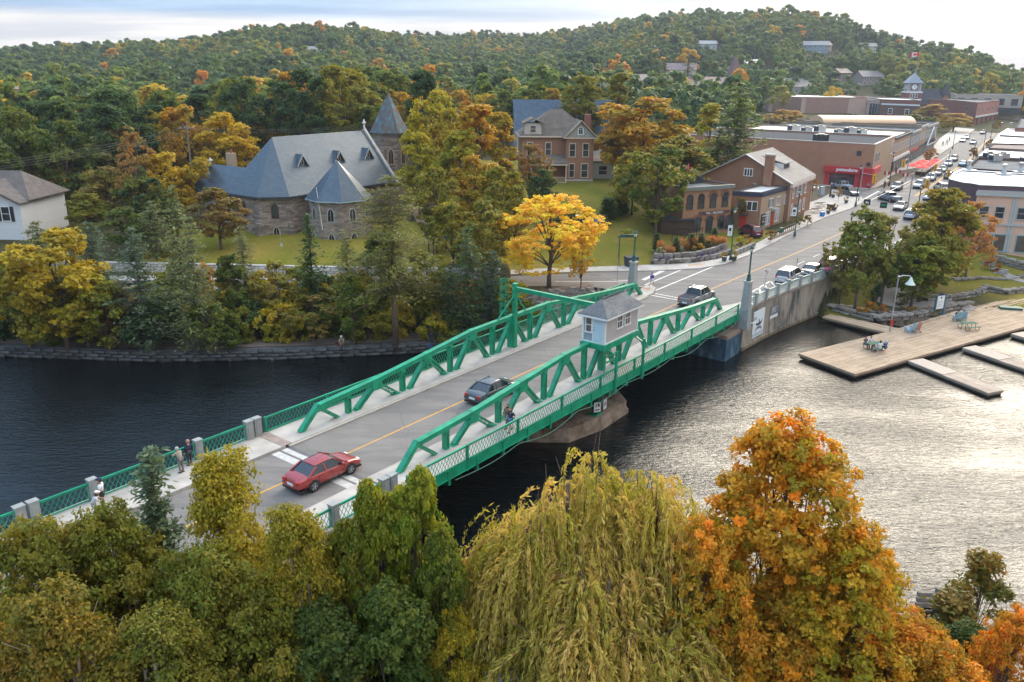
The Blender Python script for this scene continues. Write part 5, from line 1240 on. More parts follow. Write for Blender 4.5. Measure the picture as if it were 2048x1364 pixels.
# ---------------------------------------------------------------- row of shops up the street
rowp = [((1779,348.5),(1813,328.5),13.2,BR_TAN,'tan brick shop with black cornice next to the long store', 40),
  ((1814,328),(1832,317.5),13.0,BLOCK_G,'grey fronted shop in the middle of the row', 38),
  ((1832.5,317),(1845,309.5),13.6,BR_TAN,'narrow tan shop in the row beside the stone gable', 36),
  ((1845.5,309),(1867,298),13.0,BLOCK_G,'grey stone shop with white pointed gable front', 30)]
rows = []
for (a, b, zt_, m, lab, dep) in rowp:
 A = Vector(G(*a)); B = Vector(G(*b)); t, E, Hh = flatb('row_shop', lab, [A, B, B+dl*dep, A+dl*dep], 4.3, zt_, m, WHITEROOF if len(rows) == 0 else GREYROOF, DARKROOF, cat='shop', group='shops in the row up the main street')
 L = E[0][3]; rows.append((A, B, t, E, Hh)); n = max(2, int(L/3))
 for e in range(4):
  if (E[e][0]-Vector((A.x-t.location.x, A.y-t.location.y))).length < .1: e0 = e
 for i in range(n): wallwin(t, E, e0, (i+.5)*L/n, 5.2, 1.0, 1.7, WHITE)
 wallbox(t, E, e0, .2, L-.2, 3.0, 3.7, .35, [WHITE, PAINT, NAVY, DARKROOF][len(rows)-1] if len(rows) != 2 else REDD, 'shop_fascia')
 for i in range(max(1, int(L/4))): wallwin(t, E, e0, (i+.5)*L/max(1, int(L/4)), .3, 2.8, 2.3, DKF, 'store')
 wallbox(t, E, e0, -.1, L+.1, Hh-.7, Hh-.1, .3, NAVY if len(rows) == 1 else GREYW, 'cornice')
A, B, t, E, Hh = rows[3]
mb = MB(); L = (B-A).length; u = (B-A)/L; ee = None
a0, b0, an, _ = [x for x in E if (x[0]-Vector((A.x-t.location.x, A.y-t.location.y))).length < .1][0]; d_ = (b0-a0)/L; nr = Vector((d_.y,-d_.x))
for s0, s1 in ((L*.1, L*.5), (L*.9, L*.5)): mb.beam((*(a0+d_*s0+nr*.5), 2.6), (*(a0+d_*s1+nr*.5), Hh-1.0), .3, .3)
mb.beam((*(a0+d_*L*.1+nr*.5), 2.6), (*(a0+d_*L*.9+nr*.5), 2.6), .25, .25); mb.build('pointed_gable_frame', WHITE, t)
A, B, t, E, Hh = rows[0]
k = 0
for al, bk, w, d, h in ((4,22,2.2,2,1.6),(5.5,19,2.4,2,2.0),(4,14,1.8,1.6,1.4),(6,11.5,2.6,2,1.9),(7,26,2.8,2,1.8),(5,8.5,2,1.6,1.5)):
 p = A+ds_*al+dl*bk; rooftop_unit(p.x, p.y, 13.2-.4, w, d, h, ['silver air unit furthest left on the tan shop roof','large silver air unit in the left cluster','small silver air unit right of the left cluster','big silver air unit mid roof','silver air unit behind the left cluster','silver air unit nearest the street'][k]); k += 1
A = Vector(G(1646, 262, 11)); B = Vector(G(1826, 264, 11)); dv = (B-A); Lh = dv.length; dv /= Lh
bh = thing('barrel_roof_hall', 'long cream hall with peach coloured barrel roof behind the shops', 'hall', (A.x, A.y, 4.3), math.atan2(dv.y, dv.x))
MB().box(0, Lh, 0, 11, 0, 9.2).build('wall', plain('cream_panel', (.62,.50,.42), .7, .06), bh)
arc = [(5.5-5.9*math.cos(t), 9.2+1.9*math.sin(t)) for t in np.linspace(0, math.pi, 15)]
MB().extr(arc, (-.4,0,0), (0,1,0), (0,0,1), (Lh+.8,0,0)).build('barrel_roof', plain('peach_metal_roof', (.68,.42,.24), .5, .06), bh)
for x in (2.5, Lh*.33, Lh*.62, Lh-3): MB().box(x, x+(3 if x < 4 else 1.5), -.05, 0, 5.8, 8.4).build('door_panel', GREYW, bh)
# ---------------------------------------------------------------- town hall
def P2(a, b, z): return Vector(G(a, b, z))
tz = 16.2
th_poly = [P2(1607,194,tz), P2(1700,194.5,tz), P2(1734,195,tz), P2(1748,186,tz), P2(1620,184,tz)]
A = P2(1541,192,tz); B = P2(1606,194,tz); C = P2(1734,195,tz); Dp = P2(1762,196,tz); bk = Vector((6, 42))
t, E, Hh = flatb('town_block', 'huge windowless mauve brick hall with reddish roof edge', [A, B, C, C+bk, A+bk], 5, tz, BR_MAUVE, WHITEROOF, plain('rust_coping', (.28,.08,.06), .7, .1), cat='hall')
wallbox(t, E, 1, -.6, 1.6, 0, Hh-.5, .4, BR_PINKISH, 'pale_pier'); wallbox(t, E, 1, E[1][3]*.72, E[1][3], 0, Hh-.5, .15, BR_PINKISH, 'pale_bay'); wallbox(t, E, 0, -.3, 1.5, 0, Hh-.5, .3, BR_PINKISH, 'pale_pier')
t, E, Hh = flatb('glazed_link', 'pinkish block with tall gridded windows left of the clock tower building', [C+Vector((.3,0)), Dp, Dp+bk, C+bk+Vector((.3,0))], 5, tz-1.0, BR_PINKISH, WHITEROOF, GREYW)
for i in range(4): wallwin(t, E, 0, (i+.6)*E[0][3]/4.6, 1.5, 1.4, 7.0, BR_PINKISH if False else GREYW, 'grid', .1)
A = P2(1765,196.5,tz); B = P2(1841,199,tz)
t, E, Hh = flatb('town_hall', 'dark brick town hall with white band below its parapet', [A, B, B+Vector((10,34)), A+Vector((6,36))], 5, tz-.4, BR_DARK, WHITEROOF, GREYW, cat='town hall')
wallbox(t, E, 0, -.1, E[0][3]+.1, Hh-2.6, Hh-1.9, .2, WHITE, 'white_band'); wallbox(t, E, 0, -.1, E[0][3]+.1, Hh-1.9, Hh-.4, .12, BR_RED, 'brick_frieze')
wallwin(t, E, 0, E[0][3]*.26, Hh-6.6, 1.7, 2.2, WHITE, 'grid', .2); wallwin(t, E, 0, E[0][3]*.7, Hh-6.6, 1.7, 2.2, WHITE, 'grid', .2); wallwin(t, E, 0, E[0][3]*.5, Hh-10.6, 1.7, 2.2, WHITE, 'grid', .2)
wallbox(t, E, 1, -.1, E[1][3]+.1, Hh-2.6, Hh-1.9, .2, WHITE, 'white_band')
cx, cy = P2(1829, 196, tz-.6); cy += 4
ck = thing('clock_tower', 'square clock tower with grey pyramid roof rising from the town hall', 'clock tower', (cx, cy, tz-1.0), R(-8))
S = 3.9; MB().box(-S,S,-S,S,-3,3.0).build('brick_stage', BR_RED, ck)
MB().box(-S-.25,S+.25,-S-.25,S+.25,2.9,3.6).build('cornice', WHITE, ck); MB().box(-S-.2,S+.2,-S-.2,S+.2,-.7,0).build('string_band', WHITE, ck)
for x in (-1.3, 0, 1.3): win(ck, (x, -S, .8), 0, .8, 1.5, WHITE, 'plain', .15)
S2 = 3.0; MB().box(-S2,S2,-S2,S2,3.6,7.8).build('clock_stage', plain('grey_mauve_cladding', (.30,.27,.29), .6, .08), ck)
for sx in (-1, 1):
 for sy in (-1, 1): MB().box(sx*S2-.3,sx*S2+.3,sy*S2-.3,sy*S2+.3,3.6,7.8).build('corner_post', GREYW, ck)
for ang in (0, math.pi/2, -math.pi/2):
 M = Matrix.Rotation(ang, 4, 'Z') @ Matrix.Translation((0, -S2-.02, 5.9)) @ Matrix.Rotation(math.pi/2, 4, 'X')
 f = link('clock_face', MB().lathe([(1.35,0),(1.35,.12)], n=28).mesh('clock_face', WHITE), ck, M=M)
 mb = MB(); mb.box(-.05,.05,-.1,1.05,.14,.17); mb.beam((-.05,.05,.16),(.72,-.35,.16),.1,.03)
 for h in range(12): q = h*math.pi/6; mb.beam((1.08*math.cos(q),1.08*math.sin(q),.14),(1.26*math.cos(q),1.26*math.sin(q),.14),.06,.02)
 mb.build('clock_hands', INK, f)
 M2 = M @ Matrix.Translation((0,0,-.03)); link('clock_surround', MB().box(-1.6,1.6,-1.6,1.6,0,.06).mesh('clock_surround', plain('maroon_board', (.12,.05,.06), .6)), ck, M=M2)
mb = MB(); r = S2+1.1; mb.add([(-r,-r,7.8),(r,-r,7.8),(r,r,7.8),(-r,r,7.8),(0,0,13.0)], [(0,1,4),(1,2,4),(2,3,4),(3,0,4),(3,2,1,0)]); mb.build('pyramid_roof', plain('blue_grey_slate', (.22,.26,.31), .6, .1), ck)
MB().lathe([(.25,12.9),(.12,13.3),(.2,13.5),(.02,14.3)], n=8).build('finial', GALV, ck)
fx_, fy_ = cx+3.5, cy+6
fl = thing('flag', 'red and white maple leaf flag flying above the clock tower', 'flag', (fx_, fy_, tz), 0)
MB().tube((0,0,-2),(0,0,22.5),.16,.09,8).build('flag_pole', GALV, fl)
def flag(parent, w, h, zt, n=14, dirx=-1):
 RED = plain('flag_red', (.65,.02,.02), .7, .05)
 V = [];
 for i in range(n+1):
  for j in range(2): x = dirx*w*i/n; V.append((x, .35*math.sin(i*.75)*i/n, zt-h*(1-j)-.10*w*(i/n)**1.5*1.3))
 for nm, i0, i1, m in (('red_bar', 0, n//4+1, RED), ('white_field', n//4+1, n-n//4, WHITE), ('red_bar', n-n//4, n, RED)):
  mb = MB(); mb.add(V[2*i0:2*i1+2], [(2*i, 2*i+2, 2*i+3, 2*i+1) for i in range(i1-i0)]); o = mb.build(nm, m, parent); md = o.modifiers.new('thick', 'SOLIDIFY'); md.thickness = .03
 leaf = [(0,-.42),(.03,-.18),(.28,-.22),(.22,-.1),(.42,.08),(.33,.12),(.36,.28),(.2,.22),(.14,.32),(.16,.0+.42)][:0]
 leaf = [(-.02,-.5),(.02,-.5),(.02,-.25),(.28,-.28),(.24,-.18),(.5,.05),(.42,.1),(.46,.25),(.3,.22),(.25,.3),(.1,.14),(.16,.42),(.08,.38),(0,.55),(-.08,.38),(-.16,.42),(-.1,.14),(-.25,.3),(-.3,.22),(-.46,.25),(-.42,.1),(-.5,.05),(-.24,-.18),(-.28,-.28),(-.02,-.25)]
 mb = MB(); mb.extr([(dirx*w*.5+x*h*.85, zt-h*.5-.10*w*.46+y*h*.85) for x, y in leaf], (0,-.30,0), (1,0,0), (0,0,1), (0,.6,0)); mb.build('maple_leaf', RED, parent)
flag(fl, 4.6, 2.3, 22.3)
A = P2(1846, 208, 13); sc = thing('dark_roof_church', 'brown brick church with steep charcoal roof right of the clock tower', 'church', (A.x, A.y+8, 5), R(12))
MB().box(0, 17, 0, 12, -1, 8).build('wall', BR_BROWN, sc); gable(sc, 0, 17, 0, 12, 8, 7.0, .5, DARKROOF); MB().extr([(0,8),(12,8),(6,15)], (16.9,0,0), (0,1,0), (0,0,1), (.2,0,0)).build('gable_wall', BR_BROWN, sc)
MB().box(17.5,20.5,2,5,-1,12).build('turret', BR_BROWN, sc); mb = MB(); mb.add([(17,1.5,12),(21,1.5,12),(21,5.5,12),(17,5.5,12),(19,3.5,19)], [(0,1,4),(1,2,4),(2,3,4),(3,0,4),(3,2,1,0)]); mb.build('turret_roof', DARKROOF, sc)
A = P2(1910, 243, 5); C = P2(1947.5, 250, 5); Dp = P2(1992, 241, 5)
t, E, Hh = flatb('red_corner_block', 'red brick corner block of shops at the top of the street', [C, Dp, Dp+Vector((-22,30)), A+Vector((-6,20)), A], 5, 15.2, BR_RED, GREYROOF, GREYW, cat='building')
L = E[0][3]; m_ = plain('pink_red_brick', (.40,.17,.14), .8, .08)
wallbox(t, E, 0, .02, L-.02, 4.2, Hh-.6, .08, m_, 'pale_brick_front')
for i in range(5): wallwin(t, E, 0, (i+.5)*L/5, 5.6, 1.9, 2.0, WHITE, off=.1)
wallbox(t, E, 0, .3, L-.3, 3.3, 4.1, .4, WHITE, 'shop_fascia')
for i in range(5): wallwin(t, E, 0, (i+.5)*L/5, .3, 2.6, 2.7, DKF, 'store', off=.01)
La = E[4][3]; wallwin(t, E, 4, La*.5, 5.8, 4.5, 2.2, GREYW, 'store'); wallbox(t, E, 4, La*.2, La, 3.2, 4.0, 1.0, NAVY, 'awning'); wallwin(t, E, 4, La*.6, .3, 5, 2.6, DKF, 'store')
A = P2(1912, 190, 17); B = P2(2047, 193, 17)
t, E, Hh = flatb('cream_long_block', 'long cream upper building with a row of dark windows behind the red block', [A, B, B+Vector((10,30)), A+Vector((10,30))], 6, 17.5, BLOCK_B, GREYROOF, GREYW)
for i in range(5): wallwin(t, E, 0, (i+.45)*E[0][3]/5, Hh-5.2, 3.2, 3.4, GREYW, 'plain', .3)
wallbox(t, E, 0, E[0][3]*.45, E[0][3], 2, 5.2, 3.0, DARKROOF, 'dark_canopy')
A = P2(1993, 236, 5); B = P2(2012, 232, 5)
t, E, Hh = flatb('white_small_block', 'small white two storey block right of the red corner block', [A, B, B+Vector((0,14)), A+Vector((-6,14))], 5, 12.5, plain('pale_grey_render', (.52,.52,.50), .8, .06), GREYROOF, GREYW)
for i in range(3): wallwin(t, E, 0, (i+.5)*E[0][3]/3, .5, 1.9, 2.4, DKF, 'store')
# ---------------------------------------------------------------- right side of the street
def roofpoly(px_, z): return [P2(a, b, z) for a, b in px_]
zr = 11.6
pk, E, Hh = flatb('pink_stucco_building', 'pink stucco riverside building with grey cornice and tall ground floor windows', roofpoly([(1956,381),(2110,388),(2150,372),(1965,372)], zr), 2.6, zr, STUCCO_P, DARKROOF, GREYW)
L = E[0][3]; pxw = lambda X: (X-1956)/(2110-1956)*L
for X in (1975.5, 2008, 2053): wallwin(pk, E, 0, pxw(X), 5.1, 1.15, 1.6, GREYW, 'sash', .12)
for X, w in ((1992, 1.7), (2024, 2.2), (2070, 2.2)): wallwin(pk, E, 0, pxw(X), .2, w, 2.4, plain('aqua_trim', (.22,.42,.44), .6, .05), 'plain', .12, glass=plain('dim_opening', (.10,.075,.06), .6, .3, 1))
wallbox(pk, E, 0, -.2, L+.2, Hh-.7, Hh-.1, .3, GREYW, 'cornice'); wallbox(pk, E, 0, 0, L, 4.0, 4.35, .15, GREYW, 'string_course')
for X in (2036, 2030): wallbox(pk, E, 0, pxw(X), pxw(X)+.35, 0, Hh-.7, .08, GREYW, 'pilaster')
pk2, E, Hh = flatb('pink_low_annex', 'lower pink annex left of the riverside building', roofpoly([(1879,385),(1954,381.5),(1963,374),(1900,374)], 10.6), 3.5, 10.6, STUCCO_P, GREYROOF, GREYW)
bigw, E, Hh = flatb('white_roof_block', 'broad dark walled building with curved white roof above the pink building', roofpoly([(1898,358),(1926,365),(1945,367),(1960,370),(2110,376),(2110,352),(1990,344),(1920,340),(1908,346)], 12.4), 4.3, 12.4, plain('dark_purple_panel', (.10,.06,.07), .7, .15), WHITEROOF, WHITE, par=.2)
for X, Y, lab in ((2007,349,'conical white roof vent left of the tall one'),(2040,345,'tall white roof vent near the photo edge'),(1938,341,'low grey hatch at the curved end of the white roof')):
 q = P2(X, Y, 12.3); v = thing('roof_vent', lab, 'roof vent', (q.x, q.y, 12.25), 0, 'vents on the white roof'); MB().frus((0,0), .9, .9, 0, .25, .9, .9).build('base', GALV, v); MB().lathe([(.5,.25),(.22,.9),(.22,1.4),(.4,1.45),(.4,1.7),(.05,1.8)], n=10).build('cowl', GALV, v)
g1, E, Hh = flatb('grey_roof_block', 'grey flat roofed building with duct work along its roof', roofpoly([(1930,336),(2110,350),(2110,322),(1955,315)], 12.2), 4.3, 12.2, BR_DARK, GREYROOF, DARKROOF)
for k, (X, Y) in enumerate(((1990,321),(1978,316),(2005,317),(2052,326))): q = P2(X, Y, 12); rooftop_unit(q.x, q.y, 11.8, 2.0, 1.5, 1.3, ['grey duct box mid way along the grey roof','grey duct box at the left of the grey roof','grey duct box with a bent pipe','grey duct box at the right edge of the photo'][k], rz=.2)
for nm, lab, P_, z, rm in (('white_roof_shop','long shop with bright white roof, nearest of the upper three',[(1958,312),(2110,320),(2110,303),(1975,297)],12.0,WHITEROOF),
  ('brown_roof_shop','shop with brown roof strip between two white roofs',[(1972,296),(2110,303),(2110,290),(1985,287)],12.2,plain('brown_felt_roof',(.26,.19,.16),.9,.15)),
  ('white_roof_shop','white roofed shop second up the far side of the street',[(1984,286.5),(2110,290),(2110,276),(1998,270)],12.2,WHITEROOF),
  ('white_roof_shop','white roofed shop furthest up the far side of the street',[(1996,269.5),(2110,276),(2110,262),(2016,257)],12.4,WHITEROOF),
  ('red_brick_block','red brick block end at the right edge of the photo',[(2030,256),(2110,258),(2110,240),(2042,236)],13.2,GREYROOF)):
 t, E, Hh = flatb(nm, lab, roofpoly(P_, z), 4.3, z, BR_RED if 'red' in nm else BR_DARK, rm, WHITE if rm is WHITEROOF else DARKROOF, par=.25, cat='shop')
 a, b, an, L = E[3]; n = max(1, int(L/4))
 for i in range(n): wallwin(t, E, 3, (i+.5)*L/n, 4.6, 1.1, 1.6, WHITE); wallwin(t, E, 3, (i+.5)*L/n, .3, 2.6, 2.4, DKF, 'store')
# ---------------------------------------------------------------- left edge: white clapboard house, brick block, low house
CLAP = brickmat('white_clapboard', (.70,.71,.73), (.76,.77,.78), (.42,.43,.46), 12.0, .14, .014, .6, .05, bump=.4)
A = P2(-118, 478, 4.6); wh = thing('white_house', 'white clapboard house with brown hipped gable roof at the left edge', 'house', (A.x, A.y, 4.4), R(-3))
zt = 5.4
MB().box(-9, 11.5, 3.0, 12, -1.5, zt).build('wall', CLAP, wh)
MB().extr([(2,-1.5),(11.6,-1.5),(11.6,zt),(6.8,zt+2.3),(2,zt)], (0,1.0,0), (1,0,0), (0,0,1), (0,3,0)).build('gable_wall', CLAP, wh)
BR2 = shingles('worn_brown_shingle', (.10,.085,.08), (.19,.165,.15))
hiproof('roof', [(-9.5,2.5,zt),(12.2,2.5,zt),(12.2,12.5,zt),(-9.5,12.5,zt),(-5,7.5,zt+3.4),(8.3,7.5,zt+3.4)], BR2, wh); gable(wh, 2, 11.6, .8, 7, zt+.05, 2.4, .45, BR2, 'y', name='gable_roof')
mb = MB(); mb.beam((1.5,.32,zt-.25),(6.8,.32,zt+2.45),.08,.24,(0,1,0)); mb.beam((12.1,.32,zt-.25),(6.8,.32,zt+2.45),.08,.24,(0,1,0)); mb.build('bargeboard', DARKWOOD, wh)
for x in (9.4, 5.3):
 win(wh, (x, 1.0, zt-2.6), 0, 1.1, 1.9, WHITE, 'sash', .1)
 for sx in (-1, 1): MB().box(x+sx*.95-.25, x+sx*.95+.25, .92, .99, zt-2.7, zt-.6).build('shutter', INK, wh)
win(wh, (6.8, 1.0, zt+.8), 0, .5, .5, WHITE)
def small_house(px_, py_, w, d, h, wallc, roofc, rz, label, group=None, zl=None, rise=None, along='x', name='house'):
 x, y, z = GH(px_, py_); t = thing(name, label, 'house', (x, y, z-.5), rz, group)
 o = MB().box(-w/2, w/2, 0, d, -3, h).mesh('wall', PAINT); link('wall', o, t, color=wallc); rise = rise or min(w, d)*.3
 if along == 'x': MB().extr([(0,h-.05),(d,h-.05),(d/2,h+rise-.05)], (-w/2,0,0), (0,1,0), (0,0,1), (w,0,0)).build('gable_wall', PAINT, t).color = (*wallc, 1)
 else: MB().extr([(-w/2,h-.05),(w/2,h-.05),(0,h+rise-.05)], (0,0,0), (1,0,0), (0,0,1), (0,d,0)).build('gable_wall', PAINT, t).color = (*wallc, 1)
 r = gable(t, -w/2, w/2, 0, d, h, rise, .5, PAINT, along); r.color = (*roofc, 1)
 for i in range(max(2, int(w/4))):
  n = max(2, int(w/4))
  for z in ([1.0] if h < 5 else [1.0, 3.9]): win(t, (-w/2+(i+.5)*w/n, 0, z), 0, 1.2, 1.4, WHITE, 'sash', .12)
 return t
small_house(28, 232, 20, 10, 4.0, (.16,.19,.24), (.13,.10,.09), R(-12), 'low blue grey house with orange gable at the far left', rise=2.2, along='y')
A = P2(-60, 184, 16); B = P2(33, 184, 16)
t, E, Hh = flatb('brick_school', 'plain red brick block rising from the trees at the far left', [A, B, B+Vector((4,30)), A+Vector((4,30))], 3, 17.5, BR_RED, WHITEROOF, WHITE)
for i in range(4): wallwin(t, E, 0, (i+.6)*E[0][3]/4, 7.5, 2.6, 2.0, WHITE, 'triple')
PALEW = (.66,.66,.64)
for a in [(935,128,15,9,5.5,PALEW,(.28,.09,.06),R(10),'white hillside house with red roof above the centre trees'),
          (940,150,14,9,5,(.55,.56,.56),(.20,.19,.19),R(5),'grey roofed white house just below the red roofed one'),
          (1150,130,14,9,5,PALEW,(.16,.12,.11),R(-15),'white hillside house with dark brown roof among round trees'),
          (1232,138,13,9,4.5,(.70,.62,.52),(.30,.14,.09),R(-25),'cream house with orange roof right of the hillside centre'),
          (1268,124,9,7,4,PALEW,(.3,.28,.28),R(20),'tiny white house end high between trees'),
          (1630,104,20,10,6,(.22,.30,.40),(.22,.22,.24),R(-20),'blue grey hillside house with pale gable under the ridge'),
          (1652,104,10,8,6,(.50,.36,.26),(.24,.13,.09),R(15),'brown hillside house beside the blue grey one'),
          (1738,104,14,9,5,(.58,.56,.52),(.2,.19,.19),R(5),'beige hillside house below the dark spruces'),
          (1508,140,15,9,5,PALEW,(.5,.5,.48),R(30),'white hillside house with pale roof left of the ridge foot'),
          (1416,98,14,8,4.5,(.50,.53,.58),(.32,.33,.34),R(0),'pale blue hillside house half hidden at mid slope'),
          (820,82,14,9,4.5,(.50,.52,.55),(.3,.31,.32),R(10),'grey hillside house near the skyline left of centre'),
          (627,108,13,8,4,(.55,.55,.55),(.28,.28,.29),R(15),'small grey house high on the left hill'),
          (2018,145,16,10,5,(.52,.60,.66),(.35,.40,.46),R(-30),'pale blue gabled house beside the road over the hill'),
          (885,140,8,7,3.5,PALEW,(.6,.6,.6),R(0),'small white house left of the red roofed one'),
          (1745,170,16,12,6,(.30,.24,.22),(.17,.15,.15),R(10),'brown timbered house behind the town roofs'),
          (1690,165,12,9,7,(.22,.15,.14),(.30,.22,.18),R(30),'tall narrow brown house amid the orange trees'),
          (1130,205,15,10,5,(.55,.5,.45),(.62,.55,.52),R(-20),'house with striped pale metal roof behind the blue hall'),
          (1000,228,8,8,5,(.62,.62,.42),(.35,.36,.36),R(-10),'pale yellow gable end left of the blue hall'),
          (735,205,16,10,5.5,PALEW,(.38,.28,.24),R(-15),'white house with tan roof behind the church tower'),
          (690,262,14,8,4,(.45,.48,.52),(.14,.16,.19),R(5),'low dark roofed house just behind the church ridge'),
          (355,228,26,12,4.5,(.36,.35,.35),(.33,.31,.31),R(60),'long low grey roofed building in the trees left of centre'),
          (1290,185,14,10,7,(.36,.30,.28),(.15,.10,.11),R(20),'maroon roofed house between tall spruces'),
          (1360,165,18,12,8,(.64,.58,.50),(.17,.12,.13),R(-10),'large cream house with dark gables behind the spruces'),
          (1560,195,40,16,7,(.36,.33,.30),(.22,.19,.17),R(4),'long brown roofed building behind the mauve hall'),
          (1420,195,26,14,7,(.62,.50,.38),(.20,.12,.12),R(10),'peach walled building with dark flat gable by the maroon steeple'),
          (15,330,22,12,4.0,(.62,.68,.74),(.62,.66,.70),R(-5),'pale blue metal roofed shed behind the orange trees')]:
 small_house(*a)
x, y, z = GH(1464, 196); sp_ = thing('maroon_steeple', 'pointed maroon steeple rising from the trees left of the mauve hall', 'steeple', (x, y, z), R(15)); sp_.scale = (1, 1, 1.35)
MB().box(-3,3,-3,3,-2,9).build('tower_wall', BR_DARK, sp_); mb = MB(); mb.add([(-3.5,-3.5,9),(3.5,-3.5,9),(3.5,3.5,9),(-3.5,3.5,9),(0,0,17.5)], [(0,1,4),(1,2,4),(2,3,4),(3,0,4),(3,2,1,0)]); mb.build('spire', plain('maroon_roof', (.16,.085,.085), .7, .1), sp_); MB().tube((0,0,17.4),(0,0,19),.06,n=5).build('finial', BLACK, sp_)
for k, X in enumerate((1491, 1514)):
 x, y, z = GH(X, 26); x *= 1.02; m = thing('radio_mast', ('taller lattice mast on the skyline of the right hill','shorter lattice mast right of the taller one')[k], 'mast', (x, y, z-1)); mb = MB(); hh = 36-6*k
 for a in range(3): q = a*2.094; mb.beam((.9*math.cos(q),.9*math.sin(q),0),(.3*math.cos(q),.3*math.sin(q),hh),.12,.12)
 for z_ in np.arange(1, hh-1, 1.6): mb.beam((.8,0,z_),(-.4,.6,z_+1.6),.07,.07); mb.beam((-.4,.6,z_),(-.4,-.6,z_+1.6),.07,.07); mb.beam((-.4,-.6,z_),(.8,0,z_+1.6),.07,.07)
 mb.build('lattice_frame', GALV, m); MB().tube((0,0,hh),(0,0,hh+6),.05,n=5).build('aerial', GALV, m)
# ------------------------------------------------------------------ river banks, dock, park
rnd = random.Random(7)
def block_mesh(key, l, d, h, irr, mat, seed=0):
 k = ('blk', key, seed)
 if k in _mcache: return _mcache[k]
 r = random.Random(seed*31+5); mb = MB(); V = []
 for z in (0, .5, 1):
  for (sx, sy) in ((-1,-1),(1,-1),(1,1),(-1,1)):
   f = 1.0 if z == .5 else .93; V.append((sx*l/2*f+r.uniform(-irr,irr), sy*d/2*f+r.uniform(-irr,irr), h*z+r.uniform(-irr,irr)*.5))
 F = [(0,3,2,1),(8,9,10,11)]+[(i,(i+1)%4,4+(i+1)%4,4+i) for i in range(4)]+[(4+i,4+(i+1)%4,8+(i+1)%4,8+i) for i in range(4)]
 mb.add(V, F); me = mb.mesh('stone', mat); _mcache[k] = me; return me
def stone_wall(name, label, pts, rows, l, d, h, mat, irr=.04, cat='stone wall', group=None, piece='stone', step=.0, zf=None, jit=.15):
 """wall of single stones along a polyline of (x, y, z); every stone is a part"""
 x0, y0, z0 = pts[0]; t = thing(name, label, cat, (x0, y0, z0), 0, group)
 for k in range(rows):
  for (a, b) in zip(pts, pts[1:]):
   A = Vector(a); B = Vector(b); L = (B-A).length; n = max(1, round(L/l)); ang = math.atan2(B.y-A.y, B.x-A.x); q = L/n
   for i in range(n+(k % 2)):
    u = (i+.5-(.5 if k % 2 else 0))*q
    if u < 0 or u > L: continue
    p = A+(B-A)*(u/L); nrm = Vector((-math.sin(ang), math.cos(ang)))
    me = block_mesh(name+str(round(l, 2)), l*.97, d, h*.97, irr, mat, rnd.randrange(5))
    link(piece, me, t, M=Matrix.Translation((p.x-x0+nrm.x*(step*k+rnd.uniform(-irr, irr)), p.y-y0+nrm.y*(step*k+rnd.uniform(-irr, irr)), p.z-z0+k*h)) @ Matrix.Rotation(ang+rnd.uniform(-.02,.02), 4, 'Z') @ Matrix.Diagonal((q/l*rnd.uniform(.9, 1.0), rnd.uniform(.92,1.05), rnd.uniform(.93,1.0), 1)))
 return t
edge = [(x, y-.0, -.35) for x, y in [(-62,77.7),(-51.7,78.3),(-36,77.3),(-23.4,78.3),(-11.6,80.4),(-6.5,81.7),(2,85.0),(9.5,89.4)]]
stone_wall('towpath_wall', 'low dark rubble stone wall edging the towpath along the far bank', edge[0:6], 4, 1.35, .6, .34, DARKSTONE, .06)
core = MB()
for a, b in zip(edge, edge[1:]): core.beam((a[0], a[1]+.35, .1), (b[0], b[1]+.35, .1), .6, 1.9)
tag(core.build('towpath_core', DARKSTONE), kind='structure')
E2 = [(a[0], a[1]) for a in edge]
tp = [(x, y+.45) for x, y in E2]+[(x+.6, y+3.6) for x, y in E2[::-1]]
def strip_on_ground(name, pts, w, mat, lift=.05, step=1.5):
 P = [];
 for a, b in zip(pts, pts[1:]):
  A = Vector(a[:2]); B = Vector(b[:2]); n = max(1, int((B-A).length/step))
  for i in range(n): P.append(A+(B-A)*(i/n))
 P.append(Vector(pts[-1][:2])); V = []; F = []
 for i, p in enumerate(P):
  d = (P[min(i+1, len(P)-1)]-P[max(i-1, 0)]).normalized(); n = Vector((-d.y, d.x)); ww = w[0]+(w[1]-w[0])*i/len(P) if isinstance(w, tuple) else w
  for k in range(5): q = p+n*(ww*(k/4-.5)); V.append((q.x, q.y, h1(q.x, q.y)+lift))
 for i in range(len(P)-1):
  for k in range(4): F.append((i*5+k, (i+1)*5+k, (i+1)*5+k+1, i*5+k+1)[::-1])
 mb = MB(); mb.add(V, F); return tag(mb.build(name, mat, smooth=True), kind='structure')
GRAVEL = plain('brown_gravel', (.17,.135,.11), .95, .25, .5, bump=.4)
strip_on_ground('towpath', [(x, y+2.2) for x, y in E2], 2.6, GRAVEL, .10)
yw = lambda x: float(np.interp(x, [-120, -60, -19.4, -2, 4], [100, 97.6, 95.9, 95.6, 96.0]))
pts = [(x, yw(x), 4.25) for x in (-58, -48, -34, -20, -9, -1.5)]
stone_wall('block_wall', 'pale grey block wall retaining the church lawn above the river road', pts, 3, .85, .45, .36, LBLOCK, .012, piece='block')
cp = MB(); [cp.beam((a[0],a[1]+.05,5.4),(b[0],b[1]+.05,5.4),.55,.12) for a, b in zip(pts, pts[1:])]; tag(cp.build('wall_capping', LBLOCK), 'pale capping course laid along the block wall by the lawn', 'capping')
gr = thing('guard_rail', 'long dark steel guard rail on the river side of the road', 'guard rail', (-45, 88.6, 4.25))
mb = MB(); mb.box(-15, 44, -.06, -.02, .62, .88); mb.box(-15, 44, -.02, .0, .68, .82); mb.build('rail', GREEN_DARK, gr)
for k in range(30): MB().box(-15+k*2-.06, -15+k*2+.06, 0, .12, -.6, .8).build('post', GREEN_DARK, gr)
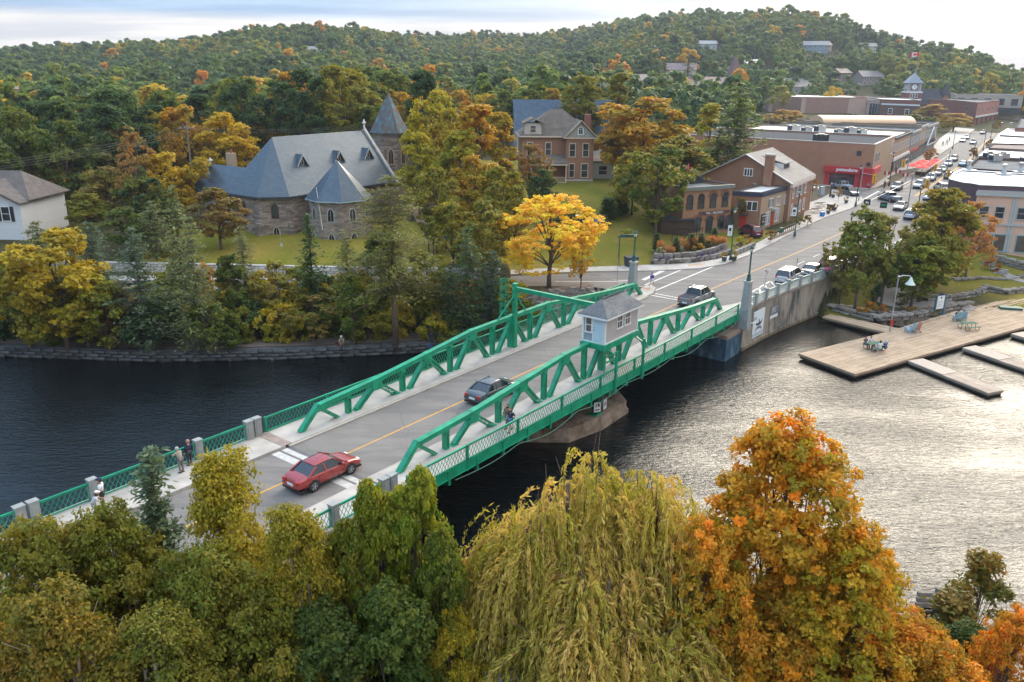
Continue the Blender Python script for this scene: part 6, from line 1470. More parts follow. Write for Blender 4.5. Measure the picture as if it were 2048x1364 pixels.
def riprap(n, region, seed, smin, smax, name, mat):
 r = np.random.RandomState(seed); V = []; F = []; k = 0
 while k < n:
  x = r.uniform(region[0], region[1]); y = r.uniform(region[2], region[3])
  hh = h1(x, y)
  if not (-.4 < hh < 4.1): continue
  s_ = r.uniform(smin, smax); c = np.array([x, y, hh+s_*.15]); P = np.array([[-1,-1,-1],[1,-1,-1],[1,1,-1],[-1,1,-1],[-1,-1,1],[1,-1,1],[1,1,1],[-1,1,1]])*.5*s_*r.uniform(.6, 1.1, (8,3))
  a = r.uniform(0, 3.1); R_ = np.array([[math.cos(a),-math.sin(a),0],[math.sin(a),math.cos(a),0],[0,0,1]]); P = P@R_.T+c
  b = len(V); V += P.tolist(); F += [[b+q for q in f] for f in ((0,3,2,1),(4,5,6,7),(0,1,5,4),(1,2,6,5),(2,3,7,6),(3,0,4,7))]; k += 1
 mb = MB(); mb.v = V; mb.f = F; mb.m = [0]*len(F); return tag(mb.build(name, mat), 'loose grey rubble stones on the bank beside the bridge', 'rubble', kind='stuff')
riprap(1500, (-8, 16, 82, 94), 3, .25, .75, 'rubble_bank', BOULDER)
strip_on_ground('bank_path', [(-12, 83.5), (-4, 85.5), (4, 89.5), (9, 93.5)], 1.5, GRAVEL, .12)
def quadlocal(P): return [tuple(p) for p in P]
DZ = .62
def decking(name, label, poly, dirv, z, mat, pw=.14, thick=.34, cat='dock', side=DARKWOOD, grp=None):
 """wooden deck of real boards laid along dirv, clipped to the polygon (convex)"""
 poly = ccw(poly); c = Vector(poly[0]); d = Vector(dirv).normalized(); n = Vector((-d.y, d.x)); t = thing(name, label, cat, (c.x, c.y, z), 0, grp)
 P = [(Vector(p)-c) for p in poly]; L = [(p.dot(d), p.dot(n)) for p in P]; v0 = min(v for _, v in L); v1 = max(v for _, v in L)
 V = []; F = []; vary = []; v = v0+.01; r = random.Random(3)
 while v < v1-.02:
  va, vb = v, min(v+pw-.012, v1-.002); xs = []
  for vv in ((va+vb)/2,):
   for i in range(len(L)):
    (a, b), (e, f) = L[i], L[(i+1) % len(L)]
    if (b-vv)*(f-vv) < 0: xs.append(a+(e-a)*(vv-b)/(f-b))
  if len(xs) == 2:
   u0, u1 = sorted(xs); u = u0; off = r.uniform(0, 3.0)
   cuts = [u0]+[q for q in np.arange(u0+1.0+off, u1-1, 3.6)]+[u1]
   for a, b in zip(cuts, cuts[1:]):
    zz = r.uniform(-.004, .004); k = len(V); q = r.random()
    for uu in (a+.004, b-.004):
     for v_ in (va, vb): w = d*uu+n*v_; V.append((w.x, w.y, zz));
    for uu in (a+.004, b-.004):
     for v_ in (va, vb): w = d*uu+n*v_; V.append((w.x, w.y, -.04))
    F += [(k,k+2,k+3,k+1),(k,k+4,k+6,k+2),(k+1,k+3,k+7,k+5),(k,k+1,k+5,k+4),(k+2,k+6,k+7,k+3)]; vary += [q]*8
  v += pw
 me = npmesh('deck_boards', np.array(V), np.array(F), mat, {'vary': vary}); o = link('deck_boards', me, t); o['kind'] = 'stuff'
 MB().prism(inset([tuple(p) for p in P], .1), -.5, -.06).build('float_frame', side, t)
 for i in range(len(P)):
  a, b = P[i], P[(i+1)%len(P)]; MB().beam((a.x, a.y, -.13), (b.x, b.y, -.13), .06, .22).build('rim_board', mat, t)
 return t
dk = [G(1598,707,DZ), G(1710,748,DZ), G(2048,657,DZ), G(2230,600,DZ), G(2100,632,DZ), G(1961,624,DZ), G(1846,652,DZ), G(1788,668,DZ)]
A = Vector(dk[1]); B = Vector(G(2300,583,DZ)); dd = (B-A).normalized(); nn2 = Vector((-dd.y, dd.x)); C0 = Vector(dk[0])
wd = (C0-A).dot(nn2); sk = (C0-A).dot(dd)
quad1 = [A, A+dd*70, A+dd*70+nn2*wd, C0]
decking('main_dock', 'broad weathered timber dock reaching into the river beside the park', quad1, dd, DZ, DOCKWOOD, .15)
q0 = Vector(G(1788,668,DZ)); q1 = Vector(G(1961,624,DZ)); q2 = Vector(G(2048,636,DZ))
off = lambda P: (P-A).dot(nn2); al = lambda P: (P-A).dot(dd)
wd2 = max(off(q1), wd+1.0)
u0 = al(q0); u1 = al(q1); u2 = u1+9
decking('dock_terrace', 'wider shore side terrace of the timber dock with chairs and table', [A+dd*(u0)+nn2*(wd+.02), A+dd*(u2+2)+nn2*(wd+.02), A+dd*u2*.93+nn2*(wd2), A+dd*u1*.97+nn2*wd2], dd, DZ+.002, DOCKWOOD, .15)
bw = [G(1645,633,DZ), G(1786,668,DZ), G(1800,657,DZ), G(1662,628,DZ)]
decking('boardwalk', 'narrow boardwalk linking the canal wall to the dock', [Vector(p) for p in bw], Vector(bw[1])-Vector(bw[0]), DZ, DOCKWOOD, .15)
for (a, b, c, lab, zz) in (((1816,722),(1850,714),(1976,786),'nearest floating finger dock with pale ramp',.45),((1925,696),(1962,688),(2120,762),'second floating finger dock going out of frame',.45),((2022,668),(2060,660),(2180,716),'third finger dock at the right edge of the photo',.45)):
 A3 = Vector(G(*a, zz)); B3 = Vector(G(*b, zz)); C3 = Vector(G(*c, zz)); dv3 = C3-A3; w3 = B3-A3; w3 = w3*(2.0/w3.length)
 nx3 = Vector((-dv3.y, dv3.x)).normalized()*2.0
 if nx3.dot(w3) < 0: nx3 = -nx3
 fd = decking('finger_dock', lab, [A3, C3, C3+nx3, A3+nx3], dv3, zz, DOCKWOOD2, .15, grp='floating finger docks')
 p = A3-dv3.normalized()*0; MB().prism([(0,0),tuple(dv3.normalized()*4.2),tuple(dv3.normalized()*4.2+nx3),tuple(nx3)], .012, .05).build('ramp_plate', plain('pale_ramp_boards', (.52,.42,.33), .8, .08), fd, loc=(0,0,0))
def gpts(P, lift=-.1): return [(lambda q: (q[0], q[1], q[2]+lift))(GH(a, b)) for a, b in P]
walls = [([(1663,620),(1700,630),(1750,641),(1800,639),(1860,630),(1900,618),(1935,614)], 2, 'lower curved row of boulders facing the dock and flower bed'),
         ([(1668,612),(1710,618),(1752,628),(1800,628),(1850,622),(1890,610)], 1, 'upper curved row of boulders behind the orange shrub'),
         ([(1790,609),(1830,601),(1855,590)], 1, 'short row of boulders beside the gravel path'),
         ([(1852,600),(1900,600),(1950,592),(1972,581),(2010,588),(2060,583),(2110,585)], 2, 'long row of boulders between the two lawns'),
         ([(1905,560),(1960,557),(2010,560),(2060,551)], 1, 'boulder row around the upper lawn'),
         ([(1990,523),(2030,535),(2080,548)], 3, 'grey stone terrace wall below the pink building')]
for P, rows_, lab in walls:
 stone_wall('boulder_row', lab, gpts(P), rows_, 1.25, .7, .42, BOULDER, .09, group='boulder rows in the park')
PATH = plain('grey_gravel_path', (.30,.27,.245), .95, .15, .8, bump=.3)
def gp(P): return [GH(a, b)[:2] for a, b in P]
strip_on_ground('park_path', gp([(1815,530),(1800,560),(1785,590),(1772,606),(1800,612),(1850,611),(1900,606),(1925,612),(1950,622)]), 2.4, PATH, .06, .8)
strip_on_ground('park_path', gp([(1985,515),(2030,528),(2110,552)]), 1.8, PATH, .06, .8)
strip_on_ground('park_path', gp([(1985,537),(2012,549),(2035,560),(2060,566)]), 1.5, PATH, .07, .8)
for (a, b, n, lab) in ((1975,532,4,'upper flight of stone steps in the park'),(2000,549,4,'stone steps between the boulders of the upper lawn'),(1981,583,3,'short stone steps in the lower boulder row')):
 x, y, z = GH(a, b); s_ = thing('stone_steps', lab, 'steps', (x, y, z), R(-35), 'stone steps in the park')
 for k in range(n): MB().box(-.8, .8, k*.4, k*.4+.5, -.3, .12+k*.14).build('step', BOULDER, s_)
def adirondack():
 t = thing('adirondack_chair', '', 'chair')
 for i in range(5): link('slat', MB().box(-.3+i*.122, -.3+i*.122+.11, -.02, .02, 0, 1.0-.05*abs(i-2)).mesh('back_slat', PAINT), t, M=Matrix.Translation((0,.28,.28)) @ Matrix.Rotation(-.42, 4, 'X')).name = 'back_slat'
 for i in range(5): MB().box(-.3,.3,-.34+i*.125,-.23+i*.125,.36-.028*i,.385-.028*i).build('seat_slat', PAINT, t)
 for sx in (-1, 1):
  MB().box(sx*.38-.07, sx*.38+.07, -.42, .38, .56, .585).build('armrest', PAINT, t); MB().box(sx*.34-.03, sx*.34+.03, -.36, -.28, 0, .56).build('leg', PAINT, t)
  MB().beam((sx*.32, -.36, .33), (sx*.32, .62, .04), .04, .12).build('side_rail', PAINT, t)
 return t
def recol(t, c):
 for o in t.children_recursive: o.color = (*c, 1)
ac0 = adirondack(); first = True
for (px_, py_, rz, col, lab) in ((1819,664,R(200),(.30,.50,.62),'pale blue adirondack chair at the edge of the dock terrace'),(1830,662,R(185),(.55,.26,.20),'faded red adirondack chair right of the empty blue one'),
  (1914,641,R(170),(.28,.50,.58),'light blue adirondack chair with a man in black seated in it'),(1925,640,R(160),(.25,.45,.55),'light blue adirondack chair with the slighter seated person')):
 x, y = G(px_, py_, DZ+.04);
 if first: c_ = ac0; first = False; c_['label'] = lab; c_.location = (x, y, DZ+.03); c_.rotation_euler = (0,0,rz); c_['group'] = 'adirondack chairs on the dock'
 else: c_ = dup(ac0, lab, (x, y, DZ+.03), rz, group='adirondack chairs on the dock')
 c_.scale = (1.1,)*3; recol(c_, col)
def picnic(lab, x, y, z, rz):
 t = thing('picnic_table', lab, 'picnic table', (x, y, z), rz, 'picnic tables on the dock'); GT = plain('green_table_steel', (.12,.20,.13), .85, .1, spec=.2)
 for i in range(4): MB().box(-.9,.9,-.38+i*.195,-.2+i*.195,.74,.775).build('table_board', GT, t)
 for sy in (-1, 1):
  MB().box(-.9,.9,sy*.75-.13,sy*.75+.13,.43,.465).build('bench_seat', GT, t)
  for sx in (-.65, .65):
   mb = MB(); mb.path([(sx,sy*.25,.74),(sx,sy*.3,.05),(sx,sy*.62,.03),(sx,sy*.85,.12),(sx,sy*.85,.43)], [.03]*5, 6); mb.build('leg', BLACK, t)
 return t
x1, y1_ = G(1748,700,DZ); picnic('picnic table with four people seated round it near the dock end', x1, y1_, DZ+.03, R(20)); PT1 = (x1, y1_)
x2, y2_ = G(1936,659,DZ); picnic('empty picnic table further along the dock', x2, y2_, DZ+.03, R(14))
x, y = G(1780,660,.8); t = thing('park_lamp', 'tall grey park lamp with a bell shaped white shade on a side arm', 'lamp', (x, y, .6))
MB().tube((0,0,0),(0,0,6.4),.10,.07,8).build('pole', GALV, t); MB().path([(0,0,6.3),(.5,.05,6.45),(1.3,.1,6.4),(1.45,.1,6.15)], [.05,.045,.04,.04], 6).build('arm', WHITE, t)
MB().lathe([(.10,0),(.16,-.15),(.30,-.45),(.52,-.72),(.55,-.78)][::-1], (1.45,.1,6.2), 14).build('bell_shade', plain('pale_green_enamel', (.62,.68,.60), .4, .05), t, smooth=True)
MB().box(-.14,.14,-.2,-.1,.7,1.5).build('life_ring_box', REDD, t)
x, y, z = GH(1876, 630); t = thing('park_sign', 'white and blue park notice on two teal posts near the dock', 'sign', (x, y, z), R(25))
for sx in (-.75, .75): MB().box(sx-.1, sx+.1, -.08, .08, 0, 2.5).build('post', plain('teal_post', (.03,.13,.16), .5, .1), t); MB().box(sx-.25, sx+.25, -.25, .25, 0, .15).build('foot', plain('teal_post', (.03,.13,.16)), t)
MB().box(-.6,.6,-.05,.05,.8,2.4).build('board', WHITE, t); MB().extr([(-.5,2.42),(.5,2.42),(.15,2.75),(-.15,2.75)], (0,-.04,0), (1,0,0), (0,0,1), (0,.08,0)).build('crest', NAVY, t)
for i in range(4): MB().box(-.45,.42-.1*(i%2),-.058,-.052,1.1+i*.2,1.14+i*.2).build('print', plain('blue_print', (.12,.22,.42), .5, .05), t)
MB().lathe([(.13,0),(.13,.01)],n=12).build('emblem', NAVY, t, loc=(0,-.05,2.15)).rotation_euler = (math.pi/2,0,0)
x, y, z = GH(2017, 636); t = thing('waste_bins', 'pair of dark green waste bins at the back of the dock', 'waste bin', (x, y, z), R(-12))
for sx in (-.62, .62): o = MB().box(sx-.6, sx+.6, -.45, .45, .05, 1.35).build('bin_body', plain('bin_green', (.02,.12,.09), .5, .1), t); MB().box(sx-.35, sx+.35, -.48, -.45, .95, 1.15).build('slot', BLACK, o)
MB().box(-1.27,1.27,-.5,.5,1.35,1.43).build('lid', plain('bin_green', (.02,.12,.09)), t)
# ------------------------------------------------------------------ vehicles
def loft(sections, mb, m=0, closed_ends=True):
 n = len(sections[0]); k = len(mb.v)
 for s in sections: mb.v += [tuple(p) for p in s]
 for i in range(len(sections)-1):
  for j in range(n):
   a = k+i*n+j; b = k+i*n+(j+1)%n; mb.f.append([a, b, b+n, a+n]); mb.m.append(m)
 if closed_ends: mb.f.append(list(range(k+n-1, k-1, -1))); mb.m.append(m); q = k+(len(sections)-1)*n; mb.f.append(list(range(q, q+n))); mb.m.append(m)
CARS = {
 'sedan': dict(L=4.85, W=1.86, top=[(-2.42,.62),(-2.38,.86),(-2.2,1.0),(-1.55,1.03),(-1.0,1.02),(.9,.98),(1.2,.95),(1.9,.86),(2.28,.72),(2.42,.55)],
 gh=[(-1.75,1.00),(-1.0,1.42),(.25,1.47),(1.25,.96)], roof=(-1.05,.3), wb=(-1.4,1.42), r=.34),
 'suv': dict(L=4.7, W=1.88, top=[(-2.33,.6),(-2.32,1.0),(-2.2,1.12),(-1.5,1.12),(.9,1.08),(1.15,1.08),(1.9,1.0),(2.2,.85),(2.34,.6)],
 gh=[(-2.22,1.10),(-1.85,1.66),(.35,1.72),(1.2,1.06)], roof=(-1.95,.4), wb=(-1.35,1.4), r=.37),
 'minivan': dict(L=5.15, W=2.0, top=[(-2.55,.55),(-2.55,.95),(-2.45,1.12),(-1.5,1.14),(1.1,1.06),(1.4,1.04),(2.0,.92),(2.4,.78),(2.56,.55)],
 gh=[(-2.45,1.10),(-2.15,1.70),(.4,1.76),(1.55,1.02)], roof=(-2.2,.5), wb=(-1.5,1.6), r=.35),
 'pickup': dict(L=5.7, W=1.98, top=[(-2.85,.7),(-2.85,1.1),(-2.8,1.18),(-.75,1.18),(1.3,1.16),(1.5,1.14),(2.3,1.06),(2.75,.95),(2.85,.65)],
 gh=[(-.85,1.16),(-.7,1.78),(.75,1.84),(1.55,1.12)], roof=(-.72,.8), wb=(-1.75,1.85), r=.42, bed=True)}
def make_car(kind, cover_=False):
 c = CARS[kind]; t = thing(kind if kind != 'suv' else 'sport_utility_car', '', 'car' if kind != 'pickup' else 'pickup truck')
 W2 = c['W']/2; zb = .24 if kind in ('sedan', 'minivan') else .34; mb = MB(); S = []
 for i, (x, zt) in enumerate(c['top']):
  e = abs(x)/(c['L']/2); w = W2*(1-.13*max(0, e-.62)**1.5/.23); lo = zb+(.12 if e > .9 else 0); mid = lo+(zt-lo)*.55
  S.append([(x,-w*.90,lo),(x,-w,lo+.14),(x,-w*1.0,mid),(x,-w*.95,zt-.06),(x,-w*.86,zt),(x,w*.86,zt),(x,w*.95,zt-.06),(x,w,mid),(x,w,lo+.14),(x,w*.90,lo)])
 S = [S[0], [(x+.02, y, z) for x, y, z in S[0]]]+S[1:-1]+[[(x-.02, y, z) for x, y, z in S[-1]], S[-1]]
 loft(S, mb); o = mb.build('body', CARPAINT, t, smooth=True);
 md = o.modifiers.new('round', 'SUBSURF'); md.levels = 2; md.render_levels = 2
 g = c['gh']; wb_ = W2*.90; wt = W2*.70; mb = MB(); S = []
 for (x, z), w in zip(g, (wb_, wt, wt, wb_)): S.append((x, z, w))
 (xa, za, wa), (xb, zb2, wb2), (xc, zc2, wc), (xd, zd, wdd) = S
 V = [(xa,-wa,za-.05),(xd,-wdd,zd-.05),(xd,wdd,zd-.05),(xa,wa,za-.05),(xb,-wb2,zb2-.03),(xc,-wc,zc2-.03),(xc,wc,zc2-.03),(xb,wb2,zb2-.03)]
 mb.add(V, [(0,1,5,4),(1,2,6,5),(2,3,7,6),(3,0,4,7),(4,5,6,7)]); mb.build('window_glass', CARGLASS, t)
 mb = MB(); rx0, rx1 = xb-.06, xc+.06; k = .04
 S = []
 for f in (0, .12, .5, .88, 1): x = rx0+(rx1-rx0)*f; hgt = zb2+(zc2-zb2)*f; cr = .045*(1-(2*f-1)**2); S.append([(x,-wb2-.03,hgt-.05),(x,-wb2*.8,hgt+.01+cr*.5),(x,0,hgt+.03+cr),(x,wb2*.8,hgt+.01+cr*.5),(x,wb2+.03,hgt-.05)])
 loft(S, mb); mb.build('roof', CARPAINT, t, smooth=True).modifiers.new('round', 'SUBSURF').levels = 1
 for sy in (-1, 1):
  xm = (xb+xc)/2
  MB().beam((xa-.02,sy*(wa+.0),za-.04),(xb,sy*(wb2+.01),zb2-.02),.09,.12,(1,0,0)).build('pillar', CARPAINT, t); MB().beam((xd+.02,sy*wdd,zd-.04),(xc,sy*(wc+.01),zc2-.02),.07,.07).build('pillar', CARPAINT, t)
  mb = MB(); mb.beam((xm-.05,sy*(wa+.012),za-.02),(xm-.08,sy*(wb2+.012),zb2-.02),.1,.03,(0,sy,0))
  mb.build('pillar', CARPAINT, t); mb = MB()
  if kind in ('suv','minivan'): mb.beam((xb+.75,sy*(wa+.012),za-.02),(xb+.7,sy*(wb2+.012),zb2-.02),.12,.03,(0,sy,0))
  if mb.v: mb.build('pillar', CARPAINT, t)
  for x_ in ((xa+xb)/2+.35, -.05, .95): MB().box(x_-.008, x_+.008, *sorted((sy*(W2*.97), sy*(W2+.003))), zb+.2, c['top'][4][1]-.12).build('door_seam', BLACK, t)
  mb = MB(); mb.box(xd-.55, xd-.35, sy*(W2+.02)-.1, sy*(W2+.02)+.1, zd-.02, zd+.12); mb.build('mirror', CARPAINT, t)
  MB().box(*sorted((-.9*.5, .95)), *sorted((sy*(W2-.002), sy*(W2+.006))), .62, .66).build('door_trim', CARPAINT if kind == 'sedan' else BLACK, t)
  yy = sy*W2; hl = c['L']/2
  MB().box(hl-.34, hl-.045, *sorted((sy*(W2-.52), sy*(W2-.24))), .56 if kind == 'sedan' else .72, .68 if kind == 'sedan' else .88).build('headlight', HEAD, t)
  zt_ = .75 if kind == 'sedan' else .9; MB().box(-hl-.004, -hl+.16, *sorted((sy*(W2-.46 if kind == 'sedan' else W2-.34), sy*(W2-.21))), zt_-.05, zt_+.14 if kind == 'sedan' else zt_+.3).build('tail_light', TAIL, t)
  for xw in c['wb']:
   r = c['r']; M = Matrix.Translation((xw, sy*(W2-.10), r)) @ Matrix.Rotation(sy*-math.pi/2, 4, 'X')
   key = ('whl', r)
   if key not in _mcache:
    _mcache[key] = (MB().lathe([(r*.6,-.11),(r*.93,-.11),(r,-.07),(r,.07),(r*.93,.115),(r*.66,.115)], n=20).mesh('wheel', TYRE, True), None)
    rb = MB(); rb.lathe([(r*.66,.0),(r*.66,.118),(r*.60,.122),(r*.56,.085),(.0001,.085)], n=20)
    for q in range(5): a = q*1.2566; rb.beam((0,0,.11),(r*.6*math.cos(a),r*.6*math.sin(a),.115),.07,.03)
    _mcache[key] = (_mcache[key][0], rb.mesh('rim', RIM))
   w = link('wheel', _mcache[key][0], t, M=M); link('rim', _mcache[key][1], w)
   mb = MB(); mb.lathe([(r+.075,0),(r+.075,.006)], n=20); o = link('wheel_arch', mb.mesh('wheel_arch', BLACK), t, M=Matrix.Translation((xw, sy*(W2-.004), r+.02)) @ Matrix.Rotation(sy*-math.pi/2, 4, 'X'))
 hl = c['L']/2; MB().box(-hl-.025, -hl+.01, -.26, .26, .55, .7).build('number_plate', PLATE, t); MB().box(hl-.06, hl+.012, -.45, .45, .42, .58).build('grille', BLACK, t)
 MB().box(-hl+.05, hl-.05, -W2*.88, W2*.88, .2, zb+.08).build('underbody', BLACK, t)
 if c.get('bed'): MB().box(-2.72, -.95, -.82, .82, 1.16, 1.205).build('bed_cover', DARKROOF if cover_ else PAINT, t)
 if kind in ('suv', 'pickup'):
  mb = MB();
  for sy in (-1, 1): mb.beam((xb+.1, sy*(wb2-.08), zb2+.09), (xc-.1, sy*(wc-.08), zc2+.07), .04, .05)
  if cover_:
   for x in (xb+.25, xc-.3): mb.beam((x, -wb2-.05, zb2+.13), (x, wb2+.05, zb2+.13), .05, .04)
  mb.build('roof_rail', BLACK, t)
 return t
PROTO = {}
def car(kind, px_, py_, label, col, head=None, side=None, group=None, z=None, cover_=False):
 key = kind+str(cover_)
 x, y = G(px_, py_); s, t = toL(x, y)
 if head is None or isinstance(head, str):
  ds = math.atan2(cl(s+6)-cl(s-6), 12) if s > 46 else 0; a = PHI+ds+(math.pi if head == 'in' else 0)
 else: a = head
 if side: x += -math.sin(a)*side; y += math.cos(a)*side
 if key not in PROTO: PROTO[key] = make_car(kind, cover_); c = PROTO[key]; c['label'] = label; c.location = (x, y, z or DECK+.005); c.rotation_euler = (0,0,a)
 else: c = dup(PROTO[key], label, (x, y, z or DECK+.005), a)
 if group: c['group'] = group
 elif 'group' in c: del c['group']
 for o in c.children_recursive: o.color = (*col, 1)
 return c
car('sedan', 667, 966, 'red sedan driving on the near approach to the bridge', (.36,.025,.02), side=.93)
car('sedan', 1004, 799, 'charcoal sedan driving over the bridge behind the near truss', (.045,.06,.07), side=.93)
car('pickup', 1409, 609, 'grey pickup truck with covered bed leaving the far end of the bridge', (.20,.21,.22), side=.95, cover_=True)
pk_ = 'cars parked along the parapet'
car('minivan', 1595, 565, 'silver minivan parked by the hatched road marking', (.50,.50,.52), side=1.0, group=pk_)
car('sedan', 1640, 552, 'black sedan parked between silver minivan and maroon car', (.03,.035,.045), side=.93, group=pk_)
car('suv', 1676, 541, 'dark maroon utility car parked behind the black sedan near the trees', (.12,.02,.04), side=.94, group=pk_)
car('sedan', 1712, 528, 'white sedan parked behind the park trees at the end of the parapet', (.62,.63,.65), side=.94, group=pk_)
q1_ = Vector(G(1512,474)); q2_ = Vector(G(1485,464)); hd = math.atan2(q2_.y-q1_.y, q2_.x-q1_.x)
car('suv', 1500, 471, 'wine red car parked nose in beside the arcaded brick shop', (.17,.015,.04), head=hd)
q1_ = Vector(G(1800,402)); q2_ = Vector(G(1757,391)); hd = math.atan2(q2_.y-q1_.y, q2_.x-q1_.x)
car('pickup', 1778, 402, 'blue grey pickup turning across the junction', (.17,.22,.27), head=hd)
car('suv', 1793, 380, 'dark green grey utility car waiting at the stop line facing the camera', (.09,.12,.13), head='in')
q1_ = Vector(G(1706,390)); q2_ = Vector(G(1662,376)); hd = math.atan2(q2_.y-q1_.y, q2_.x-q1_.x)+.1
car('pickup', 1684, 379, 'silver pickup in the side street before the red shopfront', (.42,.47,.53), head=hd)
car('suv', 1699, 391, 'dark utility car nearest the corner in the side street', (.06,.08,.10), head=hd+math.pi)
car('sedan', 1621, 381, 'white car half hidden behind the gable ended building', (.65,.65,.65), head=hd)
g_ = 'cars queuing down the main street towards the bridge'
Q = [('suv',1837,376,'silver utility car first in the queue at the crossing',(.50,.50,.50)),('sedan',1848,369,'white sedan second in the queue, half hidden',(.7,.7,.7)),('suv',1861,361,'white utility car third in the queue',(.68,.68,.67)),
 ('suv',1874,351,'dark blue fronted white car fourth in the queue',(.30,.33,.38)),('sedan',1884,343,'white car fifth in the queue next to the yellow signal',(.66,.66,.66)),('suv',1896,332,'white car beside the bright blue one',(.70,.71,.72)),('suv',1907,322,'tan silver car last of the near queue',(.55,.46,.40)),
 ('minivan',1946,288,'white van coming down the middle of the street',(.72,.72,.72)),('sedan',1925,284,'silver car parked before the white van on the left kerb',(.60,.60,.62)),('sedan',1933,278,'grey car behind the silver one on the left kerb',(.45,.46,.48)),('suv',1965,268,'maroon and white car highest up the street',(.45,.36,.38))]
for k, a, b, l, c in Q: car(k, a, b, l, c, head='in', group=g_)
car('sedan', 1925, 332, 'bright blue car driving up the street away from the camera', (.05,.34,.52))
car('suv', 1897, 357, 'grey blue car driving away beside the white roof corner', (.30,.33,.38))
car('suv', 1858, 400, 'silver car at the right of the junction behind the tree tops', (.5,.5,.5), head='in')
car('suv', 1822, 437, 'white utility car between the lamp and the orange tree', (.68,.69,.72))
car('sedan', 1800, 419, 'beige car peeping above the park tree tops', (.50,.45,.40), head='in')
car('minivan', 1882, 381, 'white van parked against the curved white roof', (.72,.72,.70), head=PHI+.5)
car('sedan', 1850, 470, 'white sedan hidden behind the large orange tree', (.66,.66,.66))
car('suv', 2003, 252, 'dark car parked left of the pair at the street top', (.05,.05,.06)); car('suv', 2022, 252, 'pale car parked right of the pair at the street top', (.4,.4,.42)); car('suv', 2012, 236, 'black truck standing before the cream building canopy', (.03,.03,.03))
x_, y_, z_ = GH(1203, 453); car('suv', 1203, 453, 'black car parked on the drive above the yellow maple', (.02,.02,.025), head=R(70), z=z_)
for o in list(bpy.data.objects):
 if o.name.startswith('sport_utility_car') and o.location.y > 90 and abs(o.location.z-z_) < .01: o.location.x, o.location.y = x_, y_
x_, y_, z_ = GH(1150, 449); c_ = car('sedan', 1150, 449, 'dark green car half hidden behind the yellow maple', (.03,.06,.055), head=R(40), z=z_); c_.location = (x_, y_, z_)
# ------------------------------------------------------------------ people
def skin_mesh(name, joints, edges, mat, sub=1):
 """joints: {k: (pos, radius)} -> one continuous skinned surface"""
 ks = list(joints); me = bpy.data.meshes.new(name); me.from_pydata([joints[k][0] for k in ks], [(ks.index(a), ks.index(b)) for a, b in edges], [])
 o = bpy.data.objects.new('tmp', me); COL.objects.link(o); md = o.modifiers.new('s', 'SKIN'); md.use_smooth_shade = True
 for i, k in enumerate(ks): r = joints[k][1]; me.skin_vertices[0].data[i].radius = (r, r) if not isinstance(r, tuple) else r
 me.skin_vertices[0].data[0].use_root = True
 sb = o.modifiers.new('u', 'SUBSURF'); sb.levels = sub; sb.render_levels = sub
 dg = bpy.context.evaluated_depsgraph_get(); r = bpy.data.meshes.new_from_object(o.evaluated_get(dg)); bpy.data.objects.remove(o); r.name = name
 r.materials.clear(); r.materials.append(mat); return r
POSE = {
 'stand': {}, 'walk': dict(lk=(-.11,.22,.52), la=(-.11,.30,.09), lt=(-.11,.44,.06), rk=(.11,-.02,.50), ra=(.11,-.32,.14), rt=(.11,-.20,.05), le=(-.26,-.12,1.14), lw=(-.25,-.10,.90), re=(.25,.06,1.14), rw=(.23,.26,.98)),
 'lean': dict(ch=(0,.10,1.22), nk=(0,.18,1.42), hd=(0,.24,1.56), ls=(-.19,.15,1.38), rs=(.19,.15,1.38), le=(-.24,.28,1.14), lw=(-.14,.48,1.12), re=(.24,.28,1.14), rw=(.14,.48,1.12)),
 'sit': dict(pv=(0,0,.52), ch=(0,-.06,.85), nk=(0,-.04,1.06), hd=(0,0,1.20), ls=(-.19,-.05,1.02), rs=(.19,-.05,1.02), le=(-.25,.05,.78), lw=(-.18,.28,.72), re=(.25,.05,.78), rw=(.18,.28,.72),
 lh=(-.1,.02,.50), rh=(.1,.02,.50), lk=(-.13,.45,.50), rk=(.13,.45,.50), la=(-.13,.50,.09), ra=(.13,.50,.09), lt=(-.14,.64,.05), rt=(.14,.64,.05)),
 'hips': dict(le=(-.40,-.02,1.18), lw=(-.20,.10,1.02), re=(.40,-.02,1.18), rw=(.20,.10,1.02), la=(-.17,0,.08), ra=(.17,0,.08), lt=(-.2,.15,.04), rt=(.2,.15,.04)),
 'crouch': dict(pv=(0,0,.40), ch=(0,.12,.72), nk=(0,.2,.92), hd=(0,.27,1.04), ls=(-.19,.17,.88), rs=(.19,.17,.88), le=(-.22,.35,.66), lw=(-.10,.5,.50), re=(.22,.35,.66), rw=(.10,.5,.50),
 lh=(-.1,.02,.40), rh=(.1,.02,.40), lk=(-.16,.40,.52), rk=(.16,.40,.52), la=(-.14,.18,.09), ra=(.14,.18,.09), lt=(-.15,.34,.05), rt=(.15,.34,.05))}
BASE = dict(pv=(0,0,.95), ch=(0,0,1.22), nk=(0,0,1.44), hd=(0,.02,1.60), ls=(-.19,0,1.40), rs=(.19,0,1.40), le=(-.26,-.03,1.13), lw=(-.25,.10,.90), re=(.26,-.03,1.13), rw=(.25,.10,.90),
 lh=(-.095,0,.92), rh=(.095,0,.92), lk=(-.11,.03,.50), rk=(.11,.03,.50), la=(-.11,-.01,.09), ra=(.11,-.01,.09), lt=(-.12,.15,.05), rt=(.12,.15,.05))
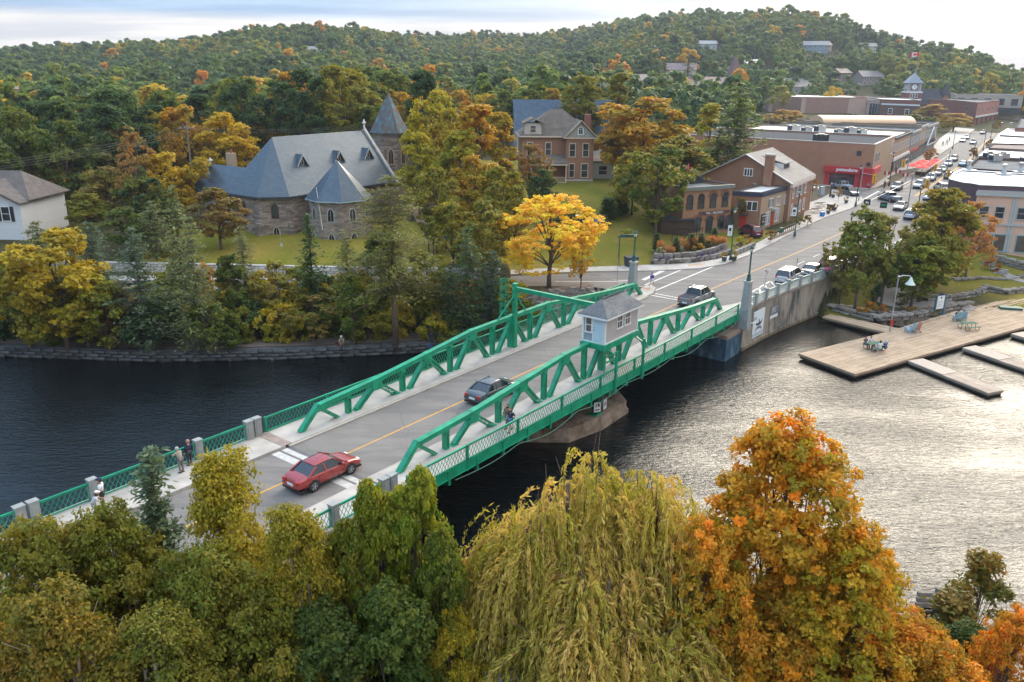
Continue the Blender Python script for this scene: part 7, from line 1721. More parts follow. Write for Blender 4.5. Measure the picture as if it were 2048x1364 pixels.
def person(label, x, y, z, rz, pose, shirt, trousers, hair=(.06,.04,.03), skin=(.50,.30,.21), scale=1.0, hat=None, shorts=False, group=None, bag=None, female=False, sleeves=.55):
 J = dict(BASE); J.update(POSE[pose]); V = {k: Vector(v) for k, v in J.items()}
 t = thing('person', label, 'person', (x, y, z), rz, group); t.scale = (scale,)*3; mx = lambda a, b, f: V[a]+(V[b]-V[a])*f
 k = .92 if female else 1.0
 r = dict(pv=.125, ch=(.155*k,.115), nk=.055, hd=.09, ls=.062*k, rs=.062*k, le=.040, re=.040, lw=.027, rw=.027, lh=.085, rh=.085, lk=.055, rk=.055, la=.038, ra=.038, lt=.034, rt=.034)
 E = [('pv','ch'),('ch','nk'),('nk','hd'),('ch','ls'),('ch','rs'),('ls','le'),('le','lw'),('rs','re'),('re','rw'),('pv','lh'),('pv','rh'),('lh','lk'),('rh','rk'),('lk','la'),('rk','ra'),('la','lt'),('ra','rt')]
 me = skin_mesh('body', {a: (tuple(V[a]), r[a]) for a in J}, E, PAINT)
 mb = MB(); mb.v = [tuple(v.co) for v in me.vertices]; mb.f = [list(p.vertices) for p in me.polygons]; mb.m = [0]*len(mb.f)
 h = V['hd']; fwd = (h-V['nk']); fy = .095
 mb.lathe([(.03,-.115),(.075,-.09),(.098,-.02),(.104,.04),(.09,.09),(.05,.125),(.01,.135)], (h.x, h.y+.005, h.z), 12)      # skull
 mb.beam((h.x,h.y+fy,h.z+.02),(h.x,h.y+fy+.03,h.z-.025),.03,.03); mb.box(h.x-.03,h.x+.03,h.y+fy-.01,h.y+fy+.006,h.z-.06,h.z-.05)
 for s in (-1, 1): mb.box(h.x+s*.1-.012,h.x+s*.1+.012,h.y-.03,h.y+.02,h.z-.03,h.z+.03)
 for w, e, s in (('lw','le',-1),('rw','re',1)):
  d = (V[w]-V[e]).normalized(); q = V[w]; side = d.cross(Vector((0,0,1))); side = side.normalized() if side.length > .05 else Vector((0,1,0)); mb.beam(q, q+d*.10, .07, .03, side)
  for i, L in enumerate((.06,.08,.085,.075)): a = q+d*.095+side.cross(d)*0+side*(-.03+.02*i); bnd = Vector((-s*.25,0,-.1)); mb.tube(a, a+d*L*.6, .009, .009, 5); mb.tube(a+d*L*.6, a+(d+bnd).normalized()*L, .009, .007, 5)
  mb.tube(q+d*.03+side*-.035, q+d*.085+side*-.075, .011, .008, 5)
 o = mb.build('body', PAINT, t, smooth=True); o.color = (*skin, 1)
 D = .022; E2 = [('pv','ch'),('ch','nk2'),('ch','ls'),('ch','rs'),('ls','l2'),('rs','r2')]
 jj = dict(pv=(tuple(mx('pv','ch',-.12)), .125+D), ch=(tuple(V['ch']), (.155*k+D,.115+D)), nk2=(tuple(mx('ch','nk',.8)), .075+D), ls=(tuple(V['ls']), .062+D), rs=(tuple(V['rs']), .062+D), l2=(tuple(mx('ls','le',.9) if sleeves < .7 else mx('le','lw',.85)), .045+D), r2=(tuple(mx('rs','re',.9) if sleeves < .7 else mx('re','rw',.85)), .045+D))
 if sleeves >= .7: jj['l1'] = (tuple(V['le']), .04+D); jj['r1'] = (tuple(V['re']), .04+D); E2[4:] = [('ls','l1'),('l1','l2'),('rs','r1'),('r1','r2')]
 o = link('shirt', skin_mesh('shirt', jj, E2, CLOTH), t, color=shirt)
 f = .75 if shorts else .93; E3 = [('pv','lh'),('pv','rh'),('lh','lk')]; jj = dict(pv=(tuple(V['pv']), .13+D*.7), lh=(tuple(V['lh']), .09+D), rh=(tuple(V['rh']), .09+D))
 if shorts: jj.update(l2=(tuple(mx('lh','lk',.8)), .07+D), r2=(tuple(mx('rh','rk',.8)), .07+D)); E3 = [('pv','lh'),('pv','rh'),('lh','l2'),('rh','r2')]
 else: jj.update(l2=(tuple(V['lk']), .056+D), r2=(tuple(V['rk']), .056+D), l3=(tuple(mx('lk','la',.93)), .045+D), r3=(tuple(mx('rk','ra',.93)), .045+D)); E3 = [('pv','lh'),('pv','rh'),('lh','l2'),('rh','r2'),('l2','l3'),('r2','r3')]
 link('shorts' if shorts else 'trousers', skin_mesh('trousers', jj, E3, CLOTH), t, color=trousers)
 for a, b in (('la','lt'),('ra','rt')): MB().beam(V[a]+Vector((0,-.06,-.045)), V[b]+Vector((0,.02,-.012)), .095, .075).build('shoe', CLOTH, t).color = (.10,.10,.11,1)
 mb = MB(); mb.lathe([(.105,-.06 if not female else -.16),(.115,.02),(.112,.08),(.085,.125),(.03,.15)], (h.x, h.y-.022, h.z), 12); mb.build('hair', CLOTH, t, smooth=True).color = (*hair, 1)
 if hat: mb = MB(); mb.lathe([(.125,.055),(.125,.1),(.09,.15),(.03,.165)], tuple(h), 12); mb.box(h.x-.08,h.x+.08,h.y+.08,h.y+.2,h.z+.055,h.z+.075); mb.build('cap', CLOTH, t, smooth=True).color = (*hat, 1)
 return t
def pw_(px_, py_, z): return G(px_, py_, z)
def PP(label, px_, py_, z, face, *a, **k): x, y = G(px_, py_, z); return person(label, x, y, z, face, *a, **k)
ZW = D0+.17
PP('man in white shirt, dark trousers and navy cap standing by the left railing', 208, 1016, ZW, R(100), 'stand', (.72,.74,.77), (.06,.06,.07), hat=(.04,.05,.10), scale=1.08)
PP('small woman in white cap, patterned top and pale shorts beside the man in white', 192, 1034, ZW, R(-70), 'lean', (.62,.62,.66), (.45,.47,.42), hat=(.8,.8,.78), scale=.92, shorts=True, female=True)
PP('grey haired person in beige leaning on the green railing above the birch', 364, 945, ZW, R(60), 'lean', (.40,.34,.28), (.20,.19,.18), hair=(.45,.43,.42), scale=.98)
PP('bald man in a dark blue jacket at the railing next to the person in beige', 381, 930, ZW, R(60), 'stand', (.02,.03,.07), (.05,.05,.07), hair=(.42,.25,.19), scale=1.0, sleeves=.9)
x, y = W(7.95, -1.05); person('woman in camouflage jacket walking on the bridge walkway nearest the truss', x, y, ZW, PHI+math.pi/2, 'walk', (.20,.15,.10), (.16,.13,.10), hair=(.10,.06,.04), sleeves=.9, female=True)
x, y = W(7.55, -1.65); person('woman in dark navy top and denim shorts walking nearest the lattice rail', x, y, ZW, PHI+math.pi/2, 'walk', (.03,.04,.07), (.13,.22,.38), hair=(.12,.07,.05), shorts=True, female=True)
PP('jogger in purple hoodie and white shorts on the crossing', 1303, 574, DECK+.01, R(-160), 'walk', (.08,.04,.30), (.62,.64,.70), hair=(.10,.05,.32), shorts=True, sleeves=.9)
PP('person in bright pink top on the pavement behind the parapet', 1652, 558, DECK+.12, R(-40), 'walk', (.75,.06,.26), (.10,.10,.12), scale=1.0)
x, y, z = GH(685, 694); person('angler in tan clothes and white cap sitting on the towpath edge', x, y, z+.05, R(180), 'crouch', (.38,.30,.20), (.25,.21,.15), hat=(.75,.74,.7), scale=1.05)
x, y, z = GH(862, 686); person('man in brown jacket and blue jeans standing hands on hips on the towpath', x, y, z+.05, R(190), 'hips', (.24,.15,.08), (.06,.10,.20), hat=(.25,.18,.12), sleeves=.9)
x, y, z = GH(676, 692); t = thing('tackle_bag', 'dark tackle bag on the ground left of the seated angler', 'bag', (x, y, z)); MB().frus((0,0), .25, .18, 0, .35, .2, .12).build('bag_body', plain('dark_red_cloth', (.10,.03,.03), .9, .2), t); MB().path([(-.15,0,.33),(-.08,0,.48),(.08,0,.48),(.15,0,.33)], [.015]*4, 5).build('handle', BLACK, t)
x, y, z = GH(860, 692); t = thing('blue_bag', 'blue bag on the towpath at the standing man feet', 'bag', (x, y-.3, z+.05)); MB().frus((0,0), .3, .2, 0, .3, .22, .14).build('bag_body', plain('blue_cloth', (.03,.07,.18), .9, .2), t); MB().path([(-.15,0,.28),(-.08,0,.42),(.08,0,.42),(.15,0,.28)], [.015]*4, 5).build('handle', BLACK, t)
cx_, cy_ = PT1; zz = DZ+.03; a = R(20)
def around(lx, ly): return cx_+lx*math.cos(a)-ly*math.sin(a), cy_+lx*math.sin(a)+ly*math.cos(a)
for (lx, ly, f, sh_, tr_, ha, lab) in ((-.5,.80,math.pi,(.10,.09,.10),(.10,.12,.16),(.10,.05,.03),'person in dark top on the far bench left side'),(.2,.80,math.pi,(.66,.62,.68),(.2,.2,.25),(.16,.09,.05),'person in white and lilac top on the far bench'),
  (-.1,-.80,0,(.68,.72,.75),(.45,.55,.60),(.03,.02,.02),'black haired person in pale top on the near bench'),(.62,-.80,0,(.08,.15,.30),(.05,.06,.10),(.60,.66,.74),'person in blue top and pale cap at the right of the near bench')):
 x, y = around(lx, ly); person(lab, x, y, zz-.02, a+f, 'sit', sh_, tr_, hair=ha, scale=.97, group='people at the picnic table')
for (px_, py_, rz, sh_, tr_, lab, sc_) in ((1914,640,R(170),(.03,.03,.035),(.03,.035,.05),'man in black seated in the light blue chair',1.0),(1925,639,R(160),(.30,.33,.38),(.15,.2,.26),'slighter person in grey seated beside the man in black',.92)):
 x, y = G(px_, py_, DZ+.04); person(lab, x, y, DZ-.02, rz+math.pi, 'sit', sh_, tr_, scale=sc_, sleeves=.9)
for (px_, py_, sh_, tr_, lab, ps) in ((1768,377,(.05,.06,.07),(.05,.05,.06),'dark clothed pedestrian at the shopfront corner','stand'),(1885,292,(.04,.05,.08),(.05,.05,.06),'person in dark blue leading the group on the far pavement','walk'),(1893,289,(.45,.40,.38),(.05,.06,.08),'person in pale top in the group on the far pavement','walk'),(1898,283,(.05,.05,.06),(.04,.04,.05),'person in black furthest along the far pavement','walk'),
  (1735,378,(.05,.28,.28),(.04,.05,.06),'person in teal top sitting outside the red shopfront','sit'),(1793,343,(.5,.5,.5),(.1,.1,.14),'pedestrian in grey beside the row of shops','walk'),(2003,486,(.07,.05,.12),(.05,.05,.07),'person in purple seated outside the pink building','sit'),(1988,484,(.08,.20,.42),(.6,.6,.6),'person in blue top seated outside the pink building','sit')):
 z = DECK+.12; x, y = G(px_, py_, z)
 if px_ in (2003, 1988): x, y, z = GH(px_, py_)
 person(lab, x, y, z, R(200), ps, sh_, tr_)
# ------------------------------------------------------------------ street furniture
for i, (a, b, h, lab) in enumerate(((1589,472.5,7.3,'black green lamp with banner beside the gable ended building'),(1461,519,7.0,'green lamp with white banner in front of the stone garden wall'),(1711,412,7.6,'tall lamp at the plaza corner by the junction'),(1690,531,7.0,'street lamp rising through the pine beside the parapet'),
  (1829,458,7.2,'street lamp left of the big orange tree'),(1778,371.5,7.4,'street lamp in front of the red shopfront row'),(1943,333,6.5,'street lamp on the right kerb near the blue car'),(1966,300,6.0,'street lamp next to the yellow warning sign'),(1981,276,6.0,'street lamp highest up the right kerb'),(1905,298,6.0,'street lamp on the left pavement by the walkers'),(1660,393,3.2,'short lamp on the plaza behind the planting'))):
 x, y = G(a, b, DECK+.12); lamp_post(x, y, DECK+.12, h, lab, mat=GREEN_DARK if i in (0,1,3) else BLACK)
def banner(px_, py_, z, lab, w=.75, h=1.3):
 x, y = G(px_, py_, DECK); t = thing('banner', lab, 'banner', (x, y, DECK+z), R(10), 'white banners on lamp posts'); MB().box(-w-.15,-.12,-.02,.02,0,h).build('cloth', WHITE, t); MB().box(-w-.2,0,-.015,.015,h,h+.04).build('arm', BLACK, t); MB().box(-w,-.3,-.03,-.02,h*.45,h*.75).build('emblem', INK, t); MB().box(-w+.1,-.4,-.03,-.02,h*.2,h*.3).build('emblem', INK, t)
banner(1589, 472.5, 3.1, 'white banner with black emblem on the lamp by the gable ended building'); banner(1461, 519, 3.2, 'white banner on the lamp by the garden wall', .6, 1.4)
def signal(x, y, z, rz, lab):
 t = thing('traffic_signal', lab, 'traffic light', (x, y, z), rz, 'yellow traffic signals over the junction'); YE = plain('signal_yellow', (.80,.42,.02), .5, .05)
 MB().box(-.32,.32,-.02,.02,-.1,1.5).build('backboard', YE, t); MB().box(-.18,.18,-.2,-.02,.05,1.35).build('housing', YE, t)
 for k in range(3): MB().lathe([(.12,0),(.12,.05)],n=10).build('lens', DARKROOF, t, loc=(0,-.2,.28+k*.42)).rotation_euler = (math.pi/2,0,0)
def mast_arm(px_, py_, h, armpx, sigs, lab):
 x, y = G(px_, py_); t = thing('signal_mast', lab, 'signal mast', (x, y, DECK), 0, 'signal masts at the junction'); MB().tube((0,0,0),(0,0,h),.13,.09,8).build('pole', GALV, t)
 if armpx: ax, ay = G(*armpx, DECK+h-.6); MB().tube((0,0,h-1.2),(ax-x,ay-y,h-.5),.045,.035,6).build('arm', GALV, t)
 for (sx, sy, zz, l) in sigs: u, v = G(sx, sy, DECK+zz+.7); signal(u, v, DECK+zz, R(-20), l)
mast_arm(1717, 402, 6.6, (1750,352), [(1748.6,357.5,4.9,'yellow signal hanging over the red shopfront corner')], 'grey signal mast at the plaza corner')
mast_arm(1811, 361, 6.2, (1808,322), [(1807,327.5,4.6,'yellow signal before the red parasols')], 'grey signal mast left of the parasol terrace')
mast_arm(1892, 352, 6.4, (1862,335), [(1871,335,4.4,'yellow signal over the queue of cars'),(1897,347,3.5,'yellow signal on the pole at the white roof corner')], 'signal mast right of the car queue')
mast_arm(1855, 388, 6.2, None, [(1854,367.7,4.6,'yellow signal seen edge on above the crossing')], 'signal mast beside the parked white van')
mast_arm(1815, 416, 6.3, (1735,405), [], 'nearest signal mast whose arm crosses the road')
for X, Y, l in ((1734,406,'black backed sign with white left arrow over the road'),(1767,412,'black backed green street name sign over the road')):
 x, y = G(X, Y, DECK+6); t = thing('overhead_sign', l, 'sign', (x, y, DECK+5.7), R(-15)); MB().box(-.45,.45,0,.04,0,.85).build('board', BLACK, t)
 MB().extr([(-.25,.4),(-.02,.62),(-.02,.47),(.2,.47),(.2,.15),(.1,.15),(.1,.36),(-.02,.36),(-.02,.2)] if X < 1740 else [(-.3,.3),(.3,.3),(.3,.55),(-.3,.55)], (0,-.012,0), (1,0,0), (0,0,1), (0,.008,0)).build('arrow' if X < 1740 else 'name_strip', WHITE if X < 1740 else GREEN, t)
x, y = G(1530, 574); t = thing('no_turn_sign', 'small round crossed arrow sign on a thin pole by the hatched marking', 'sign', (x, y, DECK), R(-15)); MB().tube((0,0,0),(0,0,2.1),.03,n=6).build('pole', GALV, t); MB().box(-.32,.32,-.03,0,1.5,2.15).build('board', WHITE, t)
V = []; n = 20; mb = MB()
for i in range(n): a0 = 2*math.pi*i/n; a1 = 2*math.pi*(i+1)/n; mb.add([(.26*math.cos(q)*k, -.035, 1.83+.26*math.sin(q)*k) for k in (1,.78) for q in (a0, a1)], [(0,1,3,2)])
mb.beam((-.17,-.037,2.0),(.17,-.037,1.66),.05,.004,(0,1,0)); mb.build('red_ring', REDD, t); MB().extr([(-.14,1.86),(-.03,1.97),(-.03,1.9),(.08,1.9),(.08,1.7),(.02,1.7),(.02,1.83),(-.03,1.83),(-.03,1.76)], (0,-.034,0), (1,0,0), (0,0,1), (0,.002,0)).build('arrow', INK, t)
for (X, Y, l) in ((1590,562,'thin parking sign pole in front of the silver minivan'),(1660,541,'thin parking sign pole before the maroon car'),(1234,566,'thin bare pole beside the left lamp pedestal')):
 x, y = G(X, Y); t = thing('sign_pole', l, 'pole', (x, y, DECK)); MB().tube((0,0,0),(0,0,2.9),.03,n=6).build('pole', GALV, t); MB().box(-.02,.02,-.15,.15,2.3,2.85).build('plate', GALV, t)
PR = plain('red_canvas', (.80,.05,.04), .7, .08)
for k, (X, Y, s_) in enumerate(((1827,331,1.0),(1838,327,1.0),(1846,323,.9),(1845,334,1.1),(1857,330,1.1),(1866,326,1.0),(1871,321,.9))):
 x, y = G(X, Y, DECK+2.4); t = thing('red_parasol', ['red parasol nearest the shops at the left end','second red parasol of the shop side row','third red parasol of the shop side row, smaller','red parasol at the street corner of the terrace','middle red parasol of the street side row','fourth red parasol of the street side row','furthest red parasol up the street'][k], 'parasol', (x, y, DECK+.12), 0, 'red parasols on the street terrace')
 MB().lathe([(1.75,2.15),(1.1,2.45),(.05,2.85)], n=8).build('canopy', PR, t); MB().tube((0,0,0),(0,0,2.7),.03,n=6).build('pole', GALV, t); MB().lathe([(.3,0),(.3,.08)],n=8).build('foot', BLACK, t)
x0 = G(1829,352); x1_ = G(1849,354); x2_ = G(1868,339)
t = thing('terrace_fence', 'low timber fence around the terrace with red parasols', 'fence', (x0[0], x0[1], DECK+.1));
for (a, b) in ((x0, x1_), (x1_, x2_)):
 n = 8
 for i in range(n):
  p = [(a[j]+(b[j]-a[j])*(i+.04)/n-x0[j]) for j in (0,1)]; q = [(a[j]+(b[j]-a[j])*(i+.96)/n-x0[j]) for j in (0,1)]
  MB().beam((p[0],p[1],.55),(q[0],q[1],.55),.06,.95).build('panel', DARKWOOD, t)
for (X, Y, l, c) in ((1812,343,'pale flag with red bars hung low by the shops',(.8,.1,.1)),(1797,337,'small red and white flag on the first shop front',(.75,.05,.05)),(1775,340,'red and white flag beside the long store',(.75,.05,.05))):
 x, y = G(X, Y, DECK+3); t = thing('shop_flag', l, 'flag', (x, y, DECK+2.6), R(-30)); MB().tube((0,0,.3),(0,1.5,-.4),.03,n=5).build('staff', GALV, t)
 for i in range(3): MB().box(-.6+i*.4,-.2+i*.4,-.01,.01,-.7,.1).build('stripe', REDD if i != 1 else WHITE, t)
def planter(px_, py_, lab, z=DECK+.12, r=.38, h=.6, col=(.05,.05,.06)):
 x, y = G(px_, py_, z); t = thing('planter', lab, 'planter', (x, y, z), 0, 'round planters on the pavements'); MB().lathe([(r*.7,0),(r,h*.9),(r*1.05,h),(r*.85,h-.03)], n=12).build('pot', PAINT, t).color = (*col, 1)
 return t, x, y, z+h
PL = [(1448,522,'planter left of the lamp by the garden wall'),(1468,521,'planter right of the lamp by the garden wall'),(1656,427,'planter on the kerb side of the plaza'),(1669,421,'second planter near the round black bin'),(1692,406,'planter beside the small plaza tree'),(1666,395,'planter at the back corner of the plaza')]
PLP = [planter(*p) for p in PL]
for (a, b, w, h, c, l) in ((1661,420,1.1,1.1,(.04,.05,.06),'round black litter bin on the plaza'),(1642,392,.9,1.9,(.42,.48,.50),'tall pale grey utility box on the plaza'),(1644,433,.7,.8,(.03,.22,.60),'bright blue box at the kerb of the plaza'),(1645,367,3.2,1.6,(.03,.05,.05),'dark green skip against the long store wall'),(1562,470,.55,1.15,(.02,.16,.08),'green litter bin on the left pavement'),(1262,533,1.5,1.3,(.03,.05,.08),'navy blue box bin on the grass behind the left pedestal'),(1240,534,.12,.2,(.02,.02,.02),'small dark foot post on the grass')):
 x, y = G(a, b, DECK+.05); t = thing('street_box', l, 'bin', (x, y, DECK+.05), R(20)); MB().frus((0,0), w*.45, w*.35, 0, h*.88, w*.5, w*.4).build('box_body', PAINT, t).color = (*c, 1); MB().box(-w*.52,w*.52,-w*.42,w*.42,h*.88,h).build('lid', PAINT, t).color = (*[v*.8 for v in c], 1)
x, y = G(1252, 530); t = thing('hanging_planter_frame', 'dark green pergola frame with leafy basket on the grass', 'frame', (x, y, DECK), R(5));
for sx in (-1.0, 1.0): MB().tube((sx,0,0),(sx,0,3.7),.07,n=6).build('post', GREEN_DARK, t)
MB().box(-1.3,1.3,-.1,.1,3.6,3.75).build('beam', GREEN_DARK, t); MB().box(-.9,.9,-.2,.2,3.75,3.95).build('trough', GREEN_DARK, t)
for k, (X, Y) in enumerate(((1632,425),(1640,413))):
 x, y = G(X, Y, DECK+.12); t = thing('plaza_table', ('slatted picnic table nearer the gable ended building','slatted picnic table further back on the plaza')[k], 'table', (x, y, DECK+.12), R(15))
 MB().box(-.9,.9,-.4,.4,.7,.76).build('table_top', DARKWOOD, t)
 for sy in (-1, 1): MB().box(-.9,.9,sy*.75-.13,sy*.75+.13,.4,.45).build('bench', DARKWOOD, t); MB().beam((sy*.7,-.7,0),(sy*.7,.7,.4),.06,.06).build('leg', BLACK, t)
def gw(P, z=DECK+.1): return [(*G(a, b, z), z) for a, b in P]
stone_wall('garden_wall', 'lower garden wall of pale blocks along the pavement', gw([(1305,528),(1330,527.5),(1380,525),(1430,517),(1462,506)]), 1, 1.25, .5, .62, BOULDER, .03, piece='block', group='garden walls by the arcaded shop')
stone_wall('garden_wall', 'upper garden wall of pale blocks behind the lavender', gw([(1306,516),(1345,516),(1392,512),(1430,502),(1452,494)], DECK+.5), 1, 1.25, .5, .62, BOULDER, .03, piece='block', group='garden walls by the arcaded shop')
stone_wall('garden_wall', 'short block wall below the planting by the wine red car', gw([(1470,509),(1490,501),(1508,492)], DECK+.2), 1, 1.1, .5, .6, BOULDER, .03, piece='block', group='garden walls by the arcaded shop')
for (P, l) in (([(1302,522),(1345,522),(1392,519),(1430,510),(1462,500),(1440,478),(1372,488),(1310,497)],'bed'),):
 tag(MB().prism([G(a, b, DECK+.5) for a, b in P], DECK-.2, DECK+.52).build('garden_bed', plain('dark_soil', (.10,.085,.06), .95, .3, 2, bump=.5)), kind='structure')
fnc = thing('terrace_railing', 'black metal railing with pale kerb in front of the white roofed shop', 'railing', (*G(1545,479), DECK+.1))
fo = G(1545,479);
for (a, b) in (((1540,482),(1566,471)),((1566,471),(1590,461))):
 A = G(*a); B = G(*b); n = 6
 MB().beam((A[0]-fo[0],A[1]-fo[1],.25),(B[0]-fo[0],B[1]-fo[1],.25),.18,.3).build('timber_kerb', DOCKWOOD2, fnc); MB().beam((A[0]-fo[0],A[1]-fo[1],1.1),(B[0]-fo[0],B[1]-fo[1],1.1),.05,.05).build('top_rail', BLACK, fnc)
 for i in range(n): p = [A[j]+(B[j]-A[j])*i/n-fo[j] for j in (0,1)]; MB().box(p[0]-.03,p[0]+.03,p[1]-.03,p[1]+.03,.3,1.1).build('baluster', BLACK, fnc)
x, y = G(1375, 489); t = thing('iron_gate_screen', 'tall black iron screen left of the arcaded shop under the tree', 'screen', (x, y, DECK+.1), R(8))
for i in range(12): MB().box(-2.4+i*.4,-2.32+i*.4,0,.06,0,2.3).build('bar', BLACK, t)
MB().box(-2.45,2.2,0,.08,2.2,2.3).build('top_rail', BLACK, t)
x, y = G(1355,478); t = thing('lean_to', 'dark lean-to shelter joined to the left side of the arcaded shop', 'shelter', (x, y+1, DECK), R(8)); MB().box(-2.5,2.6,0,5,0,2.6).build('wall', DARKWOOD, t); MB().box(-2.8,2.8,-.3,5.3,2.6,2.75).build('roof', DARKROOF, t)
x, y, z = GH(880, 505); t = thing('trail_shelter', 'small trail shelter with blue green roof at the stair foot', 'shelter', (x, y, z), R(25))
for sx in (-1.2,1.2):
 for sy in (-.9,.9): MB().box(sx-.07,sx+.07,sy-.07,sy+.07,-.5,2.1).build('post', DARKWOOD, t)
slope('roof', [[(-1.7,-1.4,1.95),(1.7,-1.4,1.95),(1.7,0,2.6),(-1.7,0,2.6)],[(-1.7,1.4,1.95),(1.7,1.4,1.95),(1.7,0,2.6),(-1.7,0,2.6)]], metalshingle('teal_metal_roof', (.03,.08,.10), (.05,.11,.13)), t, .08)
A = Vector(GH(868, 490)); B = Vector(GH(822, 402)); n = 34; t = thing('timber_stair', 'long timber stair climbing the slope from the shelter to the church', 'stairs', tuple(A)); ang = math.atan2(B.y-A.y, B.x-A.x)
for i in range(n): p = (B-A)*(i/n); link('tread', block_mesh('tread', .34, 1.7, .16, .004, DARKWOOD if i % 2 else DOCKWOOD, 0), t, loc=(p.x, p.y, h1(A.x+p.x, A.y+p.y)-A.z+.1), rz=ang)
fp = thing('flag_pole', 'thin white pole standing on the lawn before the round chapel', 'pole', GH(648, 478)); MB().tube((0,0,0),(-.6,0,6.9),.06,.04,6).build('pole', WHITE, fp)
x, y, z = GH(563, 492); t = thing('lawn_statue', 'small figure on a post in the church lawn', 'post', (x, y, z)); MB().tube((0,0,0),(0,0,1.9),.05,n=6).build('post', GALV, t); MB().frus((0,0), .2,.2, 0,.4,.1,.1).build('foot', CONC, t)
def upole(px_, py_, h, lab, z=None):
 x, y, z = GH(px_, py_); t = thing('utility_pole', lab, 'utility pole', (x, y, z), R(20), 'timber utility poles'); MB().tube((0,0,-1),(0,0,h),.17,.11,8).build('pole', BARK_GREY, t); MB().box(-1.2,1.2,-.06,.06,h-1.0,h-.85).build('cross_arm', BARK_GREY, t)
 for sx in (-1,-.4,.4,1): MB().tube((sx,0,h-.85),(sx,0,h-.65),.04,n=6).build('insulator', WHITE, t)
 return Vector((x, y, z+h-.7))
p1 = upole(388, 384, 11.5, 'tall utility pole left of the church in the yellow trees'); p2 = upole(1535, 262, 13, 'utility pole left of the mauve hall'); p3 = upole(1493, 305, 11, 'utility pole beside the long brick store corner'); p4 = upole(850, 265, 13, 'utility pole behind the orange trees'); p5 = upole(1722, 215, 14, 'utility pole above the town roofs'); p0 = Vector((-95, 96, 15)); p6 = upole(1903, 232, 12, 'utility pole right of the clock tower'); p7 = upole(322, 245, 12, 'utility pole by the long grey roof')
def wire(a, b, sag, lab, n=3, gap=.5):
 t = thing('overhead_wires', lab, 'wires', tuple(a), 0, 'overhead wires')
 for k in range(n):
  P = [(a+(b-a)*f-a+Vector((0, 0, -sag*4*f*(1-f)-gap*k*(.4 if k else 0)))) for f in np.linspace(0, 1, 17)]; MB().path([tuple(p) for p in P], [.02]*17, 4).build('wire', BARK_GREY, t)
wire(p0, p1, 2.0, 'wires running from the left edge over the white house', 4, .9); wire(p1, Vector((-8, 150, 21)), 1.5, 'wires passing in front of the church ridge', 3, .7); wire(p7, p1, 2, 'wires from the long roof to the pole by the church', 2); wire(p4, p2, 3, 'wires crossing behind the blue hall', 2); wire(p2, p5, 2, 'wires above the mauve hall', 2); wire(p5, p6, 2, 'wires behind the clock tower', 2)
# ------------------------------------------------------------------ trees
def leafmesh(name, C, N, S, tint, mat=LEAF, asp=.62, axis=None, rs=None):
 r = rs; n = len(C); N = N/np.linalg.norm(N, axis=1, keepdims=True)
 A = r.normal(size=(n, 3)) if axis is None else axis+.35*r.normal(size=(n, 3))
 U = A-(A*N).sum(1, keepdims=True)*N; U /= np.linalg.norm(U, axis=1, keepdims=True)+1e-9; Vv = np.cross(N, U)
 s = S[:, None]; P = np.stack([C-U*s*.5, C+Vv*s*asp*.5+U*s*.05, C+U*s*.5, C-Vv*s*asp*.5+U*s*.05], 1).reshape(-1, 3)
 F = np.arange(4*n).reshape(n, 4); v = np.repeat(r.uniform(0, 1, n), 4)
 return npmesh(name, P, F, mat, {'tint': np.repeat(np.clip(tint, 0, 1), 4), 'vary': v})
def deciduous(seed, R_=4.5, Ht=12.0, lobes=22, clus=260, per=26, leaf=.42, cl_r=.62, base=.22, prof=None, mat=LEAF, up=.5, noise_=.18, squash=1.0, out_n=.7):
 r = np.random.RandomState(seed); prof = prof or (lambda f: np.sqrt(np.clip(1-(2*f-.9)**2/1.25, 0, 1)))
 f = r.uniform(0, 1, lobes)**.8; f[0] = .93; f[1] = .6; a = np.arange(lobes)*2.399+r.uniform(-.3, .3, lobes); rad = R_*prof(f)*r.uniform(.35, .72, lobes); rad[0] = .2
 LC = np.stack([rad*np.cos(a), rad*np.sin(a), Ht*(base+(1-base)*(.10+.80*f))], 1); LR = R_*r.uniform(.26, .42, lobes)*(1.0-.25*f)
 li = r.randint(0, lobes, clus); d = r.normal(size=(clus, 3)); d[:, 2] = d[:, 2]*.8+.35; out = LC[li]-np.array([0, 0, Ht*.5]); out /= np.linalg.norm(out, axis=1, keepdims=True)+1e-6
 d /= np.linalg.norm(d, axis=1, keepdims=True); d += out*.75; d /= np.linalg.norm(d, axis=1, keepdims=True)
 CC = LC[li]+d*(LR[li]*r.uniform(.55, 1.12, clus))[:, None]*np.array([1, 1, squash])
 CC[:, 2] = np.maximum(CC[:, 2], Ht*base*.7); n = clus*per
 ci = np.repeat(np.arange(clus), per); o = r.normal(size=(n, 3)); o *= (r.uniform(0, 1, n)**.5/np.linalg.norm(o, axis=1))[:, None]; P = CC[ci]+o*cl_r*np.array([1, 1, .6])*r.uniform(.6, 1.3, clus)[ci][:, None]
 P[:, 2] = np.clip(P[:, 2], Ht*.06, Ht*1.02)
 N = d[ci]*out_n+r.normal(size=(n, 3))*.55+np.array([0, 0, up]); lt = r.uniform(-.35, .35, lobes)[li]
 tint = (.33+lt*.8+r.normal(size=clus)*noise_)[ci]+.32*(P[:, 2]/Ht-.6)+r.normal(size=n)*.10
 return leafmesh('crown', P, N, leaf*r.uniform(.6, 1.35, n), tint, mat, rs=r), LC
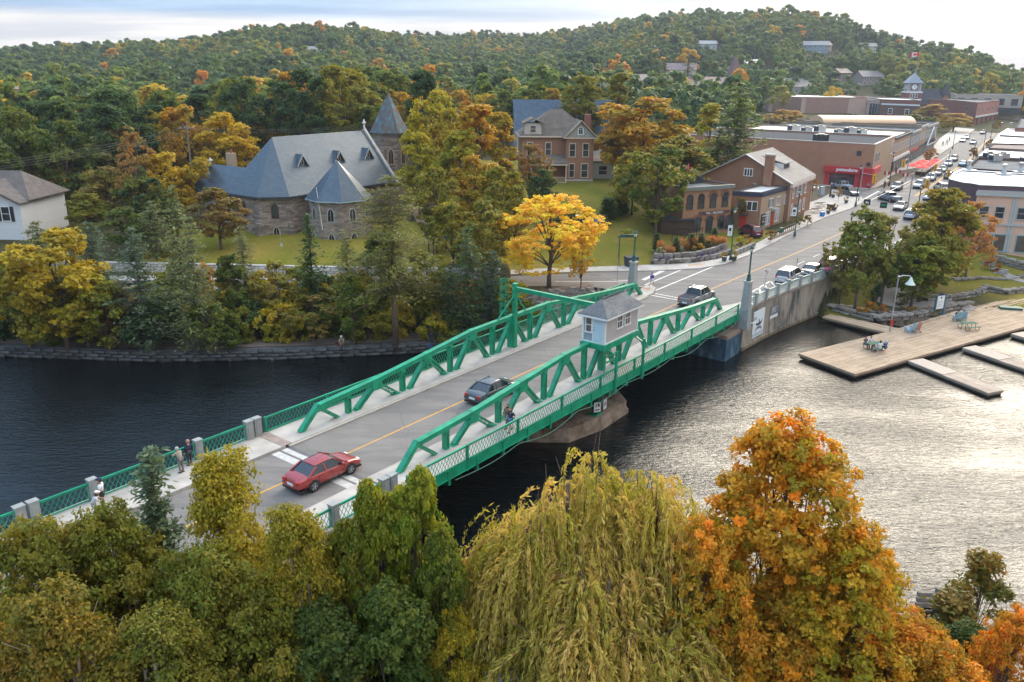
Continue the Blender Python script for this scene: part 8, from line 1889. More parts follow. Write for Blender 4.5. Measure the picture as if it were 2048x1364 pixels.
def trunk_mesh(seed, Ht, LC, bark, r0=.22, fork=.3, n=7, stems=1, sub=0, tips=None):
 r = random.Random(seed); mb = MB()
 for s in range(stems):
  ox = (s-(stems-1)/2)*.35; lean = (s-(stems-1)/2)*.5; P = [(ox+lean*k/5+r.uniform(-.08,.08)*k, r.uniform(-.08,.08)*k, Ht*.9*k/5-.4*(k == 0)) for k in range(6)]
  mb.path(P, [r0*(1-.155*k) for k in range(6)], n)
 for i, c in enumerate(LC):
  z0 = max(Ht*fork*.8, c[2]*r.uniform(.35, .62)); a = (0, 0, z0); m = (c[0]*.45, c[1]*.45, z0+(c[2]-z0)*.55); w = r0*.42*(1-z0/Ht*.6)
  mb.path([a, m, tuple(c)], [w, w*.6, w*.22], 5)
  for k in range(sub):
   q = (c[0]+r.uniform(-1,1)*1.5, c[1]+r.uniform(-1,1)*1.5, c[2]+r.uniform(.1, 1.2)); p = (m[0]+(c[0]-m[0])*.5, m[1]+(c[1]-m[1])*.5, m[2]+(c[2]-m[2])*.5); mb.path([p, q], [w*.25, w*.08], 4)
 me = mb.mesh('trunk', bark, True); return me
def conifer(seed, Ht=14.0, R_=2.6, whorls=26, per=7, spl=9, leaf=.55, base=.08, droop=.25, pw=.9, mat=LEAF, irr=.2, tuft=1, asp=.45, gap=0.0):
 r = np.random.RandomState(seed); P = []; N = []; A = []; T = []; br = []
 for w in range(whorls):
  f = (w+.5)/whorls; z = Ht*(base+(1-base)*f); L = R_*((1-f)**pw)*r.uniform(1-irr, 1+irr)+.12
  for b in range(max(4, int(per*(1-.4*f)))):
   if r.rand() < gap: continue
   a = r.uniform(0, 6.283); l = L*r.uniform(.7, 1.12); d = np.array([math.cos(a), math.sin(a), 0]); nz = r.uniform(-.15, .15)
   br.append((z, d, l)); k = max(2, int(spl*l/R_+2))
   for j in range(k):
    t = (j+.6)/k; p = d*l*t; zz = z-droop*l*t**1.3+.16*l*max(0, t-.7)+nz*l*t
    for q in range(tuft):
     o = r.normal(size=3)*np.array([.16, .16, .09])*(1+l*.35); P.append([p[0]+o[0], p[1]+o[1], zz+o[2]]); N.append([r.normal()*.4, r.normal()*.4, 1.0]); A.append([d[0]+r.normal()*.5, d[1]+r.normal()*.5, -droop]); T.append(.25+.5*t+r.normal()*.15)
 P = np.array(P); n = len(P); P[:, 2] = np.clip(P[:, 2], .2, None)
 me = leafmesh('crown', P, np.array(N), leaf*r.uniform(.7, 1.3, n), np.array(T), mat, asp, np.array(A), r)
 return me, br
def conifer_trunk(Ht, br, bark, r0=.2, every=3, L=.5):
 mb = MB(); mb.path([(0,0,-.4),(0,0,Ht*.5),(0,0,Ht*.98)], [r0, r0*.6, .02], 7)
 for z, d, l in br[::every]: mb.path([(0,0,z), (d[0]*l*L, d[1]*l*L, z-.1*l)], [.04, .015], 4)
 return mb.mesh('trunk', bark, True)
def willow(seed, R_=5.2, Ht=13.0, strands=820, per=54, leaf=.30):
 r = np.random.RandomState(seed); L = 30; a = np.arange(L)*2.4; rad = R_*r.uniform(.15, .85, L); LC = np.stack([rad*np.cos(a), rad*np.sin(a), Ht*(.96-.42*(rad/R_)**2)+r.uniform(-2.6, .3, L)], 1); lt = r.uniform(-.25, .3, L)
 P = []; A = []; T = []; tw = MB()
 for s in range(strands):
  li = r.randint(L); c = LC[li]; th = r.uniform(0, 6.283); q = r.uniform(0, 1)**.6*1.0; st = c+np.array([math.cos(th)*q, math.sin(th)*q, r.uniform(-.9, .35)-.25*q])
  out = np.array([st[0], st[1], 0]); out /= np.linalg.norm(out)+1e-6; out = .6*out+.9*np.array([math.cos(th), math.sin(th), 0]); ln = r.uniform(1.4, 4.2); ln = min(ln, st[2]-.6); b = r.uniform(.5, 1.5); t = np.linspace(0, 1, per); tt = r.uniform(-.2, .25)
  side = r.normal(size=2)*.25
  X = st[0]+(out[0]*b+side[0])*(1-np.exp(-2.2*t))*ln*.34; Y = st[1]+(out[1]*b+side[1])*(1-np.exp(-2.2*t))*ln*.34; Z = st[2]+.35*np.sin(np.minimum(t*4, 3.14))*.5-ln*t**1.25
  pts = np.stack([X, Y, Z], 1); d = np.gradient(pts, axis=0); P.append(pts+r.normal(size=pts.shape)*.055); A.append(d/np.linalg.norm(d, axis=1, keepdims=True)); T.append(.26+lt[li]+.5*tt+.35*(1-t)*(r.rand() < .4)+r.normal(size=per)*.08)
  if s % 3 == 0: k = [0, per//4, per//2]; tw.path([tuple(pts[i]) for i in k], [.022, .014, .008], 4)
 P = np.concatenate(P); A = np.concatenate(A); T = np.concatenate(T); n = len(P); N = r.normal(size=(n, 3))+P*np.array([.25, .25, 0])+np.array([0, -.3, .3])
 me = leafmesh('crown', P, N, leaf*r.uniform(.7, 1.3, n), T, LEAF, .24, A, r); return me, LC, tw.mesh('twigs', plain('orange_twig', (.36,.17,.09), .8, .2))
PR_ = {}
def P_(key):
 if key in PR_: return PR_[key]
 k = key
 def dec(seed, R_, Ht, bark=BARK, r0=.22, stems=1, sub=0, sc=None, **kw):
  me, LC = deciduous(seed, R_, Ht, **kw); return (me, trunk_mesh(seed, Ht, LC[:14 if not sub else 26], bark, r0, stems=stems, sub=sub), R_, Ht)
 oval = lambda f: np.clip(np.sin((f*.88+.10)*math.pi), 0, 1)**.7*.9
 if k == 'maple0': v = dec(1, 4.6, 12, lobes=24, clus=300, per=30)
 elif k == 'maple1': v = dec(2, 4.8, 11, lobes=20, clus=300, per=30, base=.18)
 elif k == 'maple2': v = dec(3, 4.2, 12.5, lobes=26, clus=300, per=30, prof=oval, base=.15)
 elif k == 'tall0': v = dec(4, 3.2, 15, lobes=26, clus=320, per=26, prof=oval, base=.12)
 elif k == 'open0': v = dec(5, 4.4, 11, lobes=26, clus=210, per=26, cl_r=.5, leaf=.34, base=.2, sub=1)
 elif k == 'bright': v = dec(21, 4.9, 11.5, lobes=34, clus=640, per=34, cl_r=.42, leaf=.26, base=.2, sub=2, noise_=.3, up=.3)
 elif k == 'shrub0': v = dec(6, 1.6, 2.6, lobes=10, clus=90, per=22, leaf=.26, cl_r=.34, base=.02, r0=.05)
 elif k == 'shrub1': v = dec(7, 1.4, 2.0, lobes=8, clus=70, per=22, leaf=.20, cl_r=.28, base=.02, r0=.05)
 elif k == 'willow_m': v = dec(8, 6.0, 10, lobes=34, clus=420, per=32, leaf=.36, base=.08)
 elif k == 'hi_maple': v = dec(31, 5.6, 14.5, lobes=60, clus=1500, per=46, leaf=.20, cl_r=.42, base=.12, r0=.3, sub=3, stems=2, noise_=.25, prof=lambda f: (1-f)**.55*1.05+.05)
 elif k == 'hi_oak': v = dec(32, 5.0, 13, lobes=46, clus=1500, per=42, leaf=.19, cl_r=.46, base=.1, r0=.26, sub=2, noise_=.22)
 elif k == 'hi_birch': v = dec(33, 4.2, 14, lobes=54, clus=1450, per=42, leaf=.165, cl_r=.48, base=.05, prof=lambda f: (1-f)**.4*.95+.05, r0=.2, bark=BARK_BIRCH, sub=2, noise_=.22, stems=2)
 elif k == 'hi_green': v = dec(34, 4.2, 14, lobes=50, clus=1100, per=44, leaf=.24, cl_r=.40, base=.08, r0=.26, sub=2, prof=oval, noise_=.15)
 elif k == 'hi_sap': v = dec(35, 1.5, 8.5, lobes=22, clus=230, per=34, leaf=.17, cl_r=.34, base=.1, r0=.09, sub=1, prof=oval)
 elif k == 'spruce0': me, br = conifer(11, 15, 2.7, 28, 8, 8, .62); v = (me, conifer_trunk(15, br, BARK), 2.7, 15)
 elif k == 'spruce1': me, br = conifer(12, 13, 3.0, 26, 9, 11, .52, droop=.12, irr=.32, pw=.75, tuft=2); v = (me, conifer_trunk(13, br, BARK), 3.0, 13)
 elif k == 'pine0': me, br = conifer(13, 15, 4.2, 17, 9, 12, .52, base=.16, droop=-.08, irr=.35, pw=.55, tuft=4, asp=.5); v = (me, conifer_trunk(15, br, BARK_GREY, .26, 1, .8), 4.2, 15)
 elif k == 'pine1': me, br = conifer(14, 13, 3.4, 20, 9, 11, .42, base=.06, droop=-.10, irr=.3, pw=.6, tuft=4, asp=.42); v = (me, conifer_trunk(13, br, BARK_GREY, .18, 1, .8), 3.2, 13)
 elif k == 'bigpine': me, br = conifer(15, 19, 4.6, 19, 8, 14, .34, base=.34, droop=.02, irr=.4, pw=.45, tuft=10, asp=.35, gap=.12); v = (me, conifer_trunk(19, br, plain('pine_bark', (.20,.13,.09), .9, .3, 4, bump=.5), .30, 1, .95), 4.6, 19)
 elif k == 'hi_spruce': me, br = conifer(16, 13, 2.5, 34, 10, 16, .30, droop=.16, tuft=5, asp=.4); v = (me, conifer_trunk(13, br, BARK, .18, 2, .8), 2.5, 13)
 elif k == 'cedar': me, br = conifer(17, 3.0, .5, 26, 9, 4, .24, base=.01, droop=-.5, pw=.6, tuft=2); v = (me, conifer_trunk(3.0, br, BARK, .05, 9), .5, 3.0)
 elif k == 'grassy':
  r = np.random.RandomState(9); n = 420; a = r.uniform(0, 6.28, n); t = r.uniform(.1, 1, n); q = r.uniform(0, .45, n); P = np.stack([np.cos(a)*q*(.4+t), np.sin(a)*q*(.4+t), t*1.5], 1); Ax = np.stack([np.cos(a)*.3, np.sin(a)*.3, np.ones(n)], 1)
  v = (leafmesh('crown', P, r.normal(size=(n, 3))*np.array([1,1,.2]), np.full(n, .5), t, LEAF, .12, Ax, r), None, .5, 1.5)
 PR_[key] = v; return v
OL = (.15,.165,.026); OLY = (.27,.23,.025); GRN = (.075,.125,.028); DGR = (.035,.075,.038); TEAL = (.07,.125,.09); YEL = (.46,.35,.03); ORG = (.46,.24,.025); RUST = (.27,.14,.05); YG = (.26,.27,.025); BRN = (.28,.19,.08); PALEG = (.23,.245,.10)
def tree(key, pos, H_, Wm, a, b, label, cat='tree', group=None, name=None, rz=None, trunk=True):
 me, tk, R0, H0 = P_(key); nm = name or ('spruce_tree' if 'spruce' in key else 'pine_tree' if 'pine' in key else 'cedar' if key == 'cedar' else 'willow_tree' if 'willow' in key else 'shrub' if 'shrub' in key else 'ornamental_grass' if key == 'grassy' else 'broadleaf_tree')
 t = thing(nm, label, cat, pos, rnd.uniform(0, 6.28) if rz is None else rz, group); t.scale = (Wm/2/R0, Wm/2/R0, H_/H0)
 o = link('foliage' if tk is None else 'crown', me, t, color=a); o['accent'] = list(b)
 if tk is not None and trunk: link('trunk', tk, t)
 return t
def T(key, px_, py_, H_, wpx, a, b, label, **k):
 """top pixel + height -> position on the ground; wpx crown width in picture pixels"""
 x, y, z = GH(px_, py_, lift=H_); z -= H_; D = math.sqrt(x*x+y*y+(CAM_Z-z-H_*.6)**2); return tree(key, (x, y, z-.1), H_, wpx*D/CAM_F, a, b, label, **k)
def TB(key, px_, py_, ptop, wpx, a, b, label, **k):
 """visible foot pixel + top pixel row"""
 x, y, z = GH(px_, py_); D = math.hypot(math.hypot(x, y), CAM_Z-z-5); lo, hi = .5, 40
 for _ in range(30):
  m = (lo+hi)/2; q = GHproj(x, y, z+m)
  if q[1] > ptop: lo = m
  else: hi = m
 return tree(key, (x, y, z-.1), m, wpx*D/CAM_F, a, b, label, **k)
def GHproj(x, y, z):
 c, s = math.cos(CAM_PITCH), math.sin(CAM_PITCH); z -= CAM_Z; fw = y*c-z*s; u = CAM_F*x/fw; v = -CAM_F*(y*s+z*c)/fw; cr, sr = math.cos(CAM_ROLL), math.sin(CAM_ROLL)
 return 1024+u*cr-v*sr, 682+u*sr+v*cr
for a in [('maple0',95,455,12.5,190,OLY,YEL,'yellow green maple at the left end of the far bank'),('maple1',25,500,11,170,OL,YEL,'olive maple leaning over the towpath at the left edge'),('maple2',150,520,9,150,YG,YEL,'lower bright yellow green maple right of the bank maple'),
 ('pine1',262,452,12.5,130,TEAL,(.124,.166,.103),'bluish bushy pine with reddish needles on the bank'),('spruce1',238,560,7,110,(.069,.103,.069),RUST,'short rusty needled conifer under the bluish pine'),('spruce1',343,368,15.5,105,(.069,.117,.076),PALEG,'tall ragged spruce before the small brown tree'),('pine1',375,430,14,100,TEAL,PALEG,'slim pale teal pine joined to the ragged spruce'),
 ('pine1',70,440,9,110,TEAL,PALEG,'bluish pine before the white house'),('pine1',175,442,9,90,TEAL,(.138,.193,.138),'pale blue pine right of the white house'),('pine1',480,450,9.5,80,(.110,.138,.083),PALEG,'thin young pine before the church lawn'),
 ('spruce1',615,425,12,95,DGR,GRN,'conical dark green fir on the lawn edge before the chapel'),('pine1',935,452,13,110,(.055,.103,.069),GRN,'dark green pine left of the bridge mast'),('pine1',985,500,11,100,(.048,.090,.062),TEAL,'darker bushy pine immediately left of the yellow maple'),
 ('pine1',900,530,8,80,GRN,TEAL,'small green pine at the foot of the wooden stair'),('pine1',690,470,9,90,(.124,.152,.062),OL,'olive pine left of the tall bare trunked pine'),('open0',545,520,7,110,OLY,PALEG,'sparse yellow sapling over the pale block wall'),('open0',440,560,6,80,OL,YEL,'sparse olive sapling before the guard rail'),
 ('maple2',760,455,9,110,GRN,OL,'dense green tree at the foot of the tall pine'),('maple1',290,600,5,120,DGR,GRN,'dark low tree over the towpath below the bluish pine'),('open0',620,590,5,130,OL,RUST,'low reddish olive tree above the towpath')]: T(*a)
TB('bigpine', 792, 696, 348, 215, (.117,.138,.039), (.207,.207,.055), 'tall bare trunked pine rising before the round chapel')
TB('bright', 1098, 574, 390, 235, (.62,.54,.05),(.70,.42,.08),'bright yellow and orange maple beside the bridge end')
T('open0', 1165, 470, 6.5, 60, (.552,.414,.041), ORG, 'small orange yellow sapling right of the bright maple')
for a in [('maple0',865,178,17,120,YG,YEL,'tall yellow green maple right of the bell tower'),('tall0',955,198,17,130,(.359,.248,.028),ORG,'tall golden orange maple in the middle of the slope'),('maple2',920,250,14,120,YG,OLY,'olive maple between the golden and yellow green ones'),('tall0',1000,215,15,90,OLY,(.469,.276,.041),'narrow golden tree left of the brick house'),
 ('maple2',835,255,13,100,YG,YEL,'golden green maple right beside the bell tower wall'),('maple0',905,215,15,110,(.34,.24,.03),YG,'broad golden maple between bell tower and tall orange one'),('maple0',950,310,11,120,OLY,ORG,'gold flecked maple in the middle of the slope wood'),('maple2',985,330,10,90,OL,YG,'olive tree at the right of the slope wood'),('maple1',1030,400,7,80,RUST,OL,'rusty low tree left of the bright maple'),('maple0',870,330,11,110,OL,OLY,'olive maple left of the slope wood above the stair'),
 ('maple1',1130,420,4,60,DGR,GRN,'dark low tree behind the bright maple'),('maple0',210,330,9,110,OL,BRN,'olive tree under the silver maple'),('maple1',290,350,8,110,DGR,OL,'dark olive tree left of the utility pole'),('maple2',165,380,7,90,OL,OLY,'small olive tree right of the white house'),('maple1',395,310,9,80,(.36,.26,.03),OLY,'low golden tree at the pole foot'),('maple0',250,410,6,100,GRN,OL,'green tree over the drive left of the church'),
 ('maple2',455,500,9,80,(.07,.12,.03),OL,'green tree on the bank below the lawn left end'),('maple0',850,500,9,110,(.12,.16,.03),OLY,'olive green tree right of the tall pine foot'),('maple2',700,540,8,80,GRN,YG,'green tree left of the tall pine foot'),('maple0',200,560,8,110,OL,YG,'olive tree under the yellow bank maples'),('maple2',1010,560,7,70,(.10,.14,.03),YEL,'small green tree immediately behind the mast'),('maple1',420,600,6,110,GRN,OL,'low green tree below the thin young pine'),
 ('open0',1060,285,10,100,RUST,OL,'thin reddish brown tree before the brick house porch'),('maple2',1085,330,9,80,DGR,OL,'dark green tree under the brick house porch'),('maple0',1005,330,11,110,OL,OLY,'olive green tree below the golden orange maple'),('maple1',905,400,9,110,OL,OLY,'low olive maple above the wooden stair'),
 ('maple0',965,400,10,120,(.235,.207,.034),OL,'broad olive tree at the slope foot left of the yellow maple'),('maple0',1290,192,15,200,(.27,.23,.03),(.50,.25,.03),'huge round orange maple right of the brick house'),('maple1',1250,225,12,120,(.359,.262,.028),ORG,'orange gold shoulder maple left of the huge round one'),
 ('maple2',1370,262,13,150,GRN,(.414,.276,.041),'half orange dark green maple before the arcaded shop'),('maple0',1322,285,13.5,150,(.076,.131,.028),OLY,'dense green maple on the lawn beside the arcaded shop'),('maple1',1270,300,10,110,OLY,OL,'olive maple at the left of the green lawn maple'),
 ('tall0',1425,200,13,70,YG,YEL,'narrow yellow green tree left of the long store pine'),('pine0',1482,162,19,130,(.062,.117,.030),(.152,.193,.041),'broad layered white pine left of the long brick store'),('pine0',1440,255,10,80,GRN,OL,'smaller pine tucked before the white pine'),
 ('maple1',1568,218,8,80,OLY,ORG,'round orange and green tree before the mauve hall'),('maple0',748,345,5,70,DGR,GRN,'round dark bush against the church nave wall'),('maple0',430,372,8,125,(.221,.138,.055),OL,'reddish brown crab apple left of the church'),
 ('maple0',450,222,12,120,YEL,(.497,.345,.028),'tall golden yellow maple left of the church roof'),('maple1',345,248,10,110,OLY,YEL,'yellow olive tree beside the golden maple'),('maple2',225,235,15,140,PALEG,BRN,'big brownish silver maple in the left middle'),('open0',265,260,13,80,BRN,RUST,'reddish thin topped tree right of the silver maple'),
 ('willow_m',120,224,12,160,(.235,.207,.069),PALEG,'round pale golden willow behind the orange row'),('willow_m',225,208,10,130,PALEG,(.235,.207,.069),'pale domed willow behind the silver maple'),('spruce0',185,212,11,34,DGR,DGR,'narrow dark spruce between the two pale willows'),('spruce0',48,275,9,50,DGR,DGR,'dark spruce before the pale blue shed'),
 ('maple1',60,315,7.5,150,(.414,.262,.028),ORG,'orange gold maple above the white house roof'),('maple0',130,300,7.5,110,(.442,.304,.028),(.552,.276,.028),'golden maple right of the orange one by the white house'),('maple0',15,350,6,110,(.359,.235,.028),ORG,'orange bush tree at the left edge by the white house'),('maple1',330,300,10,110,(.359,.262,.028),YEL,'golden tree before the utility pole'),
 ('pine1',280,330,9,70,DGR,GRN,'dark conifer below the silver maple'),('pine1',300,400,7,80,TEAL,PALEG,'low bluish pine right of the white house drive'),('maple0',600,238,8,110,(.359,.262,.028),ORG,'orange bush tree right behind the church ridge'),('maple1',555,212,9,90,OL,OLY,'olive tree behind the left end of the church'),('spruce0',565,175,12,44,DGR,GRN,'dark spruce pair member behind the church ridge'),('spruce0',640,172,12,60,(.048,.083,.048),GRN,'wider spruce behind the middle of the church ridge'),
 ('maple0',700,190,9,90,OL,ORG,'orange tipped tree left of the bell tower top'),('tall0',800,160,14,60,OLY,ORG,'orange brown tree behind the bell tower'),('spruce0',862,118,19,46,DGR,DGR,'tall black green spruce behind the yellow green maple'),('spruce0',945,140,17.5,60,(.055,.076,.028),OL,'tall olive spruce behind the golden maple'),('spruce0',895,142,17.5,46,(.138,.097,.041),RUST,'rusty topped spruce in the dark group'),
 ('spruce0',1216,112,19.5,50,DGR,GRN,'tall dark spruce at the right end of the blue roof'),('spruce0',1262,148,18,50,(.041,.062,.028),GRN,'shorter dark spruce left of the tall pair'),('spruce0',1302,96,20.5,56,DGR,OL,'tallest dark spruce behind the huge orange maple'),('spruce0',1332,114,19.5,50,(.048,.069,.028),OL,'second tallest spruce behind the huge orange maple'),('spruce0',1378,108,20.5,60,(.069,.083,.028),OL,'wide olive spruce right of the tall pair'),('spruce0',1400,165,15,50,DGR,OL,'low dark spruce beside the narrow yellow tree'),
 ('maple0',1835,228,10,80,GRN,OL,'green street tree before the town hall'),('maple2',1868,205,11,70,(.221,.179,.028),ORG,'orange and green street tree beside the dark roofed church'),('spruce1',1848,235,9,40,DGR,GRN,'dark conifer among the street trees'),('maple2',1902,185,11,70,GRN,YEL,'tall green street tree before the red corner block'),('maple1',1912,225,8,70,OLY,ORG,'orange street tree at the pavement edge'),('maple0',1865,295,4.5,26,ORG,RUST,'small round orange street tree by the red parasols'),
 ('maple0',1600,240,7,90,OLY,YEL,'yellow olive tree right of the round orange one')]: T(*a)
for a in [('maple2',1740,408,13,130,(.14,.18,.035),(.24,.21,.05),'loose olive tree leaning over the parapet end'),('open0',1700,450,10,90,OL,BRN,'thin brown branched tree at the end of the canal wall'),('maple2',1905,366,14,160,(.15,.17,.02),(.36,.24,.03),'large orange and olive maple in the park'),('maple0',1868,430,11,110,(.15,.17,.02),(.34,.24,.03),'left part orange maple hugging the large park maple'),('open0',1960,400,11,90,(.469,.235,.110),(.276,.193,.055),'thin pinkish orange tree before the pink building'),
 ('maple0',1845,470,9,130,(.110,.166,.028),YG,'yellow green feathery tree at the path bend'),('open0',1790,430,11,90,(.110,.152,.041),BRN,'light feathery tree above the gravel path')]: T(*a)
for i, (X, Y, h, w, a, b, l) in enumerate([(1734,622,1.5,44,(.20,.19,.02),(.50,.16,.03),'orange and green mound shrub above the boulders'),(1764,620,1.1,24,(.26,.12,.05),ORG,'small rusty shrub right of the orange green mound'),(1800,598,1.2,30,GRN,OL,'green shrub behind the bell lamp'),(1835,590,.8,24,GRN,OL,'low green shrub at the maple foot'),(1768,572,2.0,44,DGR,GRN,'dark green shrub beside the path'),(1822,616,.7,40,RUST,OL,'low rusty ground shrub between the boulder rows'),(1860,617,.5,50,(.26,.15,.05),OL,'flat tan planting below the park sign'),(1980,530,1.2,32,(.28,.10,.03),RUST,'orange red shrub below the terrace wall'),(1893,606,.6,24,GRN,RUST,'small shrub at the park sign foot'),(1750,596,1.8,20,DGR,DGR,'dark bush at the pine foot')]):
 x, y, z = GH(X, Y+10); D = math.hypot(math.hypot(x, y), CAM_Z); tree('shrub1', (x, y, z-.1), h*1.2, w*D/CAM_F, a, b, l, cat='shrub')
bs = random.Random(5); k = 0; ords = ['first','second','third','fourth','fifth','sixth','seventh','eighth','ninth','tenth','eleventh','twelfth','thirteenth','fourteenth','fifteenth','sixteenth','seventeenth','eighteenth','nineteenth','twentieth']
def ordn(n): return ords[n] if n < 20 else ['twenty','thirty','forty','fifty'][(n+1)//10-2]+('' if (n+1) % 10 == 0 else '-'+ords[(n+1)%10-1])
BS = []
for X in range(-30, 1060, 30):
 for Y0 in (676, 640, 606):
  if X > 900 and Y0 > 650: continue
  if Y0 == 606 and bs.random() < .4: continue
  px_ = X+bs.uniform(-12, 12); py_ = Y0+bs.uniform(-8, 8); col = bs.choice([(GRN,OL,'green'),(DGR,GRN,'dark green'),(OL,YG,'olive'),(OLY,YEL,'yellow'),(GRN,YG,'green'),(YG,YEL,'yellow green'),(RUST,ORG,'rusty orange') if bs.random() < .5 else (OL,OLY,'olive')])
  BS.append((col[2], {676:'along the towpath edge',640:'half way up the far bank',606:'just below the guard rail'}[Y0], px_, py_, col, bs.uniform(2.6, 4.4), bs.uniform(52, 86)))
cnt = {}
for c, w, px_, py_, col, h, ww in sorted(BS, key=lambda q: q[2]):
 n = cnt.get((c, w), 0); cnt[(c, w)] = n+1; x, y, z = GH(px_, py_); D = math.hypot(math.hypot(x, y), CAM_Z); tree('shrub0', (x, y, z-.2), h, ww*D/CAM_F, col[0], col[1], f'{c} bush {w}, {ordn(n)} such from the left', cat='shrub', group='bushes on the far bank')
gd = random.Random(8)
def small(key, X, Y, z, h, w, a, b, l, cat): x, y = G(X, Y, z); tree(key, (x, y, z-.05), h, w, a, b, l, cat=cat, group='garden plants by the arcaded shop')
for i, (X, Y) in enumerate(((1313,500),(1382,500),(1402,498),(1428,486),(1352,508),(1240,432),(1221,438),(1248,430),(1210,436))):
 if i < 5: small('cedar', X, Y, DECK+.5, 2.3, 1.1, DGR, GRN, f'clipped conical cedar by the arcaded shop, {ordn(i)} planted', 'shrub')
 else: x, y, z = GH(X, Y); tree('cedar', (x, y, z), 3.2, 1.6, DGR, GRN, f'slim dark cedar on the upper lawn, {ordn(i-5)} of the lawn row', cat='shrub')
for i, X in enumerate(np.linspace(1320, 1446, 13)): small('grassy', X, 512-(X-1320)*.16+gd.uniform(-5, 3), DECK+.5, gd.uniform(1.1, 1.8), gd.uniform(1.0, 1.5), (.30,.17,.07), (.42,.20,.10), f'tawny ornamental grass tuft, {ordn(i)} from the left in the garden bed', 'plant')
for i, (X, Y, a, b, l) in enumerate(((1322,514,GRN,(.5,.5,.42),'white flowering hydrangea at the left of the garden bed'),(1352,504,GRN,(.5,.5,.42),'white flowering hydrangea behind the garden bed'),(1398,506,(.30,.20,.02),ORG,'orange flower clump in the garden bed'),(1420,500,DGR,GRN,'dark green clump in the garden bed'),(1480,492,YG,YEL,'yellow green clump by the wine red car'),(1490,488,RUST,ORG,'rusty clump by the wine red car'),(1540,478,RUST,OL,'reddish clump in the terrace bed'),(1600,450,OL,RUST,'olive shrub by the gable ended building'),(1615,446,(.22,.13,.04),OL,'tawny shrub by the gable ended building'),(1590,442,GRN,OL,'green shrub at the gable building wall'),(1476,455,(.16,.10,.04),OL,'reddish bush between the two shops'))):
 small('shrub1', X, Y, DECK+.45, 1.3 if i != 10 else 4.5, 1.9 if i != 10 else 3.0, a, b, l, 'plant')
for i, (X, Y) in enumerate(((1321,522),(1337,521),(1396,517),(1404,514),(1418,512),(1432,508),(1445,503),(1473,495),(1481,492))): small('shrub1', X, Y, DECK+.5, .55, 1.0, (.10,.07,.22), (.17,.13,.34), f'purple lavender mound, {ordn(i)} from the left', 'plant')
for i, (t, x, y, z) in enumerate(PLP): tree('shrub1', (x, y, z-.15), .75, 1.1, OLY, YEL if i < 2 else ORG, f'leafy planting in the {["left garden wall","right garden wall","plaza kerb","black bin","plaza tree","back corner"][i]} planter', cat='plant')
x, y = G(1252, 530); tree('shrub1', (x, y, DECK+3.8), .8, 2.2, YG, GRN, 'trailing plant on top of the pergola frame', cat='plant')
for i, (X, Y, h) in enumerate(((1623,395,4.4),(1676,404,3.2))): x, y = G(X, Y, DECK+.1); tree('open0', (x, y, DECK+.1), h, h*.45, (.30,.14,.03), OLY, ('slim orange plaza tree behind the tables','small orange plaza tree near the bin')[i])
for i, (X, Y) in enumerate(((1988,262),(1995,256),(1978,300),(1945,320))): x, y = G(X, Y); tree('maple1', (x, y, DECK), 3.6, 3.0, (.359,.193,.055), OL, f'small orange kerb tree on the right side of the street, {ordn(i)} noted')
